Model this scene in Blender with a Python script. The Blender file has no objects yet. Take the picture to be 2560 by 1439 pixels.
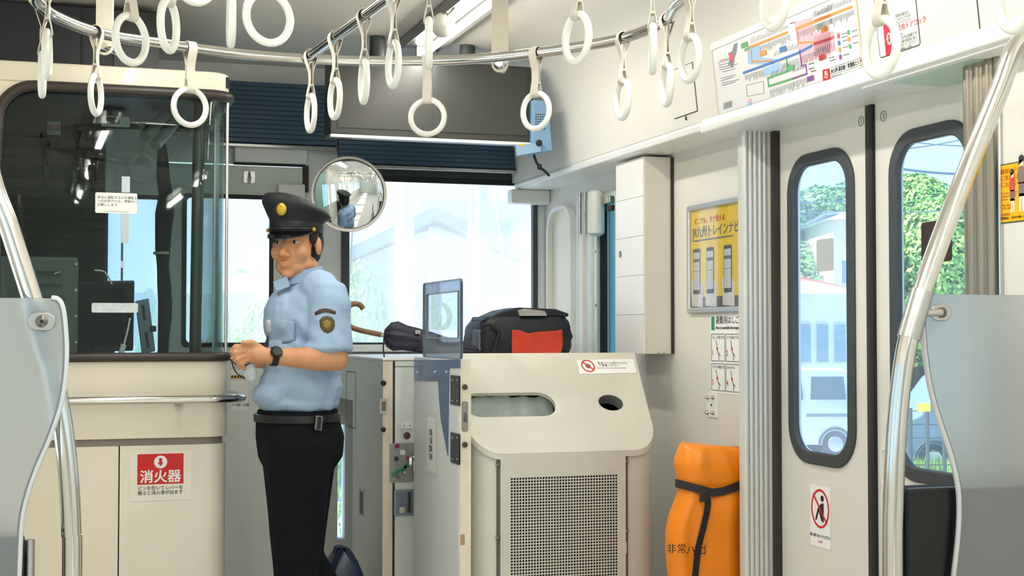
import bpy, bmesh, math, random
from mathutils import Vector, Matrix, Euler

# ------------------------------------------------------------------ camera, world, light, exposure
SC = bpy.context.scene
COL = SC.collection
R = math.radians
YAW, PITCH, FPX, CAMZ = R(17.9), R(1.8), 3500.0, 1.2
cam_data = bpy.data.cameras.new('camera'); cam_data.sensor_width = 36.0
cam_data.lens = 36.0 * FPX / 2560.0; cam_data.clip_start = 0.05; cam_data.clip_end = 2000
camera = bpy.data.objects.new('camera', cam_data); COL.objects.link(camera)
camera.location = (0, 0, CAMZ); camera.rotation_euler = (math.pi / 2 + PITCH, 0, -YAW)
SC.camera = camera
SC.view_settings.view_transform = 'Standard'; SC.view_settings.look = 'None'
SC.view_settings.gamma = 1.0; SC.view_settings.use_curve_mapping = False
SC.view_settings.exposure = 1.0
SC.cycles.max_bounces = 12; SC.cycles.diffuse_bounces = 5; SC.cycles.glossy_bounces = 5
SC.cycles.transmission_bounces = 8; SC.cycles.transparent_max_bounces = 16
SC.cycles.caustics_reflective = False; SC.cycles.caustics_refractive = False
SC.cycles.sample_clamp_indirect = 6.0

world = bpy.data.worlds.new('sky'); SC.world = world; world.use_nodes = True
wn = world.node_tree; wn.nodes.clear()
w_out = wn.nodes.new('ShaderNodeOutputWorld'); w_bg = wn.nodes.new('ShaderNodeBackground')
w_tc = wn.nodes.new('ShaderNodeTexCoord'); w_sep = wn.nodes.new('ShaderNodeSeparateXYZ')
w_ramp = wn.nodes.new('ShaderNodeValToRGB')
w_ramp.color_ramp.elements[0].position = 0.0; w_ramp.color_ramp.elements[0].color = (0.62, 0.82, 1.0, 1)
w_ramp.color_ramp.elements[1].position = 0.55; w_ramp.color_ramp.elements[1].color = (0.33, 0.60, 0.95, 1)
wn.links.new(w_tc.outputs['Generated'], w_sep.inputs[0]); wn.links.new(w_sep.outputs['Z'], w_ramp.inputs[0])
wn.links.new(w_ramp.outputs[0], w_bg.inputs[0]); wn.links.new(w_bg.outputs[0], w_out.inputs[0])
w_bg.inputs[1].default_value = 0.88

sun_d = bpy.data.lights.new('sun', 'SUN'); sun_d.energy = 4.6; sun_d.angle = R(1.0); sun_d.color = (1.0, 0.96, 0.88)
sun = bpy.data.objects.new('sun', sun_d); COL.objects.link(sun)
sun.rotation_euler = Vector((0.80, -0.16, -1.0)).to_track_quat('-Z', 'Y').to_euler()
TUBE_POWER = 3.8       # each ceiling tube of the carriage (built in the lamp section)

# ------------------------------------------------------------------ picture geometry (design-time aiming only)
RX = Vector((math.cos(YAW), -math.sin(YAW), 0))
FW = Vector((math.sin(YAW) * math.cos(PITCH), math.cos(YAW) * math.cos(PITCH), math.sin(PITCH)))
UPV = RX.cross(FW)
CAM = Vector((0, 0, CAMZ))
def ray(px, py): return FW + RX * ((px - 1280) / FPX) - UPV * ((py - 719.5) / FPX)
def onY(px, py, Y): d = ray(px, py); return CAM + d * (Y / d.y)
def onX(px, py, X): d = ray(px, py); return CAM + d * (X / d.x)
def onZ(px, py, Z): d = ray(px, py); return CAM + d * ((Z - CAMZ) / d.z)
def atD(px, py, D): return CAM + ray(px, py) * D

# ------------------------------------------------------------------ materials
MATS = {}
def lin(c): return tuple(((v / 255.0) / 12.92 if v / 255.0 <= 0.04045 else (((v / 255.0) + 0.055) / 1.055) ** 2.4) for v in c)
def mat(name, rgb, rough=0.5, metal=0.0, vary=0.04, scale=6.0, bump=0.0, bscale=80.0, spec=0.5, coat=0.0, trans=0.0, ior=1.45, emit=0.0, stretch=None, alpha=1.0):
    if name in MATS: return MATS[name]
    m = bpy.data.materials.new(name); m.use_nodes = True; nt = m.node_tree; b = nt.nodes['Principled BSDF']
    c = lin(rgb)
    tc = nt.nodes.new('ShaderNodeTexCoord'); mp = nt.nodes.new('ShaderNodeMapping')
    if stretch: mp.inputs['Scale'].default_value = stretch
    nt.links.new(tc.outputs['Object'], mp.inputs[0])
    nz = nt.nodes.new('ShaderNodeTexNoise'); nz.inputs['Scale'].default_value = scale; nz.inputs['Detail'].default_value = 4
    nt.links.new(mp.outputs[0], nz.inputs['Vector'])
    rp = nt.nodes.new('ShaderNodeValToRGB')
    rp.color_ramp.elements[0].position = 0.3; rp.color_ramp.elements[1].position = 0.7
    rp.color_ramp.elements[0].color = tuple(v * (1 - vary) for v in c) + (1,)
    rp.color_ramp.elements[1].color = tuple(min(1, v * (1 + vary)) for v in c) + (1,)
    nt.links.new(nz.outputs['Fac'], rp.inputs[0]); nt.links.new(rp.outputs[0], b.inputs['Base Color'])
    b.inputs['Roughness'].default_value = rough; b.inputs['Metallic'].default_value = metal
    b.inputs['Specular IOR Level'].default_value = spec; b.inputs['Coat Weight'].default_value = coat
    b.inputs['Transmission Weight'].default_value = trans; b.inputs['IOR'].default_value = ior; b.inputs['Alpha'].default_value = alpha
    if emit > 0:
        nt.links.new(rp.outputs[0], b.inputs['Emission Color']); b.inputs['Emission Strength'].default_value = emit
    if bump > 0:
        n2 = nt.nodes.new('ShaderNodeTexNoise'); n2.inputs['Scale'].default_value = bscale; n2.inputs['Detail'].default_value = 3
        bp = nt.nodes.new('ShaderNodeBump'); bp.inputs['Strength'].default_value = bump; bp.inputs['Distance'].default_value = 0.01
        nt.links.new(mp.outputs[0], n2.inputs['Vector']); nt.links.new(n2.outputs['Fac'], bp.inputs['Height']); nt.links.new(bp.outputs[0], b.inputs['Normal'])
    MATS[name] = m
    return m
def pane_mat(name, tint, haze=0.0, gloss=0.06, haze_rgb=(235, 242, 250)):
    """window pane: clear straight-through view, a little mirror reflection, and a film of dust that scatters the daylight falling on it"""
    if name in MATS: return MATS[name]
    m = bpy.data.materials.new(name); m.use_nodes = True; nt = m.node_tree; nt.nodes.clear()
    o = nt.nodes.new('ShaderNodeOutputMaterial')
    t = nt.nodes.new('ShaderNodeBsdfTransparent'); t.inputs[0].default_value = lin(tint) + (1,)
    g = nt.nodes.new('ShaderNodeBsdfGlossy'); g.inputs['Roughness'].default_value = 0.02
    lw = nt.nodes.new('ShaderNodeLayerWeight'); lw.inputs[0].default_value = 0.5
    pw = nt.nodes.new('ShaderNodeMath'); pw.operation = 'POWER'; pw.inputs[1].default_value = 5.0
    mul = nt.nodes.new('ShaderNodeMath'); mul.operation = 'MULTIPLY_ADD'; mul.inputs[1].default_value = 0.6; mul.inputs[2].default_value = gloss * 0.5
    mul.use_clamp = True
    nt.links.new(lw.outputs['Facing'], pw.inputs[0]); nt.links.new(pw.outputs[0], mul.inputs[0])
    m1 = nt.nodes.new('ShaderNodeMixShader'); nt.links.new(mul.outputs[0], m1.inputs[0]); nt.links.new(t.outputs[0], m1.inputs[1]); nt.links.new(g.outputs[0], m1.inputs[2])
    last = m1
    if haze > 0:
        d = nt.nodes.new('ShaderNodeBsdfTranslucent'); d.inputs[0].default_value = lin(haze_rgb) + (1,)
        nz = nt.nodes.new('ShaderNodeTexNoise'); nz.inputs['Scale'].default_value = 5.0; nz.inputs['Detail'].default_value = 5
        mr = nt.nodes.new('ShaderNodeMapRange'); mr.inputs[3].default_value = haze * 0.85; mr.inputs[4].default_value = haze * 1.15
        tc = nt.nodes.new('ShaderNodeTexCoord'); nt.links.new(tc.outputs['Object'], nz.inputs['Vector'])
        nt.links.new(nz.outputs['Fac'], mr.inputs[0])
        m2 = nt.nodes.new('ShaderNodeMixShader'); nt.links.new(mr.outputs[0], m2.inputs[0]); nt.links.new(m1.outputs[0], m2.inputs[1]); nt.links.new(d.outputs[0], m2.inputs[2])
        last = m2
    nt.links.new(last.outputs[0], o.inputs[0]); MATS[name] = m
    return m
def frosted_mat(name, rgb, rough=0.35, solid=0.4):
    if name in MATS: return MATS[name]
    m = bpy.data.materials.new(name); m.use_nodes = True; nt = m.node_tree; nt.nodes.clear()
    o = nt.nodes.new('ShaderNodeOutputMaterial')
    rf = nt.nodes.new('ShaderNodeBsdfRefraction'); rf.inputs[0].default_value = lin((240, 245, 246)) + (1,); rf.inputs['Roughness'].default_value = rough; rf.inputs['IOR'].default_value = 1.45
    df = nt.nodes.new('ShaderNodeBsdfPrincipled'); df.inputs['Base Color'].default_value = lin(rgb) + (1,); df.inputs['Roughness'].default_value = 0.35
    mx = nt.nodes.new('ShaderNodeMixShader'); mx.inputs[0].default_value = solid
    nt.links.new(rf.outputs[0], mx.inputs[1]); nt.links.new(df.outputs[0], mx.inputs[2]); nt.links.new(mx.outputs[0], o.inputs[0])
    MATS[name] = m
    return m

M_WALL = mat('wall_laminate', (224, 221, 212), 0.38, vary=0.02, scale=3, coat=0.15)
M_WALL_W = mat('white_laminate', (232, 232, 228), 0.36, vary=0.02, scale=3)
M_CREAM = mat('cream_laminate', (234, 226, 206), 0.36, vary=0.03, scale=2.5, coat=0.15)
M_CEIL = mat('ceiling_panel', (222, 219, 210), 0.45, vary=0.03, scale=2)
M_BULK = mat('bulkhead_paint', (232, 236, 236), 0.5, vary=0.03)
M_FLOOR = mat('floor_vinyl', (204, 200, 192), 0.45, vary=0.12, scale=40)
M_CHROME = mat('polished_steel', (214, 212, 206), 0.14, 1.0, vary=0.03, scale=4)
M_STEEL = mat('brushed_steel', (190, 190, 188), 0.32, 1.0, vary=0.06, scale=20, stretch=(1, 1, 12))
M_ALU = mat('aluminium', (214, 216, 218), 0.34, 0.85, vary=0.04)
M_BLACK = mat('black_rubber', (26, 27, 29), 0.55, vary=0.1)
M_GASKET = mat('grey_rubber_gasket', (62, 66, 70), 0.5, vary=0.08, scale=20)
M_BROWNSEAL = mat('brown_rubber_seal', (52, 45, 40), 0.45, vary=0.1)
M_WHITE = mat('white_plastic', (238, 238, 232), 0.35, vary=0.02)
M_RING = mat('ring_plastic', (236, 235, 226), 0.28, vary=0.02, coat=0.3)
M_STRAP = mat('strap_vinyl', (204, 198, 184), 0.5, vary=0.05, scale=30)
M_PAPER = mat('printed_paper', (240, 240, 236), 0.45, vary=0.01)
M_INK = mat('black_ink', (40, 40, 44), 0.5, vary=0.05)
M_INKGREY = mat('grey_ink', (112, 114, 120), 0.5, vary=0.05)
M_RED = mat('red_ink', (205, 34, 34), 0.45, vary=0.03)
M_NAVYSEAT = mat('navy_moquette', (18, 24, 34), 0.85, vary=0.25, scale=60, bump=0.2, bscale=200)
M_DARKBOX = mat('dark_grey_paint', (58, 60, 60), 0.4, vary=0.05)
M_NAVYSLAT = mat('blind_slat', (72, 96, 118), 0.30, vary=0.08, scale=8)
M_GREYPAINT = mat('grey_green_paint', (220, 225, 220), 0.42, vary=0.03)
M_GLASS = pane_mat('door_glass', (246, 252, 252), 0.05)
M_GLASS_HAZY = pane_mat('hazy_door_glass', (244, 250, 252), 0.15)
M_WINDSHIELD = pane_mat('dusty_windshield_glass', (246, 249, 252), 0.36, 0.05, (255, 250, 242))
M_CABGLASS = pane_mat('cab_partition_glass', (230, 240, 240), 0.0, 0.06)
M_ACRYLIC = pane_mat('clear_acrylic', (240, 246, 250), 0.05, 0.09)

# ------------------------------------------------------------------ mesh builder
class MB:
    def __init__(s): s.v = []; s.f = []
    def add(s, vs, fs):
        o = len(s.v); s.v += [Vector(p) for p in vs]; s.f += [tuple(i + o for i in f) for f in fs]; return s
    def box(s, lo, hi):
        x0, y0, z0 = lo; x1, y1, z1 = hi
        return s.add([(x0,y0,z0),(x1,y0,z0),(x1,y1,z0),(x0,y1,z0),(x0,y0,z1),(x1,y0,z1),(x1,y1,z1),(x0,y1,z1)],
                     [(0,3,2,1),(4,5,6,7),(0,1,5,4),(1,2,6,5),(2,3,7,6),(3,0,4,7)])
    def obox(s, c, ax, ay, az):
        c, ax, ay, az = Vector(c), Vector(ax), Vector(ay), Vector(az)
        vs = [c + ax*i + ay*j + az*k for k in (-1, 1) for i, j in ((-1,-1),(1,-1),(1,1),(-1,1))]
        return s.add(vs, [(0,3,2,1),(4,5,6,7),(0,1,5,4),(1,2,6,5),(2,3,7,6),(3,0,4,7)])
    def prism(s, pts, vec):
        pts = [Vector(p) for p in pts]; vec = Vector(vec); n = len(pts)
        return s.add(pts + [p + vec for p in pts], [tuple(range(n))[::-1], tuple(range(n, 2*n))] + [(i, (i+1) % n, n + (i+1) % n, n + i) for i in range(n)])
    def ring(s, outer, inner, vec):
        o = [Vector(p) for p in outer]; i_ = [Vector(p) for p in inner]; n = len(o); vec = Vector(vec)
        vs = o + i_ + [p + vec for p in o] + [p + vec for p in i_]; fs = []
        for k in range(n):
            j = (k + 1) % n
            fs += [(k, n + k, n + j, j), (2*n + k, 2*n + j, 3*n + j, 3*n + k), (k, j, 2*n + j, 2*n + k), (n + k, 3*n + k, 3*n + j, n + j)]
        return s.add(vs, fs)
    def tube(s, path, r, n=12, closed=False, cap=True):
        P = [Vector(p) for p in path]; m = len(P); rs = r if isinstance(r, (list, tuple)) else [r] * m
        up = None; vs = []
        for k in range(m):
            if closed: t = P[(k+1) % m] - P[(k-1) % m]
            else: t = P[min(k+1, m-1)] - P[max(k-1, 0)]
            t.normalize()
            if up is None:
                a = Vector((0,0,1)) if abs(t.z) < 0.9 else Vector((1,0,0)); up = (a - t * a.dot(t)).normalized()
            else: up = (up - t * up.dot(t)).normalized()
            sd = t.cross(up)
            vs += [P[k] + (up * math.cos(2*math.pi*j/n) + sd * math.sin(2*math.pi*j/n)) * rs[k] for j in range(n)]
        fs = []
        for k in range(m if closed else m - 1):
            a, b = k * n, ((k+1) % m) * n
            fs += [(a + j, a + (j+1) % n, b + (j+1) % n, b + j) for j in range(n)]
        if not closed and cap: fs += [tuple(range(n))[::-1], tuple(range((m-1)*n, m*n))]
        return s.add(vs, fs)
    def lathe(s, prof, c, axis, n=32):
        """prof: list of (radius, height along axis)"""
        c, ax = Vector(c), Vector(axis).normalized(); a = Vector((0,0,1)) if abs(ax.z) < 0.9 else Vector((1,0,0))
        u = (a - ax * a.dot(ax)).normalized(); w = ax.cross(u); vs = []; m = len(prof)
        for (r, h) in prof: vs += [c + ax*h + (u*math.cos(2*math.pi*j/n) + w*math.sin(2*math.pi*j/n))*r for j in range(n)]
        fs = []
        for k in range(m - 1): fs += [(k*n + j, k*n + (j+1) % n, (k+1)*n + (j+1) % n, (k+1)*n + j) for j in range(n)]
        fs += [tuple(range(n))[::-1], tuple(range((m-1)*n, m*n))]
        return s.add(vs, fs)
    def ellipsoid(s, c, r, rot=None, nu=16, nv=10):
        c = Vector(c); q = rot or Matrix.Identity(3); vs = [c + q @ Vector((0,0,r[2]))]
        for i in range(1, nv):
            t = math.pi * i / nv
            vs += [c + q @ Vector((r[0]*math.sin(t)*math.cos(2*math.pi*j/nu), r[1]*math.sin(t)*math.sin(2*math.pi*j/nu), r[2]*math.cos(t))) for j in range(nu)]
        vs.append(c + q @ Vector((0,0,-r[2]))); L = len(vs) - 1
        fs = [(0, 1 + j, 1 + (j+1) % nu) for j in range(nu)]
        for i in range(nv - 2): fs += [(1 + i*nu + j, 1 + (i+1)*nu + j, 1 + (i+1)*nu + (j+1) % nu, 1 + i*nu + (j+1) % nu) for j in range(nu)]
        fs += [(L, 1 + (nv-2)*nu + (j+1) % nu, 1 + (nv-2)*nu + j) for j in range(nu)]
        return s.add(vs, fs)
    def capsule(s, a, b, ra, rb, n=14):
        a, b = Vector(a), Vector(b); d = b - a; L = d.length; ax = d / L; prof = []
        for k in range(6): t = math.pi/2 * k / 5; prof.append((max(ra * math.sin(t), 1e-4), -ra * math.cos(t)))
        for k in range(6): t = math.pi/2 * k / 5; prof.append((max(rb * math.cos(t), 1e-4), L + rb * math.sin(t)))
        return s.lathe(prof, a, ax, n)
    def bridge(s, loops, closed_ends=True):
        n = len(loops[0]); vs = [p for l in loops for p in l]; fs = []
        for k in range(len(loops) - 1): fs += [(k*n + j, k*n + (j+1) % n, (k+1)*n + (j+1) % n, (k+1)*n + j) for j in range(n)]
        if closed_ends: fs += [tuple(range(n))[::-1], tuple(range((len(loops)-1)*n, len(loops)*n))]
        return s.add(vs, fs)
    def build(s, name, material, parent=None, smooth=False, bevel=0.0, seg=2, fix=True):
        lo = Vector([min(p[i] for p in s.v) for i in range(3)]); hi = Vector([max(p[i] for p in s.v) for i in range(3)])
        org = Vector(((lo.x + hi.x)/2, (lo.y + hi.y)/2, lo.z))
        me = bpy.data.meshes.new(name); me.from_pydata([p - org for p in s.v], [], s.f)
        if fix:
            bm = bmesh.new(); bm.from_mesh(me); bmesh.ops.recalc_face_normals(bm, faces=bm.faces); bm.to_mesh(me); bm.free()
        if isinstance(material, (list, tuple)):
            for q in material: me.materials.append(q)
        else: me.materials.append(material)
        if smooth:
            me.polygons.foreach_set('use_smooth', [True] * len(me.polygons))
            if smooth != 'all':
                me.set_sharp_from_angle(angle=R(40))
        o = bpy.data.objects.new(name, me); COL.objects.link(o); o.location = org
        if parent is not None: attach(o, parent)
        if bevel > 0:
            b = o.modifiers.new('bevel', 'BEVEL'); b.width = bevel; b.segments = seg; b.limit_method = 'ANGLE'; b.angle_limit = R(35)
        return o
def wmat(o):
    m = Matrix.LocRotScale(o.location, o.rotation_euler, o.scale)
    return (wmat(o.parent) @ o.matrix_parent_inverse @ m) if o.parent else m
def attach(o, parent):
    o.parent = parent; o.matrix_parent_inverse = wmat(parent).inverted()
def tag(o, label, cat=None, group=None, kind=None):
    o['label'] = label
    if cat: o['category'] = cat
    if group: o['group'] = group
    if kind: o['kind'] = kind
    return o
def thing(name, label, cat, loc, group=None, kind=None):
    o = bpy.data.objects.new(name, None); COL.objects.link(o); o.location = loc; o.empty_display_size = 0.1
    return tag(o, label, cat, group, kind)
def struct(name, label, loc): return thing(name, label, None, loc, kind='structure')
def ssolid(o, label): o['kind'] = 'structure'; o['label'] = label; return o
def box(name, lo, hi, m, parent=None, bevel=0.0): return MB().box(lo, hi).build(name, m, parent, bevel=bevel)
def tube(name, path, r, m, parent=None, n=14, closed=False): return MB().tube(path, r, n, closed).build(name, m, parent, smooth=True)
def spline(pts, n=8, closed=False):
    """Catmull-Rom through the points"""
    P = [Vector(p) for p in pts]; out = []; m = len(P)
    for i in range(m if closed else m - 1):
        p0, p1, p2, p3 = (P[(i-1) % m], P[i], P[(i+1) % m], P[(i+2) % m]) if closed else (P[max(i-1, 0)], P[i], P[i+1], P[min(i+2, m-1)])
        for k in range(n):
            t = k / n
            out.append(0.5 * ((2*p1) + (p2-p0)*t + (2*p0-5*p1+4*p2-p3)*t*t + (3*p1-p0-3*p2+p3)*t**3))
    if not closed: out.append(P[-1])
    return out
def rrect(a0, b0, a1, b1, r, n=6):
    out = []
    for cx, cy, t0 in ((a1-r, b1-r, 0), (a0+r, b1-r, 90), (a0+r, b0+r, 180), (a1-r, b0+r, 270)):
        out += [(cx + r*math.cos(R(t0 + 90*k/n)), cy + r*math.sin(R(t0 + 90*k/n))) for k in range(n + 1)]
    return out
def circ(cx, cy, r, n=28, ry=None): return [(cx + r*math.cos(2*math.pi*k/n), cy + (ry or r)*math.sin(2*math.pi*k/n)) for k in range(n)]
class Plane:
    """a surface: origin p, axes u (to the viewer's right) and v (up), n towards the viewer"""
    def __init__(s, p, u, v): s.p = Vector(p); s.u = Vector(u).normalized(); s.v = Vector(v).normalized(); s.n = s.u.cross(s.v)
    def pt(s, a, b, h=0.0): return s.p + s.u*a + s.v*b + s.n*h
    def hit(s, px, py): d = ray(px, py); return CAM + d * ((s.p - CAM).dot(s.n) / d.dot(s.n))
    def loc(s, px, py): q = s.hit(px, py) - s.p; return (q.dot(s.u), q.dot(s.v))
    def poly(s, mb, pts, h0=0.0005, t=0.0008): return mb.prism([s.pt(a, b, h0) for a, b in pts], s.n * t)
    def rect(s, mb, a0, b0, a1, b1, h0=0.0005, t=0.0008): return s.poly(mb, [(a0,b0),(a1,b0),(a1,b1),(a0,b1)], h0, t)
    def pring(s, mb, o, i, h0=0.0005, t=0.0008): return mb.ring([s.pt(a, b, h0) for a, b in o], [s.pt(a, b, h0) for a, b in i], s.n * t)
    def stroke(s, mb, pts, w, h0=0.0016, t=0.0006):
        for (a0, b0), (a1, b1) in zip(pts[:-1], pts[1:]):
            d = Vector((a1-a0, b1-b0)); L = d.length
            if L < 1e-6: continue
            d /= L; nn = Vector((-d.y, d.x)) * w/2; e = d * w * 0.4
            s.poly(mb, [(a0-e.x+nn.x, b0-e.y+nn.y), (a0-e.x-nn.x, b0-e.y-nn.y), (a1+e.x-nn.x, b1+e.y-nn.y), (a1+e.x+nn.x, b1+e.y+nn.y)], h0, t)
        return mb
    def text(s, name, body, a, b, size, m, parent, align='LEFT', h=0.0022, bold=0.0, xs=1.0, rot=0.0, leading=1.0, shear=0.0):
        cu = bpy.data.curves.new(name, 'FONT'); cu.body = body; cu.size = size; cu.align_x = align; cu.align_y = 'CENTER'
        cu.extrude = 0.0002; cu.offset = bold; cu.space_line = leading; cu.resolution_u = 3; cu.shear = shear
        cu.materials.append(m)
        tmp = bpy.data.objects.new('lettering_outline', cu); me = bpy.data.meshes.new_from_object(tmp); bpy.data.objects.remove(tmp); bpy.data.curves.remove(cu)
        o = bpy.data.objects.new(name, me); COL.objects.link(o)
        rm = Matrix((s.u, s.v, s.n)).transposed() @ Matrix.Rotation(rot, 3, 'Z')
        o.location = s.pt(a, b, h); o.rotation_euler = rm.to_euler(); o.scale = (xs, 1, 1)
        if parent is not None: attach(o, parent)
        return o
PR = lambda X, y=0.0, z=0.0: Plane((X, y, z), (0, -1, 0), (0, 0, 1))      # right-hand wall surfaces
PF = lambda Y, x=0.0, z=0.0: Plane((x, Y, z), (1, 0, 0), (0, 0, 1))       # surfaces facing back down the car
def clone(root, loc, rotz):
    r = root.copy(); COL.objects.link(r); r.location = loc; r.rotation_euler = (0, 0, rotz)
    for ch in list(root.children):
        c = ch.copy(); COL.objects.link(c); c.parent = r
        for g in ch.children:
            d = g.copy(); COL.objects.link(d); d.parent = c
    return r
# ------------------------------------------------------------------ the carriage shell
XL, XW, XD, FY, CZ = -0.47, 2.30, 2.33, 6.60, 2.45     # left wall, right wall, door plane, front wall, ceiling height
BACK = -5.0
ssolid(box('floor', (XL - 0.05, BACK, -0.06), (2.42, 6.7, 0.0), M_FLOOR), 'grey speckled vinyl carriage floor')

# ceiling: one shaped panel that runs down into the right-hand and left-hand coving
prof_r = [(2.13, 1.935), (2.105, 2.165), (2.088, 2.24), (2.04, 2.325), (1.95, 2.39), (1.78, 2.432), (1.5, 2.45), (1.25, 2.454), (0.915, 2.455)]
prof = [(x, z) for x, z in prof_r] + [(0.4, 2.452), (0.0, 2.445), (-0.3, 2.435), (-0.43, 2.40), (-0.475, 2.30), (-0.48, 2.1)]
outer = [(x + (0.03 if x > 0.9 else -0.03), z + 0.05) for x, z in prof]
mb = MB(); pts = [Vector((x, BACK, z)) for x, z in prof] + [Vector((x, BACK, z)) for x, z in outer[::-1]]
n_ = len(prof)
vs = [Vector((x, y, z)) for y in (BACK, 6.6) for x, z in prof] + [Vector((x, y, z)) for y in (BACK, 6.6) for x, z in outer]
fs = []
for k in range(n_ - 1):
    fs += [(k, k+1, n_+k+1, n_+k), (2*n_+k, 3*n_+k, 3*n_+k+1, 2*n_+k+1), (k, 2*n_+k, 2*n_+k+1, k+1), (n_+k, n_+k+1, 3*n_+k+1, 3*n_+k)]
mb.add(vs, fs)
ssolid(mb.build('ceiling', M_CEIL, smooth=True), 'pale curved carriage ceiling with smooth side covings')
def rail_profile(name, label, pr, y0, y1, m):
    mb = MB().prism([(x, y0, z) for x, z in pr], (0, y1 - y0, 0)); return ssolid(mb.build(name, m, smooth=True, bevel=0.004), label)
lip_near = [(2.128, 1.94), (2.118, 1.915), (2.122, 1.893), (2.14, 1.885), (2.35, 1.885), (2.36, 1.905), (2.20, 1.945)]
lip_far = [(2.136, 1.945), (2.128, 1.925), (2.135, 1.905), (2.15, 1.90), (2.33, 1.90), (2.33, 1.93), (2.20, 1.95)]
rail_profile('trim_1', 'white rounded lip above the passenger doorway below the route map', lip_near, BACK, 4.43, M_WALL_W)
rail_profile('trim_2', 'thin white lip above the locker and the crew window', lip_far, 4.432, 6.56, M_WALL_W)

# walls
mb = MB()
mb.box((XW, 4.27, 0), (2.40, 5.60, 1.90)); mb.box((XW, 5.60, 0), (2.40, 5.83, 0.98)); mb.box((XW, 5.60, 1.80), (2.40, 5.83, 1.90))
mb.box((XW, 5.83, 0), (2.40, 6.62, 1.90))
wr = ssolid(mb.build('wall_right', M_WALL), 'off-white side wall panel with the framed poster and the orange bag')
mb = MB()
mb.box((2.21, BACK, 0), (2.40, 2.905, 0.85)); mb.box((2.21, BACK, 1.75), (2.40, 2.905, 1.95))
for a, b in ((BACK, -4.6), (-2.9, -2.6), (-0.9, -0.6), (1.2, 2.905)): mb.box((2.21, a, 0.85), (2.40, b, 1.75))
ssolid(mb.build('wall_side', M_WALL), 'off-white side wall behind the yellow notice')
mb = MB()
mb.box((XL - 0.12, BACK, 0), (XL, 6.7, 0.85)); mb.box((XL - 0.12, BACK, 1.75), (XL, 6.7, 2.45))
for a, b in ((BACK, -4.6), (-2.9, -2.6), (-0.9, -0.6), (1.1, 1.5), (2.75, 3.1), (3.62, 3.72), (4.24, 6.7)): mb.box((XL - 0.12, a, 0.85), (XL, b, 1.75))
ssolid(mb.build('wall_left', M_WALL), 'off-white wall along the seat side of the carriage')
for i, (a, b) in enumerate(((-4.6, -2.9), (-2.6, -0.9), (-0.6, 1.1), (1.5, 2.75), (3.1, 3.62), (3.72, 4.24))):
    ssolid(box('window_%d' % (11 + i), (XL - 0.07, a - 0.01, 0.84), (XL - 0.064, b + 0.01, 1.76), M_GLASS), 'clear pane in the seat-side wall, number %d from the rear' % (i + 1))
ssolid(box('wall_back', (XL, BACK - 0.1, 0), (2.4, BACK, 2.5), M_WALL), 'off-white end wall of the carriage')
mb = MB()
holes = [(XL, 0.20, None), (0.20, 0.433, (1.10, 1.812)), (0.433, 0.46, None), (0.46, 1.10, (0.0, 1.985)), (1.10, 1.262, None), (1.262, 1.297, (0.22, 0.76)), (1.297, 2.247, (1.14, 1.965)), (2.247, 2.40, None)]
for a, b, h in holes:
    if h is None: mb.box((a, FY, 0), (b, FY + 0.08, 2.52))
    else:
        if h[0] > 0: mb.box((a, FY, 0), (b, FY + 0.08, h[0]))
        mb.box((a, FY, h[1]), (b, FY + 0.08, 2.52))
wf = ssolid(mb.build('wall_front', M_BULK), 'pale grey cab end wall around the windshield and centre door')

# windshield
P = PF(FY)
w = struct('window_1', 'large dusty windshield looking out to a tiled roof and shrubs', (1.77, FY, 1.14))
mb = MB(); P.pring(mb, rrect(1.275, 1.12, 2.262, 1.985, 0.03), rrect(1.312, 1.15, 2.238, 1.952, 0.03), -0.02, 0.035); mb.build('window_frame', M_GASKET, w)
MB().box((1.29, FY + 0.03, 1.13), (2.255, FY + 0.036, 1.975)).build('pane', M_WINDSHIELD, w)
mb = MB(); mb.box((1.297, FY - 0.05, 1.105), (2.25, FY + 0.0, 1.14)); mb.build('window_sill', M_WALL_W, w, bevel=0.006)
mb = MB(); mb.box((1.30, FY - 0.012, 1.925), (2.245, FY + 0.0, 1.968)); mb.build('blind_hem', M_BLACK, w)
mb = MB(); mb.tube([(1.31, FY + 0.055, 1.15), (1.345, FY + 0.06, 1.75)], 0.004, 8); mb.build('wiper_arm', M_BLACK, w)
w = struct('window_2', 'narrow cab window strip beside the dark driver curtain', (0.31, FY, 1.1))
MB().box((0.195, FY + 0.03, 1.095), (0.44, FY + 0.036, 1.817)).build('pane', pane_mat('cab_window_glass', (245, 248, 252), 0.36), w)
mb = MB(); P.pring(mb, rrect(0.185, 1.085, 0.448, 1.827, 0.01), rrect(0.205, 1.105, 0.428, 1.807, 0.01), -0.01, 0.012); mb.build('window_frame', M_GASKET, w)
mb = MB(); mb.box((0.262, FY - 0.004, 1.1), (0.272, FY + 0.01, 1.81)); mb.build('mullion', M_GREYPAINT, w)
w = struct('window_6', 'thin slot added for a bright sliver at the foot of the end wall behind the man', (1.28, FY, 0.22))
MB().box((1.262, FY + 0.03, 0.22), (1.297, FY + 0.036, 0.76)).build('pane', M_GLASS_HAZY, w)  # glazed slot added to give a bright sliver of daylight

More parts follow.
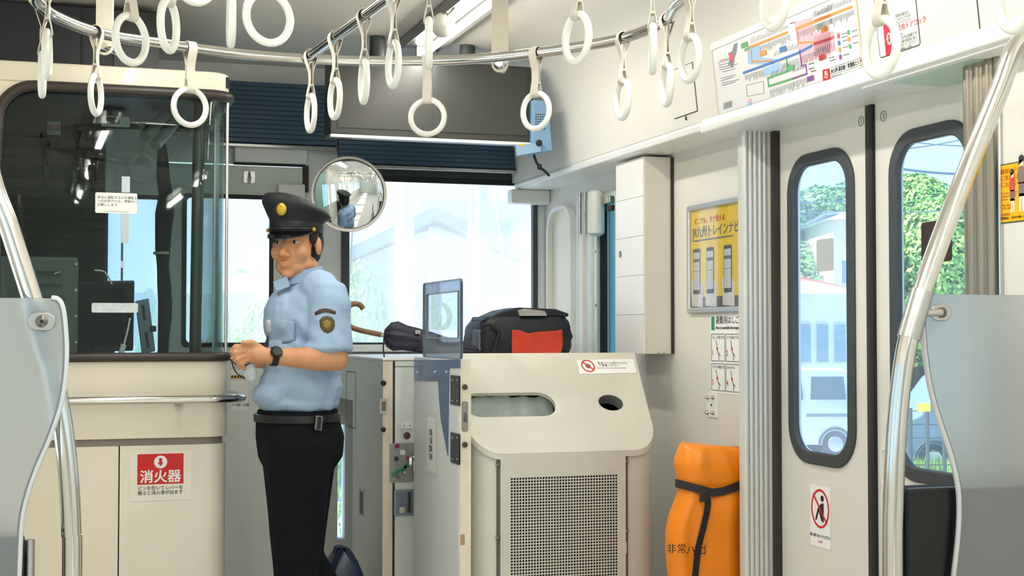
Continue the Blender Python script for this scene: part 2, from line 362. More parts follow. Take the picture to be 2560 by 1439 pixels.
# centre door in the end wall
d = struct('door_3', 'pale grey end door with a tall window behind the uniformed man', (0.78, FY, 0))
mb = MB(); P.pring(mb, rrect(0.465, 0.005, 1.092, 1.975, 0.004), rrect(0.544, 1.143, 0.938, 1.827, 0.02), -0.03, 0.05); mb.build('door_leaf', M_GREYPAINT, d)
mb = MB(); P.pring(mb, rrect(0.532, 1.131, 0.950, 1.839, 0.022), rrect(0.552, 1.151, 0.930, 1.819, 0.02), 0.018, 0.008); mb.build('window_frame', M_BLACK, d)
MB().box((0.54, FY - 0.002, 1.14), (0.942, FY + 0.004, 1.83)).build('pane', pane_mat('end_door_glass', (248, 250, 252), 0.28, 0.05, (255, 250, 242)), d)
mb = MB(); mb.box((1.085, FY - 0.026, 1.86), (1.113, FY - 0.0, 1.985)); mb.build('gap_strip', M_BROWNSEAL, d)  # dark strip drawn for the gap beside the door leaf
mb = MB(); mb.box((0.765, FY - 0.022, 1.98), (1.10, FY - 0.0, 1.99)); mb.build('top_seal', M_BLACK, d)
mb = MB(); P.poly(mb, rrect(0.81, 1.895, 0.862, 1.95, 0.008), 0.02, 0.004); mb.build('hook_plate', M_STEEL, d)
mb = MB(); mb.tube(spline([(0.836, FY - 0.025, 1.945), (0.836, FY - 0.05, 1.92), (0.836, FY - 0.05, 1.90), (0.836, FY - 0.03, 1.895)], 6), 0.005, 8); mb.build('coat_hook', M_CHROME, d)
mb = MB(); mb.box((0.765, FY - 0.05, 1.99), (1.10, FY - 0.0, 2.062)); mb.build('door_header', M_BULK, d, bevel=0.004)
mb = MB(); P.rect(mb, 0.755, 0.985, 0.835, 1.075, 0.021, 0.001); nt_ = mb.build('notice', M_PAPER, d)
PN = PF(FY - 0.022)
PN.text('lettering', '立入禁止\nNO ENTRY', 0.762, 1.042, 0.016, M_RED, nt_, h=0.0015)
mb = MB()
for k in range(6): PN.poly(mb, [(0.757 + k*0.013, 0.987), (0.764 + k*0.013, 0.987), (0.769 + k*0.013, 0.999), (0.762 + k*0.013, 0.999)], 0.0008, 0.0008)
mb.build('hazard_stripes', M_BLACK, nt_)
mb = MB(); PN.rect(mb, 0.756, 0.986, 0.834, 1.0, 0.0002, 0.0005); mb.build('hazard_band', mat('hazard_yellow', (232, 178, 40), 0.5), nt_)
mb = MB(); P.rect(mb, 0.755, 0.835, 0.835, 0.975, 0.021, 0.001); nt2 = mb.build('notice', M_PAPER, d)
PN.text('lettering', 'ドア扱い注意', 0.758, 0.862, 0.014, M_INK, nt2, h=0.0015)

# crew window bay on the right-hand wall
P = PR(XW)
mb = MB(); o_ = rrect(-6.48, 0.98, -6.14, 1.80, 0.11); i_ = rrect(-6.465, 0.995, -6.155, 1.785, 0.10)
P.pring(mb, o_, i_, 0.0, 0.03); ssolid(mb.build('trim_3', M_WALL_W, smooth=True), 'rounded white rim of the recess beside the windshield')
mb = MB(); P.poly(mb, i_, 0.0, 0.002); ssolid(mb.build('trim_4', M_CREAM), 'cream back of the rounded recess beside the windshield')
w = struct('window_3', 'teal crew door window between the locker and the chrome fitting', (XW, 5.72, 0.98))
MB().box((XW + 0.04, 5.60, 0.98), (XW + 0.046, 5.83, 1.80)).build('pane', pane_mat('teal_glass', (120, 178, 176), 0.22), w)
mb = MB(); P.pring(mb, rrect(-5.845, 0.96, -5.58, 1.815, 0.02), rrect(-5.815, 0.98, -5.60, 1.79, 0.02), -0.005, 0.03); mb.build('window_frame', mat('greenish_alu', (196, 206, 198), 0.4, 0.3), w)
mb = MB(); mb.box((XW - 0.012, 5.802, 0.98), (XW + 0.02, 5.81, 1.79)); mb.build('glazing_bead', M_BLACK, w)
mb = MB()
for z in (1.1, 1.32, 1.56): mb.lathe([(0.006, 0), (0.006, 0.005)], (XW - 0.026, 5.83, z), (-1, 0, 0), 8)
mb.build('screw', M_STEEL, w)
for i, (y0, y1, h) in enumerate(((5.90, 5.955, 0.02), (5.985, 6.03, 0.03), (6.06, 6.095, 0.02))):
    ssolid(box('trim_%d' % (5 + i), (XW - h, y0, 0.9), (XW, y1, 1.84), M_GREYPAINT if i != 1 else M_WALL_W, bevel=0.004), ('slim grey upright strip next to the teal crew window', 'middle white upright strip between the crew window and recess', 'slim grey upright strip next to the rounded cream recess')[i])
ssolid(box('trim_8', (2.10, 6.50, 1.83), (2.30, 6.58, 1.90), M_WALL_W, bevel=0.01), 'white corner block where the lip meets the windshield')

# sliding passenger doors
def door_leaf(name, label, y0, y1, wy0, wy1, glass):
    P = PR(XD); d = struct(name, label, (XD, (y0 + y1)/2, 0)); wz0, wz1 = 0.772, 1.784
    mb = MB(); P.pring(mb, rrect(-y1, 0.0, -y0, 1.92, 0.003), rrect(-wy1 + 0.02, wz0 + 0.02, -wy0 - 0.02, wz1 - 0.02, 0.10), -0.03, 0.03); mb.build('door_leaf', M_WALL, d)
    mb = MB(); P.pring(mb, rrect(-wy1, wz0, -wy0, wz1, 0.125, 8), rrect(-wy1 + 0.042, wz0 + 0.042, -wy0 - 0.042, wz1 - 0.042, 0.085, 8), -0.012, 0.022); mb.build('window_gasket', M_GASKET, d, smooth=True, bevel=0.005)
    mb = MB(); P.poly(mb, rrect(-wy1 + 0.035, wz0 + 0.035, -wy0 - 0.035, wz1 - 0.035, 0.09, 8), -0.016, 0.004); mb.build('pane', glass, d)
    return d, P
d1, P = door_leaf('door_1', 'off-white sliding door leaf with the no-squatting sticker, next to the fluted pillar', 3.682, 4.275, 3.772, 4.183, M_GLASS_HAZY)
box('edge_seal', (XD - 0.022, 4.243, 0), (XD, 4.295, 1.92), M_BROWNSEAL, d1)
box('meeting_seal', (XD - 0.012, 3.674, 0), (XD + 0.004, 3.694, 1.92), M_BROWNSEAL, d1)
a, b = P.loc(2153, 303)
mb = MB(); P.pring(mb, circ(a, b, 0.0155, 24), circ(a, b, 0.0135, 24)); k = mb.build('number_mark', M_INKGREY, d1); P.text('lettering', '1', a, b, 0.024, M_INKGREY, k, 'CENTER', h=0.001)
a, b = P.loc(2055, 637)
mb = MB(); P.poly(mb, rrect(a - 0.052, b - 0.052, a + 0.052, b + 0.052, 0.008), -0.011, 0.001); mb.build('glass_sticker', frosted_mat('pale_sticker_back', (232, 222, 214), 0.3, 0.5), d1)
d2, P = door_leaf('door_2', 'off-white sliding door leaf with a dark glass sticker, behind the curved pole', 3.06, 3.674, 3.165, 3.578, M_GLASS)
box('meeting_seal', (XD - 0.012, 3.658, 0), (XD + 0.004, 3.6735, 1.92), M_BLACK, d2)
a, b = P.loc(2209, 290)
mb = MB(); P.pring(mb, circ(a, b, 0.0165, 24), circ(a, b, 0.0145, 24)); k = mb.build('number_mark', M_INKGREY, d2); P.text('lettering', '3', a, b, 0.026, M_INKGREY, k, 'CENTER', h=0.001)
a, b = P.loc(2333, 603)
mb = MB(); P.poly(mb, rrect(a - 0.072, b - 0.058, a + 0.072, b + 0.058, 0.01), -0.011, 0.001); mb.build('glass_sticker', mat('dark_brown_sticker', (52, 36, 30), 0.5), d2)
a, b = P.loc(2212, 1165)
mb = MB(); P.pring(mb, rrect(a - 0.016, b - 0.055, a + 0.016, b + 0.055, 0.014), rrect(a - 0.011, b - 0.048, a + 0.011, b + 0.048, 0.01), 0.0, 0.004); mb.build('finger_pull', M_WALL_W, d2, smooth=True)

# fluted door pillars
def flutes(n, w):
    return [(w*(k + 0.5 - 0.47*math.cos(math.pi*t/6)) , 0.008*math.sin(math.pi*t/6)) for k in range(n) for t in range(7)]
pr = [(2.335 - 0.127 + a_, 4.28 - h_) for a_, h_ in flutes(7, 0.127/7)]
pr = [(2.205, 4.31), (2.205, 4.285)] + pr + [(2.337, 4.285), (2.337, 4.31)]
mb = MB().prism([(x, y, 0) for x, y in pr], (0, 0, 1.895)); ssolid(mb.build('trim_13', mat('fluted_alu', (216, 216, 212), 0.34, 0.25, vary=0.05, stretch=(8, 8, 0.4)), smooth=True), 'fluted pale metal door pillar beside the framed yellow poster')
pr = [(2.20 - h_, 2.925 + a_) for a_, h_ in flutes(3, 0.04)]
pr = [(2.36, 2.925)] + pr + [(2.36, 3.045)]
mb = MB().prism([(x, y, 0) for x, y in pr], (0, 0, 1.888)); ssolid(mb.build('trim_14', mat('fluted_alu_shaded', (150, 142, 128), 0.3, 0.6, vary=0.08, stretch=(8, 8, 0.4)), smooth=True), 'fluted metal door pillar with brownish painted-in shading beside the yellow notice')  # brown tone paints shading into the colour of the pale fluted metal
mb = MB()
mb.box((2.20, 2.905, 0), (2.36, 2.925, 1.888)); ssolid(mb.build('trim_9', M_CHROME, bevel=0.004), 'bright metal edge strip beside the yellow notice')
# ribbed soffit above the doorway
mb = MB()
for k in range(14): mb.tube([(2.14 + k*0.0135, 2.45, 1.885), (2.14 + k*0.0135, 3.42, 1.885)], 0.0048, 6)
ssolid(mb.build('trim_10', M_WALL_W, smooth=True), 'ribbed white plastic soffit above the near door leaf')
ssolid(box('trim_11', (2.155, 2.95, 1.878), (2.325, 3.30, 1.8835), mat('green_reflection', (196, 222, 200), 0.4)), 'pale green plate standing in for a reflection on the ribbed soffit')  # green tint stands in for a reflection on the ribbed plastic

# ceiling tubes, two rows down the car; the bay over the gate is the one in view
M_TUBE = mat('lamp_tube', (255, 250, 236), 0.4, emit=15.5, vary=0.0)
def lamp(x0, x1, y0, y1, label, n):
    z = 2.445
    t = thing('ceiling_light', label, 'ceiling light', ((x0 + x1)/2, (y0 + y1)/2, z - 0.06), 'fluorescent ceiling lights')
    mb = MB(); mb.prism([(x0, y0, z), (x0 + 0.012, y0, z - 0.035), (x0 + 0.03, y0, z - 0.02), (x1 - 0.03, y0, z - 0.02), (x1 - 0.012, y0, z - 0.035), (x1, y0, z)], (0, y1 - y0, 0)); mb.build('housing', M_STEEL, t)
    xc = (x0 + x1) / 2
    tube('tube', [(xc, y0 + 0.12, z - 0.062), (xc, y1 - 0.05, z - 0.062)], 0.016, M_TUBE, t)
    for ys in (y0 + 0.09, y1 - 0.05): box('socket', (xc - 0.02, ys, z - 0.08), (xc + 0.02, ys + 0.03, z - 0.02), M_WHITE, t, bevel=0.003)
    L = bpy.data.lights.new('ceiling_tube_light', 'AREA'); L.shape = 'RECTANGLE'; L.size = 0.05; L.size_y = y1 - y0 - 0.2; L.energy = TUBE_POWER * (y1 - y0) / 1.3; L.color = (1.0, 0.965, 0.89)
    lo = bpy.data.objects.new('ceiling_tube_light', L); COL.objects.link(lo); lo.location = (xc, (y0 + y1)/2, z - 0.084); attach(lo, t)
    return t
lt = lamp(1.37, 1.56, 4.45, 5.85, 'steel-framed fluorescent tube light above the curved grab rail', 0)
mb = MB(); c = onZ(1108, 62, 2.375); mb.lathe([(0.0, -0.02), (0.03, -0.018), (0.05, 0), (0.042, 0.014), (0.0, 0.03)][::-1], c, (0.2, -1, -0.4), 20)
mb.build('end_cap', mat('cap_grey', (176, 174, 166), 0.45), lt, smooth=True)
mb = MB(); mb.tube([c + Vector((0.01, -0.02, 0.03)), c + Vector((0.03, -0.1, 0.06)), c + Vector((0.05, -0.35, 0.07))], 0.005, 8); mb.build('cap_wire', M_STEEL, lt)
for i, (xa, ya, yb) in enumerate(((0.27, 3.75, 5.05), (1.37, 2.6, 3.9), (0.27, 1.3, 2.6), (1.37, 1.0, 2.3), (0.27, -0.6, 0.7), (1.37, -0.8, 0.5), (0.27, -2.6, -1.3), (1.37, -2.8, -1.5))):  # first lamp is unseen, set forward to light booth header and end wall
    lamp(xa, xa + 0.19, ya, yb, 'fluorescent tube light %s' % ('added out of view over the booth aisle to light the end wall', 'above the sliding door leaves', 'over the frosted partition on the booth side', 'over the frosted partition on the door side', 'over the camera seat row', 'over the opposite seat row', 'at the rear of the booth-side row', 'at the rear of the door-side row')[i], i + 1)
# ------------------------------------------------------------------ driver's booth
BY, BX, BR = 5.30, 0.60, 0.08
def fp(off=0.0, x0=XL, y1=6.56):
    """plan line of the booth: along the front, round the corner, back along the side; off > 0 pushes it outwards"""
    out = [(x0, BY - off)]
    out += [(BX - BR + (BR + off)*math.sin(R(t)), BY + BR - (BR + off)*math.cos(R(t))) for t in range(0, 91, 9)]
    return out + [(BX + off, y1)]
def fp_wall(z0, z1, t=0.03, off=0.0, x0=XL, x1=None, y1=6.56, flat=False):
    o = fp(off, x0, y1); i = fp(off - t, x0, y1)
    if flat: o = [(x0, BY - off), (x1, BY - off)]; i = [(x0, BY - off + t), (x1, BY - off + t)]
    return MB().prism([(x, y, z0) for x, y in o] + [(x, y, z0) for x, y in i[::-1]], (0, 0, z1 - z0))
bt = thing('driver_booth', 'cream driver booth with a large rounded window and dark rubber seals', 'driver booth', (0.06, 5.9, 0))
fp_wall(0.0, 0.785, flat=True, x1=0.209).build('access_door', M_CREAM, bt, bevel=0.003)['label'] = 'plain cream lower access door'
fp_wall(0.0, 0.785, x0=0.213).build('lower_panel', mat('cream_lower', (232, 226, 210), 0.36, vary=0.03, coat=0.15), bt, smooth=True)
fp_wall(0.785, 0.812, 0.02, -0.012).build('groove_strip', mat('groove_grey', (138, 132, 122), 0.5), bt, smooth=True)
fp_wall(0.812, 1.095, 0.03, 0.004).build('upper_panel', M_CREAM, bt, smooth=True)
fp_wall(2.098, 2.172, 0.05, 0.004).build('header', M_CREAM, bt, smooth=True, bevel=0.006)
mb = MB(); mb.box((XL, BY - 0.002, 1.095), (-0.215, BY + 0.03, 2.098))
arc = [(-0.215, 2.098), (-0.09, 2.098)] + [(-0.09 - 0.125*math.sin(R(t)), 1.973 + 0.125*math.cos(R(t))) for t in range(10, 91, 10)]
mb.prism([(x, BY - 0.002, z) for x, z in arc], (0, 0.032, 0)); mb.build('corner_panel', M_CREAM, bt, smooth=True)
fp_wall(1.105, 2.09, 0.006, -0.012, x0=-0.225).build('booth_glass', M_CABGLASS, bt, smooth=True)
ft = [(x, y, 2.085) for x, y in fp(0.006)[1:]]; fb = [(x, y, 1.108) for x, y in fp(0.008)]
path = [Vector(p) for p in ft[::-1]] + [Vector((x, BY - 0.006, z - 0.013)) for x, z in arc[1:]] + [Vector((-0.222, BY - 0.006, z)) for z in (1.8, 1.5, 1.2, 1.1)]
for nm, pth, hw, hz in (('top_seal', path, 0.010, 0.020), ('sill_seal', [Vector(p) for p in fb], 0.012, 0.017)):
    mb = MB().tube(pth, hz, 12); mb.build(nm, mat('booth_seal', (58, 52, 46), 0.4, vary=0.1), bt, smooth=True)
mb = MB(); mb.box((XL, BY + 0.03, 2.12), (BX, 6.56, 2.16)); mb.build('roof', M_BLACK, bt)
mb = MB(); mb.box((BX - 0.02, 5.66, 1.1), (BX, 5.69, 2.1)); mb.build('side_post', M_STEEL, bt)
e = fp(0.0)[8]; tube('corner_edge', [(e[0] + 0.004, e[1], 1.12), (e[0] + 0.004, e[1], 2.07)], 0.006, M_ALU, bt)
# grab rail round the booth
gr = thing('grab_rail', 'polished horizontal grab rail wrapped round the cream booth corner', 'grab rail', (0.1, 5.24, 0.95))
pth = [Vector((x, y, 0.954)) for x, y in fp(0.062)]; pth[-1].y = 5.95
tube('bar', pth, 0.0155, M_CHROME, gr, 16)
for x in (-0.2, 0.42):
    MB().tube([(x, 5.238, 0.95), (x, 5.27, 0.947), (x, 5.296, 0.945)], [0.009, 0.009, 0.018], 10).build('bracket', M_CHROME, gr, smooth=True)
# fire extinguisher notice
P = PF(BY)
def sheet(name, label, cat, P, px, m, h=0.0006, r=0.006, group=None, parent=None):
    (x0, y0, x1, y1) = px; a0, b1 = P.loc(x0, (y0+y1)/2)[0], P.loc((x0+x1)/2, y0)[1]; a1, b0 = P.loc(x1, (y0+y1)/2)[0], P.loc((x0+x1)/2, y1)[1]
    mb = MB(); P.poly(mb, rrect(a0, b0, a1, b1, r), h, 0.001); o = mb.build(name, m, parent)
    if parent is None: tag(o, label, cat, group)
    return o, (a0, b0, a1, b1)
s_, q = sheet('fire_notice', 'red and white fire extinguisher sticker on the cream booth panel', 'sticker', P, (324, 1128, 478, 1250), mat('cream_sticker', (236, 231, 219), 0.4))
(x0, z0), (x1, z1) = P.loc(343, 1211), P.loc(459, 1132)
mb = MB(); P.rect(mb, x0, z0, x1, z1, 0.0018, 0.0006); mb.build('red_field', M_RED, s_)
xc = (x0 + x1)/2; mb = MB(); P.poly(mb, circ(xc, P.loc(400, 1154)[1], 0.0235), 0.0026, 0.0004); mb.build('arrow_disc', M_PAPER, s_)
zc = P.loc(400, 1154)[1]
mb = MB(); P.poly(mb, [(xc-0.0055, zc+0.014), (xc-0.0055, zc-0.002), (xc-0.0115, zc-0.002), (xc, zc-0.0155), (xc+0.0115, zc-0.002), (xc+0.0055, zc-0.002), (xc+0.0055, zc+0.014)], 0.0032, 0.0004); mb.build('arrow', M_RED, s_)
P.text('lettering', '消火器', xc, P.loc(400, 1192)[1], 0.049, M_PAPER, s_, 'CENTER', h=0.0032, bold=0.0011, xs=1.0)
P.text('lettering', 'ピンを抜いてレバーを\n握ると消火液が出ます', xc, P.loc(400, 1225)[1], 0.0162, M_INK, s_, 'CENTER', bold=0.0001, leading=1.05)
# writing on the booth glass
PG = PF(BY + 0.012)
s_, q = sheet('glass_notice', 'white notice sticker with three printed lines on the booth glass', 'sticker', PG, (238, 482, 343, 533), M_PAPER, 0.001)
PG.text('lettering', '安全に運転するため運転士\nへのお声がけは、停車中に\nお願いします', q[0] + 0.007, (q[1] + q[3])/2 + 0.006, 0.0118, M_INK, s_, leading=1.15)
PG.text('lettering', 'For safe driving, please speak only when stopped', (q[0]+q[2])/2, q[1] + 0.007, 0.0045, M_INKGREY, s_, 'CENTER')
s_, q = sheet('glass_tape', 'peeling white label strip on the booth glass above the monitor', 'sticker', PG, (229, 757, 345, 781), mat('worn_tape', (206, 214, 218), 0.5, vary=0.12, scale=50), 0.001)
for (y0, y1, x0_, x1_, lab) in ((441, 481, 304, 325, 'pale tape strip above the white glass notice'), (534, 607, 303, 322, 'torn pale tape strip below the white glass notice'), (652, 669, 302, 312, 'tiny pale tape scrap on the booth glass')):
    sheet('glass_tape', lab, 'tape', PG, (x0_, y0, x1_, y1), mat('pale_tape', (196, 206, 214), 0.5), 0.001, 0.002)

# inside the booth
M_CABDARK = mat('cab_dark', (18, 25, 28), 0.5, vary=0.1)
ssolid(box('wall_cab_lining', (XL + 0.002, FY - 0.04, 0.5), (0.19, FY - 0.002, 2.12), M_CABDARK), 'dark lining of the cab behind the booth glass')
ssolid(box('wall_cab_side', (XL + 0.002, 5.4, 0.5), (XL + 0.03, FY - 0.05, 2.12), M_CABDARK), 'dark side lining of the cab')
vb = thing('cab_blind', 'dark horizontal slat blind lowered inside the driver booth', 'blind', (0.0, 6.5, 1.4))
for k in range(16):
    z = 2.06 - k*0.045; MB().obox((-0.06, 6.50, z), (0.24, 0, 0), (0, 0.012, 0.006), (0, -0.0008, 0.0014)).build('slat', mat('cab_slat', (36, 42, 42), 0.4), vb)
cb = thing('cab_cabinet', 'grey-green louvred cabinet standing inside the driver booth', 'cabinet', (-0.2, 5.75, 0.7))
a = onY(196, 642, 5.6); MB().box((XL + 0.03, 5.6, 0.7), (a.x, 5.95, a.z)).build('body', mat('cab_cabinet_paint', (92, 100, 92), 0.45, vary=0.06), cb, bevel=0.012)
for k in range(3):
    p = onY(125, 680 + k*30, 5.598); MB().obox((p.x, 5.594, p.z), (0.045, 0, 0), (0, 0.006, 0), (0, 0.004, 0.004)).build('louvre', M_STEEL, cb)
p = onY(138, 684, 5.59); tube('handle', spline([(p.x - 0.02, 5.595, p.z - 0.012), (p.x, 5.57, p.z), (p.x + 0.02, 5.595, p.z + 0.012)], 6), 0.004, M_CHROME, cb)
for k in range(4):
    p = onY(193, 660 + 65*k, 5.597); MB().lathe([(0.006, 0), (0.005, 0.004)], (p.x - 0.004, 5.6, p.z), (0, -1, 0), 10).build('screw', M_STEEL, cb)
mo = thing('cab_monitor', 'black monitor on the driver desk behind the booth glass', 'monitor', (0.2, 5.9, 1.1))
c = onY(262, 790, 5.9); u = Vector((0.98, -0.1, 0.02)); n_v = Vector((0.1, 0.97, 0.2))
MB().obox(c, u*0.115, n_v*0.02, Vector((0, -0.03, 0.14))).build('casing', mat('monitor_black', (24, 28, 32), 0.4), mo, bevel=0.006)
MB().obox(c - n_v*0.021 + Vector((-0.01, 0, 0)), u*0.088, n_v*0.001, Vector((0, -0.025, 0.115))).build('screen', mat('monitor_glass', (20, 30, 40), 0.08), mo)
MB().box((c.x - 0.04, 5.9, 0.98), (c.x + 0.04, 5.96, c.z - 0.12)).build('stand', M_BLACK, mo)
ph = thing('phone_holder', 'slotted pale tablet cradle leaning beside the cab monitor', 'tablet cradle', (0.33, 5.8, 1.05))
c = onY(363, 815, 5.75); MB().obox(c, (0.026, 0.0, 0.006), (0, 0.012, 0), (-0.014, 0, 0.105)).build('back_plate', mat('cradle_grey', (110, 122, 140), 0.4), ph, bevel=0.004)
for k in (-0.055, 0.055): MB().obox(c + Vector((-0.132*k, -0.0135, k)), (0.005, 0, 0), (0, 0.002, 0), (-0.004, 0, 0.03)).build('slot', M_BLACK, ph)
MB().obox(c + Vector((0.03, -0.01, -0.01)), (0.012, 0, 0), (0, 0.01, 0), (0, 0, 0.012)).build('clamp_knob', M_BLACK, ph, bevel=0.004)
mb = MB().tube(spline([onY(236, 675, 5.8), onY(262, 680, 5.8), onY(280, 710, 5.82)], 8), 0.0035, 8); tag(mb.build('white_cable', M_WHITE, smooth=True), 'thin white cable looping above the cab monitor', 'cable')
mb = MB().tube(spline([onY(325, 795, 5.7), onY(318, 830, 5.68), onY(308, 868, 5.66)], 8), 0.0035, 8); mb.tube([onY(309, 860, 5.66), onY(303, 884, 5.66)], 0.011, 10); tag(mb.build('charging_cable', M_WHITE, smooth=True), 'white plug and lead hanging beside the tablet cradle', 'cable')
a, b = onY(492, 292, 5.75), onY(494, 884, 5.75); tag(tube('booth_post', [(a.x, 5.75, 1.09), (b.x, 5.75, 2.12)], 0.024, mat('olive_steel', (88, 92, 84), 0.3, 0.6)), 'dull upright post inside the booth glass', 'post')
cu = thing('cab_curtain', 'gathered black curtain hanging beside the narrow cab window', 'curtain', (0.44, 6.4, 1.1))
lo_ = []
for k in range(13):
    z = 2.05 - k*0.08; w_ = 0.016 + 0.012*abs(math.sin(k*0.55)) + (0.012 if 3 < k < 7 else 0); c = onY(408 + 4*math.sin(k*0.8) + (-8 if k < 3 else 0), 719, 6.42)
    lo_.append([Vector((c.x + w_*math.cos(t*math.pi/5)*(1 + 0.25*math.cos(t*2.1)), 6.42 + 0.6*w_*math.sin(t*math.pi/5), z)) for t in range(10)])
MB().bridge(lo_).build('cloth', mat('black_cloth', (24, 30, 32), 0.8, vary=0.2), cu, smooth='all')
p = onY(404, 632, 6.4); MB().lathe([(0.034, -0.006), (0.036, 0), (0.034, 0.006)], (p.x, 6.42, p.z), (0, 0, 1), 14).build('tie_band', mat('tie_cream', (196, 184, 150), 0.6), cu, smooth=True)
vs_ = thing('rolled_visor', 'pair of rolled silver sun visors hung slanting in the cab', 'sun visor', onY(400, 360, 6.0))
for dx in (0, 26):
    MB().tube([onY(362 + dx, 340 + dx*0.9, 5.95), onY(440 + dx, 258 + dx*0.5, 6.1)], 0.024, 14).build('roll', mat('visor_silver', (178, 186, 184), 0.35, 0.3), vs_, smooth=True)
dv = thing('destination_display', 'small white display with a dark red window hung inside the booth', 'display', onY(290, 312, 6.0))
a, b = onY(252, 312, 6.0), onY(326, 290, 6.0); MB().box((a.x, 6.0, a.z), (b.x, 6.05, b.z)).build('casing', M_WHITE, dv, bevel=0.008)
a, b = onY(257, 308, 6.0), onY(299, 294, 6.0); MB().box((a.x, 5.996, a.z), (b.x, 6.0, b.z)).build('display_window', mat('dark_red_glass', (84, 30, 28), 0.15), dv)
MB().box((a.x + 0.02, 6.02, b.z), (a.x + 0.04, 6.04, 2.12)).build('hanger', M_BLACK, dv)
a, b = onY(118, 336, 6.3), onY(152, 305, 6.3); s_ = MB().box((a.x, 6.3, a.z), (b.x, 6.304, b.z)).build('cab_plate', mat('pink_white', (222, 214, 208), 0.5)); tag(s_, 'small white plate with red characters deep inside the booth', 'plate')
PF(6.3).text('lettering', '非常', (a.x + b.x)/2, (a.z + b.z)/2, 0.03, M_RED, s_, 'CENTER')
mb = MB(); mb.box((XL + 0.03, 5.5, 0.96), (0.52, 6.5, 1.0)); tag(mb.build('driver_desk', M_CABDARK, bevel=0.01), 'dark driver desk behind the booth glass', 'desk')
MB().box((XL + 0.035, 5.52, 0), (0.5, 5.56, 0.96)).build('desk_front', M_CABDARK, bpy.data.objects['driver_desk'])
# dark equipment cases above the booth
eq = thing('equipment_case', 'dark equipment case above the cream booth header', 'equipment case', (0.0, 5.6, 2.17))
a = onY(398, 155, 5.5); MB().box((XL + 0.035, 5.5, 2.175), (a.x, 6.2, 2.43)).build('body', mat('case_dark', (42, 46, 52), 0.45), eq, bevel=0.006)
a = onY(205, 60, 5.5); MB().box((a.x - 0.003, 5.496, 2.18), (a.x + 0.003, 5.5, 2.42)).build('panel_seam', M_BLACK, eq)
a = onY(285, 70, 5.5); MB().box((a.x, 5.488, 2.2), (onY(398, 70, 5.5).x, 5.5, 2.42)).build('front_panel', M_DARKBOX, eq)

# ------------------------------------------------------------------ ceiling grab rails
RZ = 2.084
arcpx = [(112, 22), (150, 47), (230, 78), (330, 99), (470, 119), (610, 136), (760, 147), (900, 152), (1050, 152), (1200, 146), (1340, 132), (1460, 115), (1560, 95), (1630, 70), (1672, 45), (1688, 18)]
loop = [onZ(x, y, RZ) for x, y in arcpx]
e1, e0 = loop[-1], loop[0]
loop += [Vector((e1.x - 0.06, e1.y - 0.22, RZ)), Vector((1.30, 3.14, RZ)), Vector((0.85, 3.06, RZ)), Vector((0.42, 3.12, RZ)), Vector((0.10, 3.42, RZ)), Vector((e0.x - 0.02, e0.y - 0.22, RZ))]
rl = thing('overhead_rail', 'polished steel overhead rail bent into a closed loop', 'grab rail', (0.8, 3.8, RZ))
tube('loop_tube', spline(loop, 6, True), 0.0165, M_CHROME, rl, 16, True)
ca, cb_ = onZ(766, 147, RZ), Vector((0.86, 3.07, RZ)); tube('centre_tube', [ca, cb_], 0.0165, M_CHROME, rl, 16)
MB().lathe([(0.021, -0.012), (0.021, 0.012)], ca + (cb_ - ca).normalized()*0.03, cb_ - ca, 16).build('joint_collar', M_CHROME, rl, smooth=True)
def hanger(px, y0, y1, lab, wpx=42):
    D = 4.75; t = thing('rail_hanger', lab, 'hanger', atD(px, y1, D), 'ceiling hangers for the rail')
    c = atD(px, (y0 + y1)/2, D); w_ = wpx*D/FPX/2; zt = 2.44; b = atD(px, y1 - 18, D)
    MB().obox(Vector((c.x, c.y, (zt + b.z)/2)), RX*w_, FW*0.006, (0, 0, (zt - b.z)/2)).build('flat_bar', mat('hanger_cream', (216, 208, 190), 0.45, vary=0.05, scale=30), t)
    pth = [b + RX*(w_ - 0.004)*math.cos(R(a_)) + Vector((0, 0, (w_ - 0.004)*math.sin(R(a_)))) for a_ in range(180, 361, 20)]
    MB().tube(pth, 0.005, 8).build('hook', mat('hanger_cream', (216, 208, 190)), t, smooth=True)
    tube('cross_pin', [b + Vector((-0.01, -0.02, 0)), b + Vector((0.06, 0.16, 0.012))], 0.013, M_CHROME, t)
hanger(262, -40, 135, 'cream hanger bar in front of the dark equipment case')
hanger(1250, -40, 178, 'cream hanger bar beside the ceiling light')
# lower side rail carrying the nearest straps
rl2 = thing('side_rail', 'straight steel overhead rail along the door side', 'grab rail', (1.58, 2.2, 1.96))
tube('bar', [(1.57, 0.6, 1.958), (1.57, 2.75, 1.958)], 0.0165, M_CHROME, rl2)
for y in (0.9, 2.7): tube('drop', [(1.57, y, 1.958), (1.62, y, 2.2), (1.62, y, 2.41)], 0.012, M_CHROME, rl2)

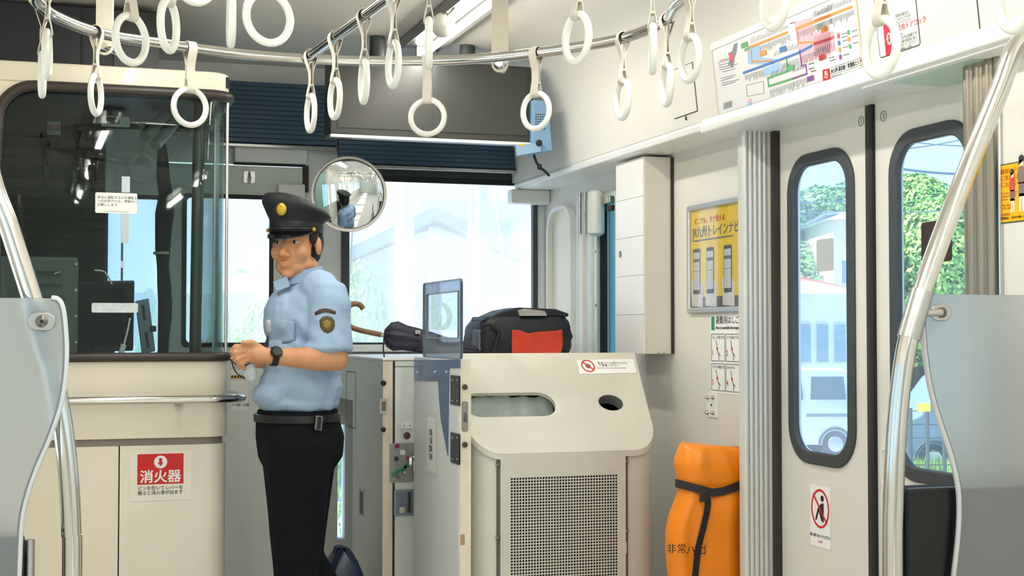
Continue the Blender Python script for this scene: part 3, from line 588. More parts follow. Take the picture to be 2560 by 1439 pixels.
# ------------------------------------------------------------------ hanging straps
HS = 0.185
def strap_proto():
    t = thing('hanging_strap', 'proto', 'hanging strap', (0, 0, 0), 'hanging straps with white rings')
    mb = MB(); ringp = [(0.056*math.cos(2*math.pi*k/40), 0, 0.056*math.sin(2*math.pi*k/40)) for k in range(40)]; mb.tube(ringp, 0.0092, 12, True); mb.build('ring', M_RING, t, smooth='all')
    half = [(0.0118, 0.056), (0.0085, 0.074), (0.0042, 0.092), (0.0032, 0.110), (0.0045, 0.132), (0.013, 0.157), (0.0195, 0.178)]
    top = [(0.0195*math.cos(R(a_)), HS + 0.0195*math.sin(R(a_))) for a_ in range(0, 181, 30)]
    bot = [(0.0118*math.cos(R(a_)), 0.056 + 0.0118*math.sin(R(a_))) for a_ in range(210, 331, 30)]
    lp = half + top + [(-y, z) for y, z in half[::-1]] + bot; n = len(lp); vs = []
    for k in range(n):
        (y0, z0), (y1, z1), (y, z) = lp[(k-1) % n], lp[(k+1) % n], lp[k]
        d_ = Vector((y1 - y0, z1 - z0)).normalized(); nn = Vector((d_.y, -d_.x))*0.0013
        for x, s in ((-0.0145, 1), (0.0145, 1), (0.0145, -1), (-0.0145, -1)): vs.append((x, y + nn.x*s, z + nn.y*s))
    fs = [(4*k + j, 4*k + (j+1) % 4, 4*((k+1) % n) + (j+1) % 4, 4*((k+1) % n) + j) for k in range(n) for j in range(4)]
    st = MB().add(vs, fs).build('strap', M_STRAP, t, smooth=True)
    for s in (-1, 1):
        mb = MB(); mb.prism([(a_, s*0.0046, b_) for a_, b_ in rrect(-0.006, 0.092, 0.006, 0.126, 0.0058)], (0, s*0.0028, 0)); mb.build('buckle', mat('buckle_cream', (220, 212, 192), 0.4), st, smooth=True)
    for z in (0.088,): MB().box((-0.0152, -0.0062, z - 0.003), (0.0152, 0.0062, z + 0.003)).build('keeper', M_STRAP, t)
    return t
FR, CR, NR = 'on the far arc of the loop rail', 'on the straight centre rail', 'on the near arc of the loop rail'
rings = [  # centre px, py, width, height, sign, ring height, label
 (102, 200, 22, 118, 1, 0, 'edge-on white ring strap hanging lowest at the booth-side bend of the rail'),
 (122, 150, 27, 122, 1, 0, 'edge-on white ring strap higher at the booth-side bend of the rail'),
 (238, 240, 40, 108, 1, 0, 'narrow oval ring strap beside the cream hanger over the booth window'),
 (327, 98, 90, 132, 1, 0, 'wide tilted ring strap in front of the dark equipment case'),
 (421, 36, 58, 140, 1, 0, 'half-cut ring strap against the dark equipment case edge'),
 (577, 46, 26, 145, -1, 0, 'edge-on shaded ring strap in front of the plain grey ceiling'),
 (485, -68, 120, 160, 1, 0, 'ring strap almost wholly above the frame over the booth'),
 (678, 66, 128, 145, 1, 0, 'large round ring strap facing front above the slat blind'),
 (474, 272, 95, 106, 1, 0, 'round ring strap hanging over the booth window corner'),
 (781, 283, 35, 106, -1, 0, 'narrow ring strap at the far end of the centre rail'),
 (839, 247, 40, 110, -1, 0, 'second narrow ring strap from the far end of the centre rail'),
 (906, 200, 32, 120, -1, 0, 'third narrow ring strap from the far end of the centre rail'),
 (980, 147, 44, 127, -1, 0, 'fourth narrow ring strap from the far end of the centre rail'),
 (1067, 92, 21, 138, -1, 0, 'edge-on ring strap in front of the lit ceiling tube'),
 (1069, 293, 100, 102, -1, 0, 'round ring strap facing front before the dark fare screen middle'),
 (1343, 278, 80, 103, -1, 0, 'round ring strap before the blue device beside the fare screen'),
 (1437, 110, 76, 134, -1, 0, 'tilted ring strap above the far arc, before the bare coving'),
 (1551, 247, 46, 108, -1, 0, 'narrow ring strap hanging before the bare coving panel'),
 (1628, 160, 22, 118, -1, 0, 'edge-on ring strap at the door-side bend of the rail'),
 (1661, 207, 39, 116, -1, 0, 'slim ring strap before the small hatch on the coving'),
 (1730, 94, 66, 134, -1, 0, 'tilted ring strap between the small hatch and the route map'),
 (1937, 2, 76, 150, -1, 0, 'half-cut ring strap above the route map'),
 (2203, 107, 98, 163, -1, 1, 'large grey-lit ring strap before the red door-cock notice'),
 (2541, -9, 105, 185, -1, 1, 'half-cut ring strap above the sloping pole top'),
]
rail_pts = []
for pl_ in (spline(loop, 24, True), [ca.lerp(cb_, k/120) for k in range(121)], [Vector((1.57, 0.6 + 2.15*k/160, 1.958)) for k in range(161)]):
    for q in pl_:
        d_ = q - CAM; dep = d_.dot(FW)
        if dep > 0.5: rail_pts.append((1280 + FPX*d_.dot(RX)/dep, q))
proto = strap_proto(); first = True
for (px, py, w_, h_, sg, low, lab) in rings:
    c = onZ(px, py, 1.958 - HS if low else RZ - HS)
    near_ = [(( q - Vector((0, 0, HS)) - c).length, q) for x_, q in rail_pts if abs(x_ - px) < 6]
    if near_ and min(near_, key=lambda k: k[0])[0] < 0.3: c = min(near_, key=lambda k: k[0])[1] - Vector((0, 0, HS))
    th = math.atan2(c.x, c.y); ca_ = max(-1, min(1, (w_/h_*0.13 - 0.0184)/0.112)); az = -th + sg*math.acos(ca_)
    if first: o = proto; o.location = c; o.rotation_euler = (0, 0, az); first = False
    else: o = clone(proto, c, az)
    o['label'] = lab

# ------------------------------------------------------------------ frosted seat-end partitions and poles
M_FROST = frosted_mat('frosted_panel', (244, 247, 250), 0.6, 0.22)
def partition(name, label, Y, edge, wallx, plate, link, side):
    t = thing(name, label, 'partition', ((edge[0][0] > 1280 and 2.0 or -0.2), Y, 0.2))
    P = PF(Y); e = [P.hit(x, y) for x, y in edge]; e = spline(e, 5)
    ez = e[-1]; e.append(Vector((ez.x + side*0.05, Y, 0.35)))
    poly = e + [Vector((wallx, Y, 0.35)), Vector((wallx, Y, e[0].z))]
    MB().prism(poly, (0, 0.012, 0)).build('frosted_panel', M_FROST, t)
    tube('edge_trim', [p + Vector((0, 0.006, 0)) for p in e], 0.0065, mat('edge_trim', (206, 208, 210), 0.35, 0.2), t, 10)
    c = P.hit(*plate); a, b = c.x, c.z
    mb = MB(); mb.prism([(x, Y - 0.0005, z) for x, z in rrect(a - 0.027, b - 0.0185, a + 0.027, b + 0.0185, 0.018)], (0, -0.005, 0)); pl = mb.build('fixing_plate', M_STEEL, t, smooth=True, bevel=0.002)
    MB().lathe([(0.012, 0), (0.012, 0.004), (0.008, 0.007)], (a, Y - 0.005, b), (0, -1, 0), 18).build('screw', mat('dark_steel', (110, 108, 100), 0.3, 1.0), pl, smooth=True)
    MB().box((a - 0.003, Y - 0.0128, b - 0.003), (a + 0.003, Y - 0.0118, b + 0.003)).build('hex_socket', M_BLACK, pl)
    return t, P
t, P = partition('seat_partition', 'frosted partition with wavy edge beside the sliding doors', 2.70,
    [(2332, 735), (2320, 741), (2313, 765), (2311, 810), (2317, 890), (2331, 975), (2354, 1055), (2381, 1135), (2397, 1205), (2402, 1260), (2399, 1340), (2388, 1439)], 2.205, (2350, 781), None, 1)
t, P = partition('seat_partition', 'frosted partition with wavy edge before the cream booth', 3.00,
    [(128, 745), (146, 750), (157, 775), (163, 830), (165, 880), (161, 950), (148, 1020), (120, 1100), (90, 1170), (66, 1240), (52, 1310), (46, 1439)], XL + 0.005, (104, 803), None, -1)
def pole(label, Y, pts, r, ztop, xtop, clamp, plate):
    t = thing('grab_pole', label, 'grab pole', onY(*pts[-1], Y)); t.location.z = 0
    p = [onY(x, y, Y) for x, y in pts]; p = [Vector((xtop, Y, ztop))] + p + [Vector((p[-1].x, Y, 0.0))]
    tube('tube', spline(p, 8), r, M_CHROME, t, 20)
    c = onY(*clamp, Y); k = [q for q in spline(p, 8) if abs(q.z - c.z) < 0.06]
    tube('clamp_sleeve', [k[0], k[-1]], r + 0.003, M_STEEL, t, 20)
    f = onY(*plate, Y); tube('clamp_arm', [c, Vector(((c.x + f.x)/2, Y - 0.01, c.z)), Vector((f.x, Y - 0.004, f.z))], 0.008, M_STEEL, t)
    MB().lathe([(r + 0.012, 0), (r + 0.012, 0.006), (r + 0.002, 0.012)], (p[-1].x, Y, 0), (0, 0, 1), 20).build('floor_flange', M_STEEL, t, smooth=True)
pole('chrome pole curving up from the door-side partition to the white lip', 2.675, [(2540, 118), (2500, 222), (2440, 370), (2380, 522), (2325, 670), (2290, 778), (2266, 870), (2250, 980), (2240, 1100), (2234, 1250), (2232, 1439)], 0.0225, 1.884, 2.125, (2293, 782), (2350, 781))
pole('chrome pole curving behind the booth-side partition', 3.04, [(-30, 405), (25, 573), (80, 745), (122, 880), (146, 1000), (162, 1100), (173, 1220), (178, 1330), (180, 1439)], 0.0205, 1.90, -0.20, (108, 830), (104, 803))
# dark seat ends beyond the partitions
def seat(label, x0, x1, y0, y1, ztop, edge):
    t = thing('bench_seat', label, 'bench seat', ((x0 + x1)/2, (y0 + y1)/2, 0))
    MB().box((x0, y0 + 0.02, 0.05), (x1, y1, ztop)).build('backrest', M_NAVYSEAT, t, bevel=0.02)
    MB().box((x0 - 0.0, y0, 0.0), (x1, y0 + 0.018, ztop + 0.004)).build('back_shell', mat('black_shell', (20, 22, 26), 0.3), t, bevel=0.005)
    tube('edge_tube', [(edge, y0 + 0.03, 0.0), (edge, y0 + 0.03, ztop - 0.01)], 0.011, M_STEEL, t)
seat('dark navy seat end standing between the door-side partition and the door', 1.812, 2.20, 2.722, 2.84, 0.845, 1.80)
seat('dark navy seat end hidden behind the booth-side partition', XL + 0.02, -0.064, 3.02, 3.14, 0.785, -0.055)
# ------------------------------------------------------------------ blinds, fare screen, mirror and fittings at the front
def slat_blind(label, x0, x1, z0, z1, Y, n, hem=True):
    t = thing('slat_blind', label, 'blind', ((x0 + x1)/2, Y, z0)); p = (z1 - z0)/n
    MB().box((x0, Y + 0.012, z0), (x1, Y + 0.02, z1)).build('backing', mat('blind_backing', (22, 30, 38), 0.6), t)
    proto_ = MB().obox(((x0+x1)/2, Y, z0 + p/2), ((x1-x0)/2, 0, 0), (0, 0.009, -0.004), (0, 0.0012, p*0.42)).build('slat', M_NAVYSLAT, t)
    for k in range(1, n):
        c = proto_.copy(); COL.objects.link(c); c.location.z += k*p
    MB().box((x0 - 0.004, Y - 0.014, z0 - 0.018), (x1 + 0.004, Y + 0.012, z0 - 0.002)).build('bottom_rail', M_STEEL, t, bevel=0.003)
    return t
slat_blind('dark slatted blind box between the booth and the fare screen', 0.60, 1.235, 2.075, 2.36, FY - 0.06, 13)
slat_blind('dark slatted blind box under the fare screen above the windshield', 1.245, 2.24, 1.995, 2.34, FY - 0.08, 16)
b_ = bpy.data.objects['slat_blind']
tv = thing('fare_screen', 'wide dark twin fare display hung from two posts', 'display', (1.55, 5.95, 2.03))
TY = 5.74; a, b = onY(826, 343, TY), onY(1334, 350, TY); zt = onY(1080, 152, TY).z; zb = (a.z + b.z)/2
MB().box((a.x, TY, zb), (b.x, TY + 0.14, zt)).build('casing', mat('screen_casing', (56, 57, 54), 0.4), tv, bevel=0.006)
xm = onY(1088, 250, TY).x
for nm, x0, x1, l in (('screen', a.x + 0.03, xm - 0.012, 'left dark screen'), ('screen', xm + 0.012, b.x - 0.03, 'right dark screen')):
    MB().box((x0, TY - 0.004, zb + 0.03), (x1, TY, zt - 0.012)).build(nm, mat('dark_screen', (60, 61, 57), 0.36, vary=0.03), tv)
MB().box((xm - 0.012, TY - 0.006, zb + 0.012), (xm + 0.012, TY, zt)).build('centre_bar', M_DARKBOX, tv)
MB().box((a.x, TY - 0.006, zb - 0.01), (b.x, TY + 0.02, zb + 0.001)).build('bottom_trim', mat('bright_trim', (236, 238, 232), 0.25, 0.3), tv)
for px in (945, 1170):
    c = onY(px, 130, TY + 0.05); MB().lathe([(0.034, 0), (0.034, 2.45 - zt)], (c.x, TY + 0.06, zt), (0, 0, 1), 20).build('hanger_post', M_DARKBOX, tv, smooth=True)
# blue device
bd = thing('blue_device', 'blue metal device with speaker holes beside the fare screen', 'device', onY(1350, 380, 5.7100))
a, b = onY(1337, 376, 5.7100), onY(1374, 252, 5.7100)
body = MB().prism([(a.x - 0.01, 5.7100, b.z), (b.x - 0.004, 5.7100, b.z), (b.x + 0.012, 5.7100, a.z + 0.005), (a.x - 0.012, 5.7100, a.z - 0.02)], (0, 0.06, 0)).build('body', mat('device_blue', (124, 162, 200), 0.4), bd, bevel=0.003)
a2, b2 = onY(1290, 362, 5.7050), onY(1350, 392, 5.7050)
MB().prism([(a2.x, 5.6900, a2.z), (b2.x, 5.6900, a2.z + 0.012), (b2.x, 5.6900, b2.z + 0.02), (a2.x + 0.005, 5.6900, b2.z)], (0, 0.03, 0)).build('lower_arm', mat('device_blue_pale', (150, 182, 212), 0.4), bd, bevel=0.002)
k = onY(1343, 359, 5.7100); MB().lathe([(0.014, 0), (0.014, 0.006), (0.01, 0.008)], (k.x, 5.6880, k.z), (0, -1, 0), 18).build('knob', M_BLACK, bd, smooth=True)
mb = MB()
for i in range(5):
    for j in range(7):
        c = onY(1340 + i*5.5, 286 + j*6, 5.7100); mb.lathe([(0.003, 0), (0.003, 0.001)], (c.x, 5.7095, c.z), (0, -1, 0), 6)
o_ = mb.build('speaker_holes', M_BLACK, bd); o_['kind'] = 'stuff'
k = onY(1303, 362, 5.6900); MB().box((k.x - 0.012, 5.6885, k.z - 0.004), (k.x + 0.012, 5.6900, k.z + 0.004)).build('sticker', mat('yellow_mark', (236, 190, 60), 0.5), bd)
mb = MB().tube(spline([onY(1334, 385, 5.7200), onY(1341, 405, 5.7300), onY(1350, 418, 5.7400), onY(1362, 428, 5.77), onY(1372, 438, 5.81)], 6), 0.006, 8); tag(mb.build('black_cable', M_BLACK, smooth=True), 'short black knotted cable under the blue device', 'cable')
c = onY(1349, 417, 5.7350); MB().ellipsoid(c, (0.012, 0.012, 0.014), None, 10, 6).build('knot', M_BLACK, bpy.data.objects['black_cable'], smooth='all')
c = onZ(1342, 446, 1.955); mb = MB().prism([c + RX*x_ + Vector((0, 0, z_)) for x_, z_ in ((-0.06, 0.028), (0.0, 0.018), (0.055, 0.012), (0.06, -0.0), (-0.045, -0.022))], FW*0.06); tag(mb.build('lip_case', mat('case_grey', (66, 72, 70), 0.45), bevel=0.006), 'dark wedge case on the white lip under the blue device', 'case')
# round mirror
mr = thing('round_mirror', 'round convex mirror with ivory rim above the windshield edge', 'mirror', onY(872, 580, 6.0))
c = onY(872, 485, 6.0); nrm = Vector((-0.25, -0.94, -0.14)).normalized(); rm_ = 95*6.05/FPX
sph = 0.62; prof_ = [(max(1e-4, rm_*0.955*k/14), math.sqrt(sph**2 - (rm_*0.955*k/14)**2) - math.sqrt(sph**2 - (rm_*0.955)**2)) for k in range(15)]
MB().lathe([(1e-4, -0.012), (rm_*0.955, -0.012)] + prof_[::-1], c, nrm, 48).build('mirror_glass', mat('mirror_silver', (228, 234, 236), 0.015, 1.0, vary=0.0), mr, smooth='all')
MB().lathe([(rm_*0.93, -0.018), (rm_, -0.014), (rm_*1.005, 0.0), (rm_*0.985, 0.008), (rm_*0.94, 0.006), (rm_*0.93, -0.018)], c, nrm, 48).build('rim', mat('ivory_rim', (226, 220, 208), 0.4), mr, smooth=True)
tube('arm', spline([c - nrm*0.015, c - nrm*0.06 + Vector((0, 0, 0.03)), Vector((c.x + 0.02, FY - 0.1, c.z + 0.08)), Vector((c.x + 0.03, FY, c.z + 0.1))], 6), 0.009, M_WHITE, mr)
bx_ = thing('switch_box', 'small white switch box on the end wall above the cap', 'switch box', onY(728, 492, FY)); a, b = onY(695, 492, FY - 0.05), onY(762, 461, FY - 0.05)
MB().box((a.x, FY - 0.06, a.z - 0.06), (b.x, FY - 0.03, b.z)).build('body', M_WHITE, bx_, bevel=0.005)
for px in (709, 724): k = onY(px, 466, FY - 0.06); MB().lathe([(0.004, 0), (0.004, 0.003)], (k.x, FY - 0.06, k.z), (0, -1, 0), 10).build('screw', M_STEEL, bx_)
# chrome and white fitting by the crew window
cf = thing('window_latch', 'white rounded latch housing with chrome bars by the crew window', 'latch', onX(1480, 592, 2.26))
c0, c1 = onX(1490, 590, 2.25), onX(1490, 474, 2.25)
MB().lathe([(0.02, 0), (0.036, 0.012), (0.038, 0.03), (0.038, c1.z - c0.z - 0.03), (0.034, c1.z - c0.z - 0.01), (0.02, c1.z - c0.z)], c0, (0, 0, 1), 20).build('housing', mat('latch_white', (214, 218, 212), 0.4), cf, smooth=True)
for px in (1449, 1462):
    tube('chrome_bar', [onX(px, 585, 2.262), onX(px, 482, 2.262)], 0.008, M_CHROME, cf)
MB().obox(onX(1520, 500, 2.28), (0.015, 0, 0), (0, 0.05, 0), (0, 0, 0.016)).build('hinge_block', M_CHROME, cf, bevel=0.004)
MB().obox(onX(1527, 520, 2.285), (0.012, 0, 0), (0, 0.03, 0), (0, 0, 0.012)).build('catch', M_BROWNSEAL, cf, bevel=0.003)

# ------------------------------------------------------------------ side cabinet, gate leaf, bin
def cut(o, cutters):
    """bake the holes cut by the given meshes into o and drop the cutters"""
    for c in cutters:
        m = o.modifiers.new('cut', 'BOOLEAN'); m.operation = 'DIFFERENCE'; m.object = c; m.solver = 'EXACT'
    dg = bpy.context.evaluated_depsgraph_get(); me = bpy.data.meshes.new_from_object(o.evaluated_get(dg)); o.modifiers.clear(); o.data = me
    for c in cutters: bpy.data.objects.remove(c)
KX, KY, KZ = 1.225, 5.45, 1.09
kb = thing('control_cabinet', 'pale grey-green control cabinet below the windshield', 'cabinet', (1.72, 6.0, 0))
MB().box((KX, KY + 0.012, 0), (2.27, 6.06, KZ - 0.004)).build('body', mat('cabinet_paint', (214, 220, 220), 0.4, vary=0.03), kb)
MB().box((KX, 6.06, 0.9), (2.27, FY - 0.05, KZ - 0.004)).build('rear_shelf', mat('cabinet_paint', (214, 220, 220)), kb)
MB().box((KX - 0.004, KY, KZ - 0.004), (2.272, FY - 0.05, KZ + 0.006)).build('worktop', M_WALL_W, kb, bevel=0.003)
MB().box((KX - 0.003, KY, 0), (1.262, KY + 0.012, KZ - 0.006)).build('edge_strip', mat('stained_cream', (222, 208, 186), 0.5, vary=0.10, scale=14, stretch=(3, 3, 0.6)), kb)
MB().box((1.262, KY + 0.002, 0), (1.272, KY + 0.013, KZ - 0.006)).build('dark_gap', M_BROWNSEAL, kb)
PK = PF(KY)
a0 = PK.loc(972, 1000)[0]; MB().box((1.272, KY + 0.001, 0), (1.42, KY + 0.012, KZ - 0.03)).build('device_panel', M_GREYPAINT, kb)
MB().box((1.272, KY + 0.001, KZ - 0.026), (1.42, KY + 0.012, KZ - 0.006)).build('top_strip', M_GREYPAINT, kb)
def on(P, x, y): return P.loc(x, y)
for (px, py, r, m, nm) in ((958, 957, 0.011, M_BLACK, 'bolt'), (958, 1073, 0.010, M_BLACK, 'bolt')):
    c = PK.hit(px, py); MB().lathe([(r, 0), (r, 0.006), (r*0.6, 0.009)], (c.x, KY, c.z), (0, -1, 0), 16).build(nm, m, kb, smooth=True)
def plate_px(P, nm, px, m, par, h=0.0005, t=0.003, r=0.003):
    x0, y0, x1, y1 = px; a0, a1 = P.loc(x0, (y0+y1)/2)[0], P.loc(x1, (y0+y1)/2)[0]; b0, b1 = P.loc((x0+x1)/2, y1)[1], P.loc((x0+x1)/2, y0)[1]
    mb = MB(); P.poly(mb, rrect(a0, b0, a1, b1, min(r, abs(a1-a0)*0.45, abs(b1-b0)*0.45)), h, t); return mb.build(nm, m, par)
plate_px(PK, 'latch_plate', (949, 996, 968, 1034), M_STEEL, kb)
plate_px(PK, 'latch_slot', (954, 1003, 964, 1026), mat('latch_brown', (120, 100, 72), 0.5), kb, 0.0036, 0.001)
plate_px(PK, 'socket_plate', (1002, 1056, 1031, 1070), M_WHITE, kb)
for px in (1010, 1024): c = PK.hit(px, 1063); MB().lathe([(0.0025, 0), (0.0025, 0.001)], (c.x, KY - 0.0036, c.z), (0, -1, 0), 8).build('pin_hole', M_BLACK, kb)
c = PK.hit(1017, 1088); MB().lathe([(0.014, 0), (0.014, 0.004), (0.011, 0.006)], (c.x, KY, c.z), (0, -1, 0), 20).build('round_button', mat('brown_button', (96, 58, 48), 0.35), kb, smooth=True)
rp = plate_px(PK, 'lever_recess', (974, 1107, 1046, 1205), mat('recess_grey', (150, 154, 148), 0.5, vary=0.1, scale=40), kb, 0.0005, 0.002, 0.006)
for (px, py, r, m, nm) in ((992, 1113, 0.0085, mat('magenta_button', (150, 30, 80), 0.4), 'red_button'), (990, 1146, 0.0085, M_DARKBOX, 'dark_button'), (1018, 1143, 0.006, M_RED, 'red_dot'), (994, 1191, 0.007, M_INKGREY, 'grey_button'), (1010, 1180, 0.008, M_ALU, 'round_knob')):
    c = PK.hit(px, py); MB().lathe([(r, 0), (r, 0.008), (r*0.7, 0.011)], (c.x, KY - 0.002, c.z), (0, -1, 0), 16).build(nm, m, rp, smooth=True)
mb = MB(); PK.stroke(mb, [PK.loc(982, 1186), PK.loc(1012, 1166), PK.loc(1030, 1155)], 0.011, 0.004, 0.006); mb.build('green_lever', mat('lever_green', (44, 140, 84), 0.4), rp)
c = PK.hit(1030, 1152); MB().lathe([(0.02, 0), (0.02, 0.01), (0.012, 0.016)], (c.x, KY - 0.003, c.z), (0, -1, 0), 20).build('handle_hub', M_CHROME, rp, smooth=True)
tube('crank_handle', [(c.x + 0.004, KY - 0.018, c.z), (c.x + 0.002, KY - 0.022, c.z - 0.035), (c.x + 0.012, KY - 0.02, c.z - 0.065)], 0.008, M_CHROME, rp)
plate_px(PK, 'name_tag', (1000, 1124, 1012, 1136), M_PAPER, rp, 0.0028, 0.001)
lk = plate_px(PK, 'lock_plate', (984, 1223, 1035, 1288), mat('blue_grey_steel', (146, 158, 170), 0.35, 0.4), kb, 0.0005, 0.006, 0.005)
plate_px(PK, 'lock_recess', (990, 1228, 1030, 1282), mat('lock_dark', (116, 130, 146), 0.4), lk, 0.0066, 0.0015)
plate_px(PK, 'lock_bar', (1018, 1228, 1026, 1280), M_DARKBOX, lk, 0.0082, 0.002)
plate_px(PK, 'padlock', (996, 1265, 1013, 1281), M_CHROME, lk, 0.0082, 0.008)
PL = PR(KX)
def outline_px(P, nm, px, m, par, w=0.002):
    x0, y0, x1, y1 = px; a0, a1 = P.loc(x0, (y0+y1)/2)[0], P.loc(x1, (y0+y1)/2)[0]; b0, b1 = P.loc((x0+x1)/2, y1)[1], P.loc((x0+x1)/2, y0)[1]
    mb = MB(); P.pring(mb, rrect(a0, b0, a1, b1, 0.001), rrect(a0+w, b0+w, a1-w, b1-w, 0.001), 0.0002, 0.0008); return mb.build(nm, m, par)
outline_px(PL, 'hatch_outline', (866, 928, 890, 1068), M_DARKBOX, kb, 0.004)
hp = plate_px(PL, 'pull_recess', (898, 1221, 911, 1288), M_STEEL, kb, 0.0002, 0.002, 0.01)
plate_px(PL, 'pull_slot', (901, 1228, 908, 1284), M_DARKBOX, hp, 0.0024, 0.001, 0.008)

# gate leaf, folded back against the bin
GX0, GX1, GY0, GY1, GZ = 1.326, 1.368, 4.70, 5.36, 1.106
gl = thing('gate_leaf', 'white hinged gate leaf standing open beside the waste bin', 'gate', (1.345, 5.0, 0))
MB().box((GX0, GY0 + 0.01, 0.02), (GX1, GY1, GZ - 0.004)).build('leaf', mat('gate_white', (226, 228, 226), 0.38, vary=0.03), gl, bevel=0.004)
MB().box((GX0 + 0.002, GY0, 0.02), (GX1, GY0 + 0.01, GZ)).build('edge_strip', mat('gate_cream_edge', (230, 220, 200), 0.45, vary=0.06, scale=18), gl)
PE, PS = PF(GY0), PR(GX0)
for py in (967, 1111):
    c = PE.hit(1162, py); MB().lathe([(0.010, 0), (0.009, 0.007)], (c.x, GY0, c.z), (0, -1, 0), 14).build('bolt', mat('bolt_brown', (86, 78, 68), 0.4, 0.5), gl, smooth=True)
lp = plate_px(PE, 'latch_plate', (1154, 1003, 1170, 1078), mat('latch_grey', (150, 152, 140), 0.4, 0.5), gl, 0.0004, 0.002, 0.008)
plate_px(PE, 'latch_slot', (1158, 1030, 1166, 1054), M_CHROME, lp, 0.0026, 0.001, 0.004)
for py in (1011, 1070): c = PE.hit(1162, py); MB().lathe([(0.004, 0), (0.004, 0.002)], (c.x, GY0 - 0.0024, c.z), (0, -1, 0), 10).build('screw', M_STEEL, lp)
plate_px(PE, 'worn_patch', (1151, 1335, 1162, 1362), mat('worn_brown', (178, 150, 110), 0.6, vary=0.2, scale=60), gl, 0.0002, 0.0006)
for (y0, y1) in ((938, 1012), (1082, 1158)):
    h_ = plate_px(PS, 'hinge_plate', (1129, y0, 1151, y1), mat('hinge_blue_black', (38, 46, 60), 0.2, 0.7), gl, 0.0004, 0.004)
    for fx, fy in ((1134, 0.15), (1146, 0.15), (1134, 0.85), (1146, 0.85)):
        c = PS.hit(fx, y0 + (y1 - y0)*fy); MB().lathe([(0.0035, 0), (0.003, 0.002)], (GX0 - 0.0044, c.y, c.z), (-1, 0, 0), 8).build('screw', M_STEEL, h_)
mb = MB(); PS.poly(mb, [PS.loc(*q) for q in ((1037, 900), (1152, 898), (1152, 919), (1124, 919), (1121, 1138), (1104, 1050), (1099, 992), (1097, 952), (1037, 950))], 0.0004, 0.003)
bt_ = mb.build('blue_guard_skirt', mat('blue_mirror_film', (92, 124, 170), 0.2, 0.6, vary=0.05), gl)
for px in (1089, 1118, 1046): c = PS.hit(px, 929); MB().lathe([(0.005, 0), (0.004, 0.003)], (GX0 - 0.0034, c.y, c.z), (-1, 0, 0), 10).build('screw', M_CHROME, bt_)
tg = plate_px(PS, 'card_sleeve', (1064, 1032, 1096, 1188), mat('clear_sleeve', (226, 222, 204), 0.25), gl, 0.0004, 0.0015)
plate_px(PS, 'card', (1069, 1042, 1088, 1176), M_PAPER, tg, 0.002, 0.0006)
PS.text('lettering', '乗務員室\n立入禁止', PS.loc(1078, 1110)[0], PS.loc(1078, 1110)[1], 0.03, M_INKGREY, tg, 'CENTER', h=0.0035, rot=-math.pi/2, leading=0.8)
# clear guard standing on the gate
ag = thing('clear_guard', 'clear acrylic guard plate with rounded corner standing on the gate', 'guard plate', (1.345, 4.9, GZ))
PA = PR(1.347)
o_ = [PA.loc(1060, 893), PA.loc(1154, 893), PA.loc(1154, 706), PA.loc(1146, 696), PA.loc(1060, 718)]
A0, A1 = PA.loc(1060, 800)[0], PA.loc(1154, 800)[0]; B0, B1 = GZ - 0.003, PA.loc(1140, 697)[1]
mb = MB(); PA.pring(mb, rrect(A0, B0, A1, B1, 0.018), rrect(A0 + 0.05, B0 + 0.075, A1 - 0.035, B1 - 0.045, 0.006), -0.004, 0.008); mb.build('frame_plate', pane_mat('blue_acrylic', (206, 216, 230), 0.22, 0.10, (220, 226, 236)), ag)
mb = MB(); PA.pring(mb, rrect(A0, B0, A1, B1, 0.018), rrect(A0 + 0.003, B0 + 0.003, A1 - 0.006, B1 - 0.006, 0.014), -0.0052, 0.0104); mb.build('polished_edge', mat('edge_grey', (120, 128, 138), 0.25, 0.2), ag)
mb = MB(); PA.pring(mb, rrect(A0 + 0.047, B0 + 0.072, A1 - 0.032, B1 - 0.042, 0.006), rrect(A0 + 0.052, B0 + 0.077, A1 - 0.037, B1 - 0.047, 0.006), -0.0052, 0.0104); mb.build('window_edge', mat('edge_grey', (120, 128, 138)), ag)
mb = MB(); PA.rect(mb, A0 + 0.05, B0 + 0.075, A1 - 0.035, B1 - 0.045, -0.001, 0.002); mb.build('pane', M_ACRYLIC, ag)

# waste bin
M_BIN = mat('bin_paint', (208, 205, 191), 0.42, vary=0.03, scale=5)
wb = thing('waste_bin', 'beige waste bin with sloping top and perforated front panel', 'waste bin', (1.73, 4.9, 0))
BX0, BX1, BFY, BBY, BRD = 1.384, 2.082, 4.70, 5.06, 0.10
def bin_fp(off=0.0):
    r = BRD + off; x0, x1 = BX0 - off, BX1 + off; f = BFY - off
    left = [(BX0 + BRD - r*math.cos(R(t)), BFY + BRD - r*math.sin(R(t))) for t in range(0, 91, 9)]
    right = [(BX1 - BRD + r*math.sin(R(t)), BFY + BRD - r*math.cos(R(t))) for t in range(0, 91, 9)]
    return [(x0, BBY)] + left + right + [(x1 + 0.045, BBY)]
SL = (1.098 - 0.762) / (BBY - BFY)
zs = lambda y: 0.762 + SL*(y - BFY)
f0 = bin_fp(); fi = bin_fp(-0.008)
mb = MB(); n_ = len(f0); vs = [(x, y, 0.0) for x, y in f0] + [(x, y, zs(y)) for x, y in f0] + [(x, y, 0.0) for x, y in fi] + [(x, y, zs(y)) for x, y in fi]
fs = []
for k in range(n_):
    j = (k + 1) % n_; fs += [(k, j, n_+j, n_+k), (2*n_+k, 3*n_+k, 3*n_+j, 2*n_+j), (n_+k, n_+j, 3*n_+j, 3*n_+k)]
xg0, xg1 = PF(BFY).loc(1241, 1300)[0], PF(BFY).loc(1569, 1300)[0]
body = mb.add(vs, fs).build('body', M_BIN, wb, smooth=True)
f1 = bin_fp(0.010)
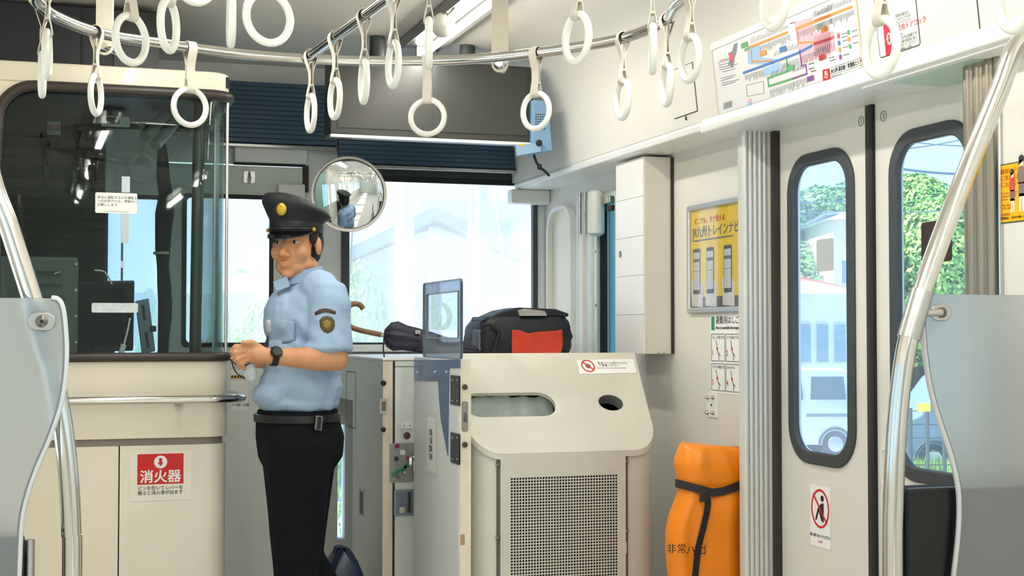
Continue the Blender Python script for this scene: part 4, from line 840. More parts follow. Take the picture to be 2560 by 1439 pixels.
lid = MB().add([(x, y, zs(y)) for x, y in f1] + [(x, y, zs(y) + 0.022) for x, y in f1], [tuple(range(n_))[::-1], tuple(range(n_, 2*n_))] + [(k, (k+1) % n_, n_ + (k+1) % n_, n_ + k) for k in range(n_)]).build('lid', M_BIN, wb, smooth=True)
vS = Vector((0, 1, SL)).normalized(); PT = Plane((0, BFY - 0.01, zs(BFY - 0.01) + 0.022), (1, 0, 0), vS)
def cutter(P, pts): mb = MB(); P.poly(mb, pts, -0.06, 0.09); return mb.build('cutter', M_BLACK)
s0, s1, st_, sb_ = PT.loc(1160, 1012)[0], PT.loc(1388, 1010)[0], PT.loc(1280, 981)[1], PT.loc(1280, 1041)[1]
hc, hw, hh = PT.loc(1527, 1006), abs(PT.loc(1558, 1006)[0] - PT.loc(1497, 1006)[0])/2, abs(PT.loc(1527, 986)[1] - PT.loc(1527, 1026)[1])/2
slot = rrect(s0, sb_, s1, st_, (st_ - sb_)*0.48, 8); hole = circ(hc[0], hc[1], hw, 32, hh)
cut(lid, [cutter(PT, slot), cutter(PT, hole)])
bv = lid.modifiers.new('bevel', 'BEVEL'); bv.width = 0.004; bv.segments = 2; bv.limit_method = 'ANGLE'; bv.angle_limit = R(50)
def shrink(pts, w):
    cx = sum(p[0] for p in pts)/len(pts); cy = sum(p[1] for p in pts)/len(pts); return [(x - w*(1 if x > cx else -1)*min(1, abs(x - cx)/0.02), y - w*(1 if y > cy else -1)*min(1, abs(y-cy)/0.01)) for x, y in pts]
mb = MB(); PT.pring(mb, hole, [(hc[0] + (x-hc[0])*0.97, hc[1] + (y-hc[1])*0.97) for x, y in hole], -0.045, 0.045); mb.build('bottle_hole_tube', mat('tube_grey', (120, 122, 116), 0.5), wb, smooth=True)
mb = MB()
NB = 18
grid = []
for i in range(NB):
    for j in range(8):
        a_ = s0 - 0.02 + (s1 - s0 + 0.04)*i/(NB-1); b_v = sb_ - 0.02 + (st_ - sb_ + 0.04)*j/7
        grid.append(PT.pt(a_, b_v, -0.04 - 0.05*math.sin(math.pi*j/7) + 0.006*math.sin(i*1.7 + j*0.9) + 0.005*math.sin(i*0.6 - j*1.3)))
mb.add(grid, [(i*8+j, (i+1)*8+j, (i+1)*8+j+1, i*8+j+1) for i in range(NB-1) for j in range(7)])
mb.build('liner_bag', mat('liner_plastic', (176, 186, 178), 0.3, vary=0.08, scale=12, bump=0.6, bscale=25), wb, smooth='all', fix=False)
# front door of the bin with the perforated field
gx0, gx1 = xg0 + 0.012, xg1 - 0.012; gz1 = zs(BFY) - 0.006
PB = PF(BFY - 0.003)
c00, c11 = PB.loc(1274, 1188), PB.loc(1542, 1188); hx0, hx1, hz1 = c00[0], c11[0], (c00[1] + c11[1])/2; NCOL = 38; pit = (hx1 - hx0)/NCOL; NROW = int((hz1 - 0.06)/pit); hz0 = hz1 - NROW*pit
mb = MB()
for (x0, z0, x1, z1) in ((gx0, 0.02, hx0, gz1), (hx1, 0.02, gx1, gz1), (hx0, hz1, hx1, gz1), (hx0, 0.02, hx1, hz0)): mb.box((x0, BFY - 0.012, z0), (x1, BFY - 0.003, z1))
mb.build('front_door', M_BIN, wb)
mb = MB(); rr = pit*0.385; y = BFY - 0.0115
oct_ = [(math.cos(R(22.5 + 45*k)), math.sin(R(22.5 + 45*k))) for k in range(8)]
sq = [(0.5, 0.207), (0.207, 0.5), (-0.207, 0.5), (-0.5, 0.207), (-0.5, -0.207), (-0.207, -0.5), (0.207, -0.5), (0.5, -0.207)]
cor = [(0.5, 0.5), (-0.5, 0.5), (-0.5, -0.5), (0.5, -0.5)]
V, Fq = [], []
for i in range(NCOL):
    for j in range(NROW):
        cx, cz = hx0 + (i + 0.5)*pit, hz0 + (j + 0.5)*pit; o = len(V)
        V += [(cx + rr*a_, y, cz + rr*b_v) for a_, b_v in oct_] + [(cx + pit*a_, y, cz + pit*b_v) for a_, b_v in cor]
        Fq += [(o+0, o+1, o+8), (o+1, o+2, o+9, o+8), (o+2, o+3, o+9), (o+3, o+4, o+10, o+9), (o+4, o+5, o+10), (o+5, o+6, o+11, o+10), (o+6, o+7, o+11), (o+7, o+0, o+8, o+11)]
mb.add(V, Fq); o_ = mb.build('perforated_grille', M_BIN, wb, fix=False); o_['kind'] = 'stuff'
MB().box((hx0 - 0.01, BFY - 0.0035, hz0 - 0.01), (hx1 + 0.01, BFY - 0.003, hz1 + 0.01)).build('grille_shade_sheet', mat('grille_shade', (14, 15, 16), 0.7), wb)  # black sheet stands in for the shade inside the bin
for x in (xg0, xg1 - 0.011): MB().box((x, BFY - 0.0035, 0.02), (x + 0.011, BFY - 0.0005, gz1)).build('door_gap', mat('gap_olive', (96, 92, 80), 0.6), wb)
for (px, py) in ((1243, 1160), (1243, 1342), (1567, 1152), (1567, 1325)):
    c = PB.hit(px, py); MB().lathe([(0.007, -0.004), (0.007, 0.004)], (c.x, BFY - 0.006, c.z), (0, 0, 1), 10).build('hinge_knuckle', mat('knuckle_bronze', (140, 130, 108), 0.4, 0.5), wb, smooth=True)
for px in (1252, 1561): c = PB.hit(px, 1366); MB().box((c.x - 0.004, BFY - 0.016, c.z - 0.022), (c.x + 0.004, BFY - 0.011, c.z + 0.018)).build('finger_tab', M_BIN, wb, bevel=0.001)
# sticker on the sloping lid
mb = MB(); PT.poly(mb, [PT.loc(*q) for q in ((1442, 900), (1582, 897), (1592, 932), (1449, 935))], 0.0006, 0.0008); s_ = mb.build('bin_sticker', M_PAPER); tag(s_, 'white prohibition sticker on the sloping bin lid', 'sticker')
cx, cz = PT.loc(1470, 915); ry = abs(PT.loc(1470, 899)[1] - cz)*0.95
mb = MB(); PT.pring(mb, circ(cx, cz, 0.027, 28, ry), circ(cx, cz, 0.022, 28, ry*0.82), 0.0016, 0.0004); PT.stroke(mb, [(cx - 0.017, cz + ry*0.62), (cx + 0.017, cz - ry*0.62)], 0.006, 0.0020, 0.0004); mb.build('ban_circle', M_RED, s_)
mb = MB(); PT.poly(mb, circ(cx, cz, 0.011, 14, ry*0.4), 0.0014, 0.0003); mb.build('hand_mark', M_INKGREY, s_)
PT.text('lettering', '家庭ゴミの持ち込みは\nご遠慮ください', PT.loc(1494, 908)[0], cz + 0.008, 0.0135, M_INKGREY, s_, leading=0.95, h=0.0018, xs=0.9)
PT.text('lettering', 'Please do not bring household garbage', PT.loc(1494, 925)[0], cz - 0.012, 0.0075, M_INKGREY, s_, h=0.0018)

# umbrella and bag on the cabinet
ub = thing('umbrella', 'folded dark umbrella with a curved wooden handle on the cabinet', 'umbrella', onY(1030, 890, 5.72))
UY = 5.72
hook = [onY(x, y, UY) for x, y in ((908, 772), (900, 762), (886, 759), (872, 766), (864, 782), (864, 802), (874, 815), (900, 825), (952, 836))]
tube('handle', spline(hook, 6), 0.011, mat('handle_wood', (124, 92, 66), 0.4, vary=0.15, scale=30), ub)
tube('ferrule', [onY(950, 836, UY), onY(962, 839, UY)], 0.009, M_CHROME, ub)
ax0, ax1 = onY(960, 834, UY), onY(1196, 878, UY - 0.03); lp_ = []
for k, (t_, r_) in enumerate(((0, 0.016), (0.05, 0.042), (0.12, 0.052), (0.22, 0.046), (0.4, 0.040), (0.6, 0.034), (0.8, 0.027), (0.95, 0.018), (1.0, 0.008))):
    c = ax0.lerp(ax1, t_); d_ = (ax1 - ax0).normalized(); up_ = Vector((0, 0, 1)); up_ = (up_ - d_*up_.dot(d_)).normalized(); sd = d_.cross(up_)
    lp_.append([c + (up_*math.cos(2*math.pi*j/32) + sd*math.sin(2*math.pi*j/32))*r_*(1 + 0.24*math.cos(8*2*math.pi*j/32 + t_*4)) for j in range(32)])
MB().bridge(lp_).build('canopy', mat('umbrella_cloth', (52, 52, 68), 0.55, vary=0.15, scale=20), ub, smooth='all')
c = ax0.lerp(ax1, 0.36); d_ = (ax1 - ax0).normalized(); MB().lathe([(0.047, -0.008), (0.049, 0), (0.047, 0.008)], c, d_, 20).build('closing_band', mat('umbrella_band', (40, 40, 54), 0.5), ub, smooth=True)
c = onY(1044, 830, UY - 0.05); MB().box((c.x - 0.012, UY - 0.055, c.z - 0.008), (c.x + 0.012, UY - 0.045, c.z + 0.008)).build('snap', M_STEEL, ub, bevel=0.003)
tube('wrist_cord', [onY(960, 842, UY - 0.02), onY(958, 870, UY - 0.04), onY(961, 896, UY - 0.05)], 0.003, M_BLACK, ub)

bg = thing('shoulder_bag', 'black soft bag with a red front pocket on the cabinet', 'bag', onY(1320, 893, 5.75)); bg.location.z = KZ + 0.006
M_BAG = mat('bag_nylon', (30, 34, 40), 0.55, vary=0.2, scale=15, bump=0.3, bscale=60)
Yb0, Yb1 = 5.66, 5.95; xa, xb_ = onY(1206, 850, Yb0).x, onY(1432, 850, Yb0).x; zt = onY(1320, 795, Yb0).z; lp_ = []
for k in range(9):
    t_ = k/8; z = KZ + 0.007 + (zt - KZ)*t_; ins = 0.012*(2*t_-1)**4 + 0.035*max(0, t_-0.55)**1.2; bul = 0.008*math.sin(math.pi*t_)
    pts = rrect(xa + ins - bul, Yb0 + ins*0.6 - bul, xb_ - ins*0.5 + bul, Yb1 - ins + bul, 0.05, 5)
    lp_.append([Vector((x + 0.004*math.sin(9*z*20 + i), y + 0.004*math.sin(i*1.3 + z*60), z)) for i, (x, y) in enumerate(pts)])
MB().bridge(lp_).build('body', M_BAG, bg, smooth='all')
pk = [onY(x, y, Yb0 - 0.016) for x, y in ((1281, 824), (1300, 825), (1322, 833), (1345, 829), (1380, 827), (1406, 824), (1408, 860), (1402, 887), (1350, 884), (1281, 882), (1280, 850))]
MB().prism(pk, (0, 0.012, 0)).build('red_pocket', mat('red_vinyl', (206, 66, 42), 0.45, vary=0.1, scale=18, bump=0.5, bscale=30), bg, bevel=0.003)
fl = [(1208, 800), (1262, 775), (1300, 768), (1390, 772), (1424, 784), (1420, 792), (1340, 790), (1250, 800)]
MB().prism([onY(x, y, Yb0 + 0.02) for x, y in fl], (0, 0.2, 0)).build('flap', M_BAG, bg, bevel=0.006)
MB().prism([onY(x, y, Yb0 + 0.0) for x, y in ((1296, 776), (1312, 771), (1362, 777), (1368, 789), (1300, 789))], (0, 0.06, 0)).build('papers', mat('grey_papers', (168, 166, 160), 0.5, vary=0.15), bg)
tube('strap', spline([onY(x, y, Yb0 - 0.02) for x, y in ((1208, 812), (1226, 812), (1246, 830), (1240, 856), (1232, 888))], 6), 0.008, M_BLACK, bg)
MB().box((onY(1206, 845, Yb0).x - 0.012, Yb0 + 0.02, KZ + 0.03), (onY(1206, 845, Yb0).x + 0.004, Yb0 + 0.12, KZ + 0.12)).build('side_pouch', mat('grey_mesh', (92, 100, 112), 0.6), bg, bevel=0.008)

# ------------------------------------------------------------------ locker on the side wall
lk = thing('wall_locker', 'tall narrow white locker on the side wall beside the poster', 'locker', (2.24, 5.2, 1.11))
LX, LY0, LY1, LZ0, LZ1 = 2.176, 5.05, 5.335, onY(1648, 884, 5.05).z, onY(1648, 392, 5.05).z
MB().box((LX, LY0, LZ0), (2.298, LY1, LZ1)).build('body', mat('locker_paint', (222, 216, 204), 0.4, vary=0.02), lk, bevel=0.002)
PLK = PR(LX)
for k in range(5):
    z0 = LZ0 + (LZ1 - LZ0)*k/5; MB().box((LX - 0.004, LY0 + 0.002, z0 + 0.001), (LX, LY1 - 0.002, z0 + (LZ1 - LZ0)/5 - 0.001)).build('door_panel', M_WALL_W, lk)
c = PLK.hit(1553, 635); MB().lathe([(0.014, 0), (0.014, 0.003), (0.01, 0.005)], (LX - 0.004, c.y, c.z), (-1, 0, 0), 16).build('key_lock', M_STEEL, lk, smooth=True)
MB().box((2.288, LY0 - 0.008, LZ0), (2.299, LY0 - 0.0005, LZ1)).build('shadow_gap', M_BROWNSEAL, lk)
for px in (1646, 1660): c = onY(px, 881, LY0); MB().lathe([(0.004, 0), (0.004, 0.003)], (c.x, LY0, c.z), (0, -1, 0), 8).build('screw', M_STEEL, lk)

# ------------------------------------------------------------------ posters and notices on the side wall
P = PR(XW)
fp_ = thing('framed_poster', 'yellow phone-app poster in a silver frame beside the fluted pillar', 'poster', (XW, 4.65, 1.25))
A0, A1 = P.loc(1724, 650)[0], -4.335; B0, B1 = P.loc(1724, 783)[1], P.loc(1724, 516)[1]
mb = MB(); P.pring(mb, rrect(A0, B0, A1, B1, 0.008), rrect(A0 + 0.02, B0 + 0.02, A1 - 0.02, B1 - 0.02, 0.003), 0.0, 0.014); mb.build('silver_frame', M_ALU, fp_, smooth=True, bevel=0.004)
mb = MB(); P.rect(mb, A0 + 0.015, B0 + 0.015, A1 - 0.015, B1 - 0.015, 0.001, 0.002); sh = mb.build('poster_sheet', mat('poster_yellow', (246, 208, 30), 0.25, vary=0.02, coat=0.6), fp_)
mb = MB(); P.rect(mb, A0 + 0.016, B0 + 0.016, A1 - 0.016, B0 + 0.06, 0.0032, 0.0004); mb.build('footer_band', mat('footer_grey', (104, 102, 100), 0.3, vary=0.15, scale=60), sh)
P.text('lettering', 'どこでも、すぐ使える', A0 + 0.05, P.loc(1735, 556)[1], 0.026, M_RED, sh, h=0.004)
P.text('lettering', 'JR九州トレインナビ', A0 + 0.035, P.loc(1735, 584)[1], 0.046, M_INKGREY, sh, h=0.004, bold=0.0004, xs=0.95)
mb = MB(); P.stroke(mb, [(A0 + 0.035, P.loc(1735, 603)[1]), (A0 + 0.37, P.loc(1735, 603)[1])], 0.005, 0.0035, 0.0003); mb.build('rule', M_INKGREY, sh)
for i, px in enumerate((1744, 1778, 1822, 1866)):
    aa, t_, b_v = P.loc(px, 690)[0], P.loc(1744, 622)[1], P.loc(1744, 735)[1]
    mb = MB(); P.poly(mb, [(aa - 0.042, b_v - 0.045), (aa + 0.05, b_v - 0.05), (aa + 0.052, b_v + 0.03), (aa + 0.035, b_v + 0.05), (aa - 0.03, b_v + 0.06), (aa - 0.046, b_v + 0.05)], 0.0034, 0.0004); mb.build('printed_hand', mat('hand_print', (226, 220, 220), 0.4), sh)
    mb = MB(); P.poly(mb, rrect(aa - 0.031, b_v, aa + 0.031, t_, 0.008), 0.0040, 0.0004); mb.build('printed_phone', mat('phone_print', (84, 84, 88), 0.4), sh)
    mb = MB(); P.rect(mb, aa - 0.027, b_v + 0.016, aa + 0.027, t_ - 0.014, 0.0046, 0.0003); mb.build('printed_screen', mat('screen_print', (208, 208, 212), 0.4, vary=0.06, scale=50), sh)
    mb = MB(); P.rect(mb, aa - 0.027, t_ - 0.05, aa + 0.027, t_ - 0.038, 0.0052, 0.0003); P.rect(mb, aa - 0.027, t_ - 0.086, aa + 0.027, t_ - 0.084, 0.0052, 0.0003); mb.build('printed_bars', M_INKGREY, sh)
mb = MB(); P.poly(mb, rrect(A1 - 0.12, P.loc(1735, 548)[1], A1 - 0.03, P.loc(1735, 528)[1], 0.006), 0.0036, 0.0005); mb.build('badge', M_PAPER, sh)
mb = MB(); P.rect(mb, A0 + 0.018, B0 + 0.018, A1 - 0.018, B1 - 0.018, 0.009, 0.002); mb.build('cover_pane', pane_mat('poster_cover', (252, 252, 252), 0.0, 0.10), fp_)
ls = None
a0, b1 = P.loc(1777, 788); b0 = P.loc(1779, 981)[1]
mb = MB(); P.rect(mb, a0, b0, -4.34, b1); ls = mb.build('ladder_instructions', M_PAPER); tag(ls, 'white ladder instruction sheet under the framed poster', 'notice')
mb = MB(); P.rect(mb, a0 + 0.008, b1 - 0.055, a0 + 0.034, b1 - 0.005, 0.0014); mb.build('green_mark', mat('green_ink', (52, 142, 92), 0.5), ls)
P.text('lettering', '避難用はしごの組立て方', a0 + 0.044, b1 - 0.020, 0.031, M_INK, ls, h=0.002)
P.text('lettering', 'How to assemble the escape ladder', a0 + 0.044, b1 - 0.046, 0.016, M_INK, ls, h=0.002, bold=0.0002)
bw, bh = 0.112, (b1 - b0 - 0.085)/2
for r_ in range(2):
    for c_ in range(3):
        x0, z1 = a0 + 0.006 + c_*(bw + 0.006), b1 - 0.068 - r_*(bh + 0.008); z0 = z1 - bh; i = r_*3 + c_
        mb = MB(); P.pring(mb, rrect(x0, z0, x0 + bw, z1, 0.003), rrect(x0 + 0.0025, z0 + 0.0025, x0 + bw - 0.0025, z1 - 0.0025, 0.002), 0.0014); fr = mb.build('step_frame', M_INKGREY, ls)
        P.text('lettering', ('はしごを取り出す', 'ピンを抜き下ろす', '金具を下げて固定', '手すりを確認する', '足をかける', '順に降りる')[i], x0 + 0.01, z1 - 0.014, 0.0125, M_INKGREY, fr, h=0.002)
        P.text('lettering', '125346'[i], x0 + 0.012, z0 + 0.03, 0.03, M_RED, fr, 'CENTER', h=0.002)
        mb = MB(); P.stroke(mb, [(x0 + 0.040, z1 - 0.025), (x0 + 0.052, z1 - 0.062), (x0 + 0.062, z1 - 0.075), (x0 + 0.063, z0 + 0.006)] if i != 2 else [(x0 + 0.03, z1 - 0.03), (x0 + 0.06, z0 + 0.03)], 0.004, 0.0016); P.stroke(mb, [(x0 + 0.06, z1 - 0.07), (x0 + 0.075, z0 + 0.02)], 0.003, 0.0016); mb.build('step_drawing', M_INKGREY, fr)
        mb = MB(); P.poly(mb, circ(x0 + 0.05, (z0 + z1)/2 - 0.004, 0.006, 10), 0.0018); mb.build('red_point', M_RED, fr)
cp = thing('wall_bracket', 'small white bracket plate with four screws under the instruction sheet', 'bracket', (XW, 4.75, 0.9))
pp = plate_px(P, 'plate', (1769, 983, 1796, 1042), M_WHITE, cp, 0.0004, 0.004, 0.006)
for (px, py) in ((1773, 993), (1786, 993), (1773, 1031), (1786, 1031)):
    c = P.hit(px, py); MB().lathe([(0.008, 0), (0.007, 0.006), (0.004, 0.012)], (XW - 0.004, c.y, c.z), (-1, 0, 0), 10).build('screw', M_STEEL, pp, smooth=True)
plate_px(P, 'slot', (1780, 1009, 1783, 1015), M_INK, pp, 0.0046, 0.0006)

# orange emergency ladder bag
ob = thing('ladder_bag', 'orange emergency ladder bag belted with a dark strap in the corner', 'bag', (2.14, 4.6, 0))
M_OR = mat('orange_vinyl', (250, 140, 14), 0.42, vary=0.05, scale=8, bump=0.25, bscale=18, coat=0.15)
OY = 4.43; lev = [(1117, 1708), (1126, 1704), (1145, 1693), (1165, 1692), (1190, 1698), (1210, 1701), (1226, 1702), (1245, 1697), (1280, 1682), (1320, 1671), (1370, 1669), (1420, 1673), (1500, 1680), (1600, 1678)]
lp_ = []; NJ = 44
for k, (py, px) in enumerate(lev):
    xl_, z = onY(px, py, OY).x, onY(px, py, OY).z
    if k == len(lev) - 1: z = 0.0
    xr = 2.285; cx = (xl_ + xr)/2; rx_ = (xr - xl_)/2; ry_ = 0.085 if k > 1 else 0.05 + 0.02*k
    if k in (5, 6): ry_ = 0.072
    lp_.append([Vector((cx + rx_*math.copysign(abs(math.cos(t_))**0.75, math.cos(t_)), OY + ry_*math.copysign(abs(math.sin(t_))**0.75, math.sin(t_))*(1 + 0.07*math.sin(5*t_ + k*0.25) + 0.05*math.sin(11*t_ - k*0.3)), z + (0.006*math.sin(3*t_) if k < 2 else 0) - (0.012*math.cos(t_) if k < 2 else 0))) for t_ in [2*math.pi*j/NJ for j in range(NJ)]])
MB().bridge(lp_).build('cover', M_OR, ob, smooth='all')
kz = [onY(1760, y, OY - 0.08).z for y in (1222, 1240, 1246)]
bl = []
for t_ in [2*math.pi*j/28 for j in range(28)]:
    xl_ = onY(1701, 1225, OY).x; cx, rx_ = (xl_ + 2.285)/2, (2.285 - xl_)/2 + 0.004
    x_ = cx + rx_*math.copysign(abs(math.cos(t_))**0.75, math.cos(t_)); sag = -0.028*max(0, 1 - abs(x_ - onY(1763, 1240, OY).x)/0.1)
    bl.append(Vector((x_, OY + 0.086*math.copysign(abs(math.sin(t_))**0.75, math.sin(t_)), kz[0] + 0.012 + sag)))
mb = MB(); nB = len(bl); mb.add([p + Vector((0, 0, h_)) + (p - Vector((cx, OY, p.z))).normalized()*o_ for p in bl for h_, o_ in ((-0.014, 0), (0.014, 0), (0.014, 0.004), (-0.014, 0.004))], [(4*k + j, 4*k + (j+1) % 4, 4*((k+1) % nB) + (j+1) % 4, 4*((k+1) % nB) + j) for k in range(nB) for j in range(4)])
M_BELT = mat('dark_webbing', (50, 42, 46), 0.7, vary=0.15, scale=60); mb.build('belt', M_BELT, ob, smooth=True)
def ob_front(px, py, lift=0.0): return onY(px, py, OY - 0.098 - lift)
tail = spline([ob_front(1768, 1242), ob_front(1768, 1270), ob_front(1757, 1320), ob_front(1745, 1370), ob_front(1737, 1439), ob_front(1725, 1540)], 6)
mb = MB(); vs = [p + q for p in tail for q in (Vector((-0.011, 0, 0)), Vector((0.011, 0, 0)), Vector((0.011, -0.005, 0)), Vector((-0.011, -0.005, 0)))]; m_ = len(tail)
mb.add(vs, [(4*k + j, 4*k + (j+1) % 4, 4*(k+1) + (j+1) % 4, 4*(k+1) + j) for k in range(m_-1) for j in range(4)]); mb.build('belt_tail', mat('black_webbing', (28, 27, 26), 0.7), ob, smooth=True)
c = ob_front(1760, 1240, 0.003); MB().obox(c, (0.017, 0, 0), (0, 0.005, 0), (0, 0, 0.019)).build('buckle', M_BELT, ob, bevel=0.004)
POB = PF(OY - 0.0985)
for ch, px, py in (('非', 1682, 1374), ('常', 1704, 1372), ('ハ', 1727, 1376), ('シ', 1741, 1378), ('ゴ', 1756, 1376)):
    a_, b_v = POB.loc(px, py); POB.text('lettering', ch, a_, b_v, 0.036, M_INK, ob, 'CENTER', h=0.0 if px > 1690 else -0.012)

# no squatting sticker on the far door leaf
P = PR(XD)
s_, q = sheet('door_sticker', 'no-sitting prohibition sticker on the sliding door', 'sticker', P, (2027, 1214, 2077, 1367), M_PAPER, 0.0006, 0.002)
cx, cz = (q[0] + q[2])/2, P.loc(2052, 1271)[1]; rx_, rz_ = (q[2] - q[0])*0.45, abs(P.loc(2052, 1222)[1] - cz)
mb = MB(); P.pring(mb, circ(cx, cz, rx_, 36, rz_), circ(cx, cz, rx_*0.86, 36, rz_*0.88), 0.0018, 0.0004); P.stroke(mb, [(cx - rx_*0.72, cz + rz_*0.66), (cx + rx_*0.72, cz - rz_*0.66)], 0.007, 0.0026, 0.0004); mb.build('ban_circle', M_RED, s_)
mb = MB(); k = rx_/0.05
P.poly(mb, circ(cx + 0.012*k, cz + 0.03*k, 0.009*k, 16), 0.002, 0.0004); P.poly(mb, [(cx + 0.02*k, cz + 0.018*k), (cx + 0.02*k, cz - 0.038*k), (cx + 0.006*k, cz - 0.034*k), (cx - 0.006*k, cz - 0.008*k), (cx - 0.02*k, cz - 0.034*k), (cx - 0.028*k, cz - 0.034*k), (cx - 0.012*k, cz + 0.002*k), (cx + 0.004*k, cz + 0.014*k)], 0.002, 0.0004); mb.build('seated_figure', M_INK, s_)
P.text('lettering', '床に座らないでください', cx, P.loc(2052, 1340)[1], 0.0115, M_INK, s_, 'CENTER', bold=0.0002, h=0.002)
P.text('lettering', 'JR九州', cx, P.loc(2052, 1354)[1], 0.009, M_RED, s_, 'CENTER', h=0.002)

# yellow notice beside the near pillar
P = PR(2.21); a0, b1, b0 = P.loc(2489, 470)[0], P.loc(2489, 414)[1], P.loc(2489, 561)[1]; a1 = a0 + 0.30
yn = thing('yellow_notice', 'yellow backpack manners notice with two printed figures', 'notice', (2.21, 2.75, 1.4))
mb = MB(); P.poly(mb, rrect(a0, b0, a1, b1, 0.012), 0.0004, 0.001); mb.build('border', mat('notice_green_edge', (60, 84, 60), 0.4), yn)
mb = MB(); P.poly(mb, rrect(a0 + 0.003, b0 + 0.003, a1 - 0.003, b1 - 0.003, 0.010), 0.0012, 0.0008); yf = mb.build('yellow_field', mat('notice_yellow', (250, 184, 10), 0.35, vary=0.01), yn)
M_NTX = mat('notice_text', (206, 96, 20), 0.5)
P.text('lettering', '混雑時は「リュック」を\n前に抱えるか、\n手にお持ちください！', a0 + 0.010, b1 - 0.036, 0.0145, M_NTX, yf, h=0.0028, leading=1.1)
P.text('lettering', 'When the train is crowded,\nplease hold your backpack\nin front of you', a0 + 0.010, b1 - 0.080, 0.0068, M_NTX, yf, h=0.0028, leading=1.1)
P.text('lettering', '혼잡할 때는 배낭을\n앞으로 안아 주세요\n\n拥挤时请将背包\n抱在胸前', a0 + 0.010, b1 - 0.118, 0.0068, M_NTX, yf, h=0.0028, leading=1.1)
P.text('lettering', '九州鉄道協会　ご協力をお願いします', a0 + 0.016, b0 + 0.012, 0.0062, M_INK, yf, h=0.0028)
def printed_person(ax, h, top, skirt, nm):
    zb = b0 + 0.024; f = h/0.11
    def part(n2, pts, m): mb = MB(); P.poly(mb, [(ax + x*f, zb + z*f) for x, z in pts], 0.0024, 0.0004); return mb.build(n2, m, yf)
    part('printed_legs', [(-0.006, 0.0), (0.0, 0.0), (0.001, 0.034), (0.004, 0.0), (0.010, 0.0), (0.009, 0.036), (-0.006, 0.036)], mat('print_skin', (240, 222, 206), 0.5))
    part('printed_skirt', [(-0.008, 0.03), (0.011, 0.03), (0.010, 0.058), (-0.007, 0.058)], skirt)
    part('printed_top', [(-0.008, 0.055), (0.010, 0.055), (0.012, 0.085), (0.004, 0.09), (-0.006, 0.088), (-0.012, 0.072)], top)
    part('printed_face', [(-0.004, 0.09), (0.007, 0.09), (0.008, 0.102), (-0.004, 0.102)], mat('print_skin', (240, 222, 206)))
    part('printed_hair', [(-0.007, 0.092), (0.009, 0.101), (0.009, 0.108), (0.002, 0.113), (-0.006, 0.109)], M_INK)
printed_person(a0 + 0.066, 0.105, mat('print_red', (206, 72, 66), 0.5), mat('print_mauve', (120, 100, 120), 0.5), 'girl')
printed_person(a0 + 0.10, 0.135, mat('print_grey', (120, 116, 118), 0.5), mat('print_grey', (120, 116, 118)), 'adult')
# ------------------------------------------------------------------ route map and notices on the coving
v_ = Vector((2.105 - 2.13, 0, 2.165 - 1.935)).normalized(); P = Plane((2.13, 0, 1.935), (0, -1, 0), v_)
C4 = lambda x, y: P.loc(1600 + x/3.998, y/3.997)
C5 = lambda x, y: P.loc(2040 + x/3.69, y/3.69)
rm = thing('route_map', 'printed railway route map board on the coving above the doors', 'route map', (2.12, 3.9, 1.94))
A0, A1, B0, B1 = P.loc(1800, 280)[0], P.loc(2146, 90)[0], 0.004, 0.224
M_MAP = mat('map_sheet', (232, 232, 232), 0.3, vary=0.01, coat=0.3)
mb = MB(); P.rect(mb, A0, B0, A1, B1, 0.001, 0.002); mp_ = mb.build('map_sheet', M_MAP, rm)
for nm, r_ in (('top_channel', (A0 - 0.01, B1 - 0.002, A1 + 0.01, B1 + 0.022)), ('end_strip', (A0 - 0.012, B0, A0 + 0.001, B1)), ('end_strip', (A1 - 0.001, B0, A1 + 0.012, B1))):
    mb = MB(); P.rect(mb, *r_, 0.0005, 0.007 if nm == 'top_channel' else 0.003); mb.build(nm, M_WALL_W if nm == 'top_channel' else mat('aged_strip', (206, 196, 178), 0.4), rm, bevel=0.002)
INK = {'o': mat('map_orange', (238, 152, 66), 0.5), 'b': mat('map_blue', (62, 122, 192), 0.5), 'g': mat('map_green', (84, 168, 104), 0.5), 'p': mat('map_purple', (136, 74, 148), 0.5), 'r': mat('map_red', (222, 84, 92), 0.5), 'lb': mat('map_pale_blue', (158, 196, 232), 0.5), 'pk': mat('map_pink', (236, 182, 194), 0.5), 'gy': M_INKGREY}
def area(nm, k, pts, h=0.0032): mb = MB(); P.poly(mb, pts, h, 0.0003); mb.build(nm, INK[k], mp_)
def line(nm, k, pts, w=0.0075, h=0.0042): mb = MB(); P.stroke(mb, pts, w, h, 0.0004); mb.build(nm, INK[k], mp_)
area('blue_zone', 'lb', [C4(*q) for q in ((1080, 482), (1205, 452), (1222, 572), (1400, 590), (1335, 645), (1090, 640))])
area('blue_zone', 'lb', [C4(*q) for q in ((1250, 682), (1410, 620), (1412, 705), (1260, 766))])
area('pink_zone', 'pk', [C4(*q) for q in ((1552, 222), (1732, 165), (1752, 310), (1919, 312), (1919, 555), (1612, 640))])
area('pink_zone', 'pk', [C5(*q) for q in ((-10, 320), (175, 282), (190, 470), (-10, 530))])
area('pink_zone', 'pk', [C5(*q) for q in ((-140, 240), (-70, 215), (-68, 300), (-10, 320), (-10, 530), (-110, 545))], 0.0028)
line('orange_line', 'o', [C4(1110, 470), C4(1300, 396), C4(1485, 322)]); line('orange_line', 'o', [C4(1575, 285), C4(1919, 152), C5(0, 192), C5(340, 62)])
line('orange_branch', 'o', [C4(1120, 500), C4(1130, 615), C4(1330, 603)], 0.005); line('orange_branch', 'o', [C4(1578, 290), C4(1592, 428), C4(1750, 416)], 0.005)
line('blue_line', 'b', [C4(1045, 727), C4(1330, 625), C4(1470, 575), C4(1600, 525), C4(1730, 455)])
line('red_line', 'r', [C4(1750, 440), C4(1919, 385), C5(0, 402), C5(175, 342)])
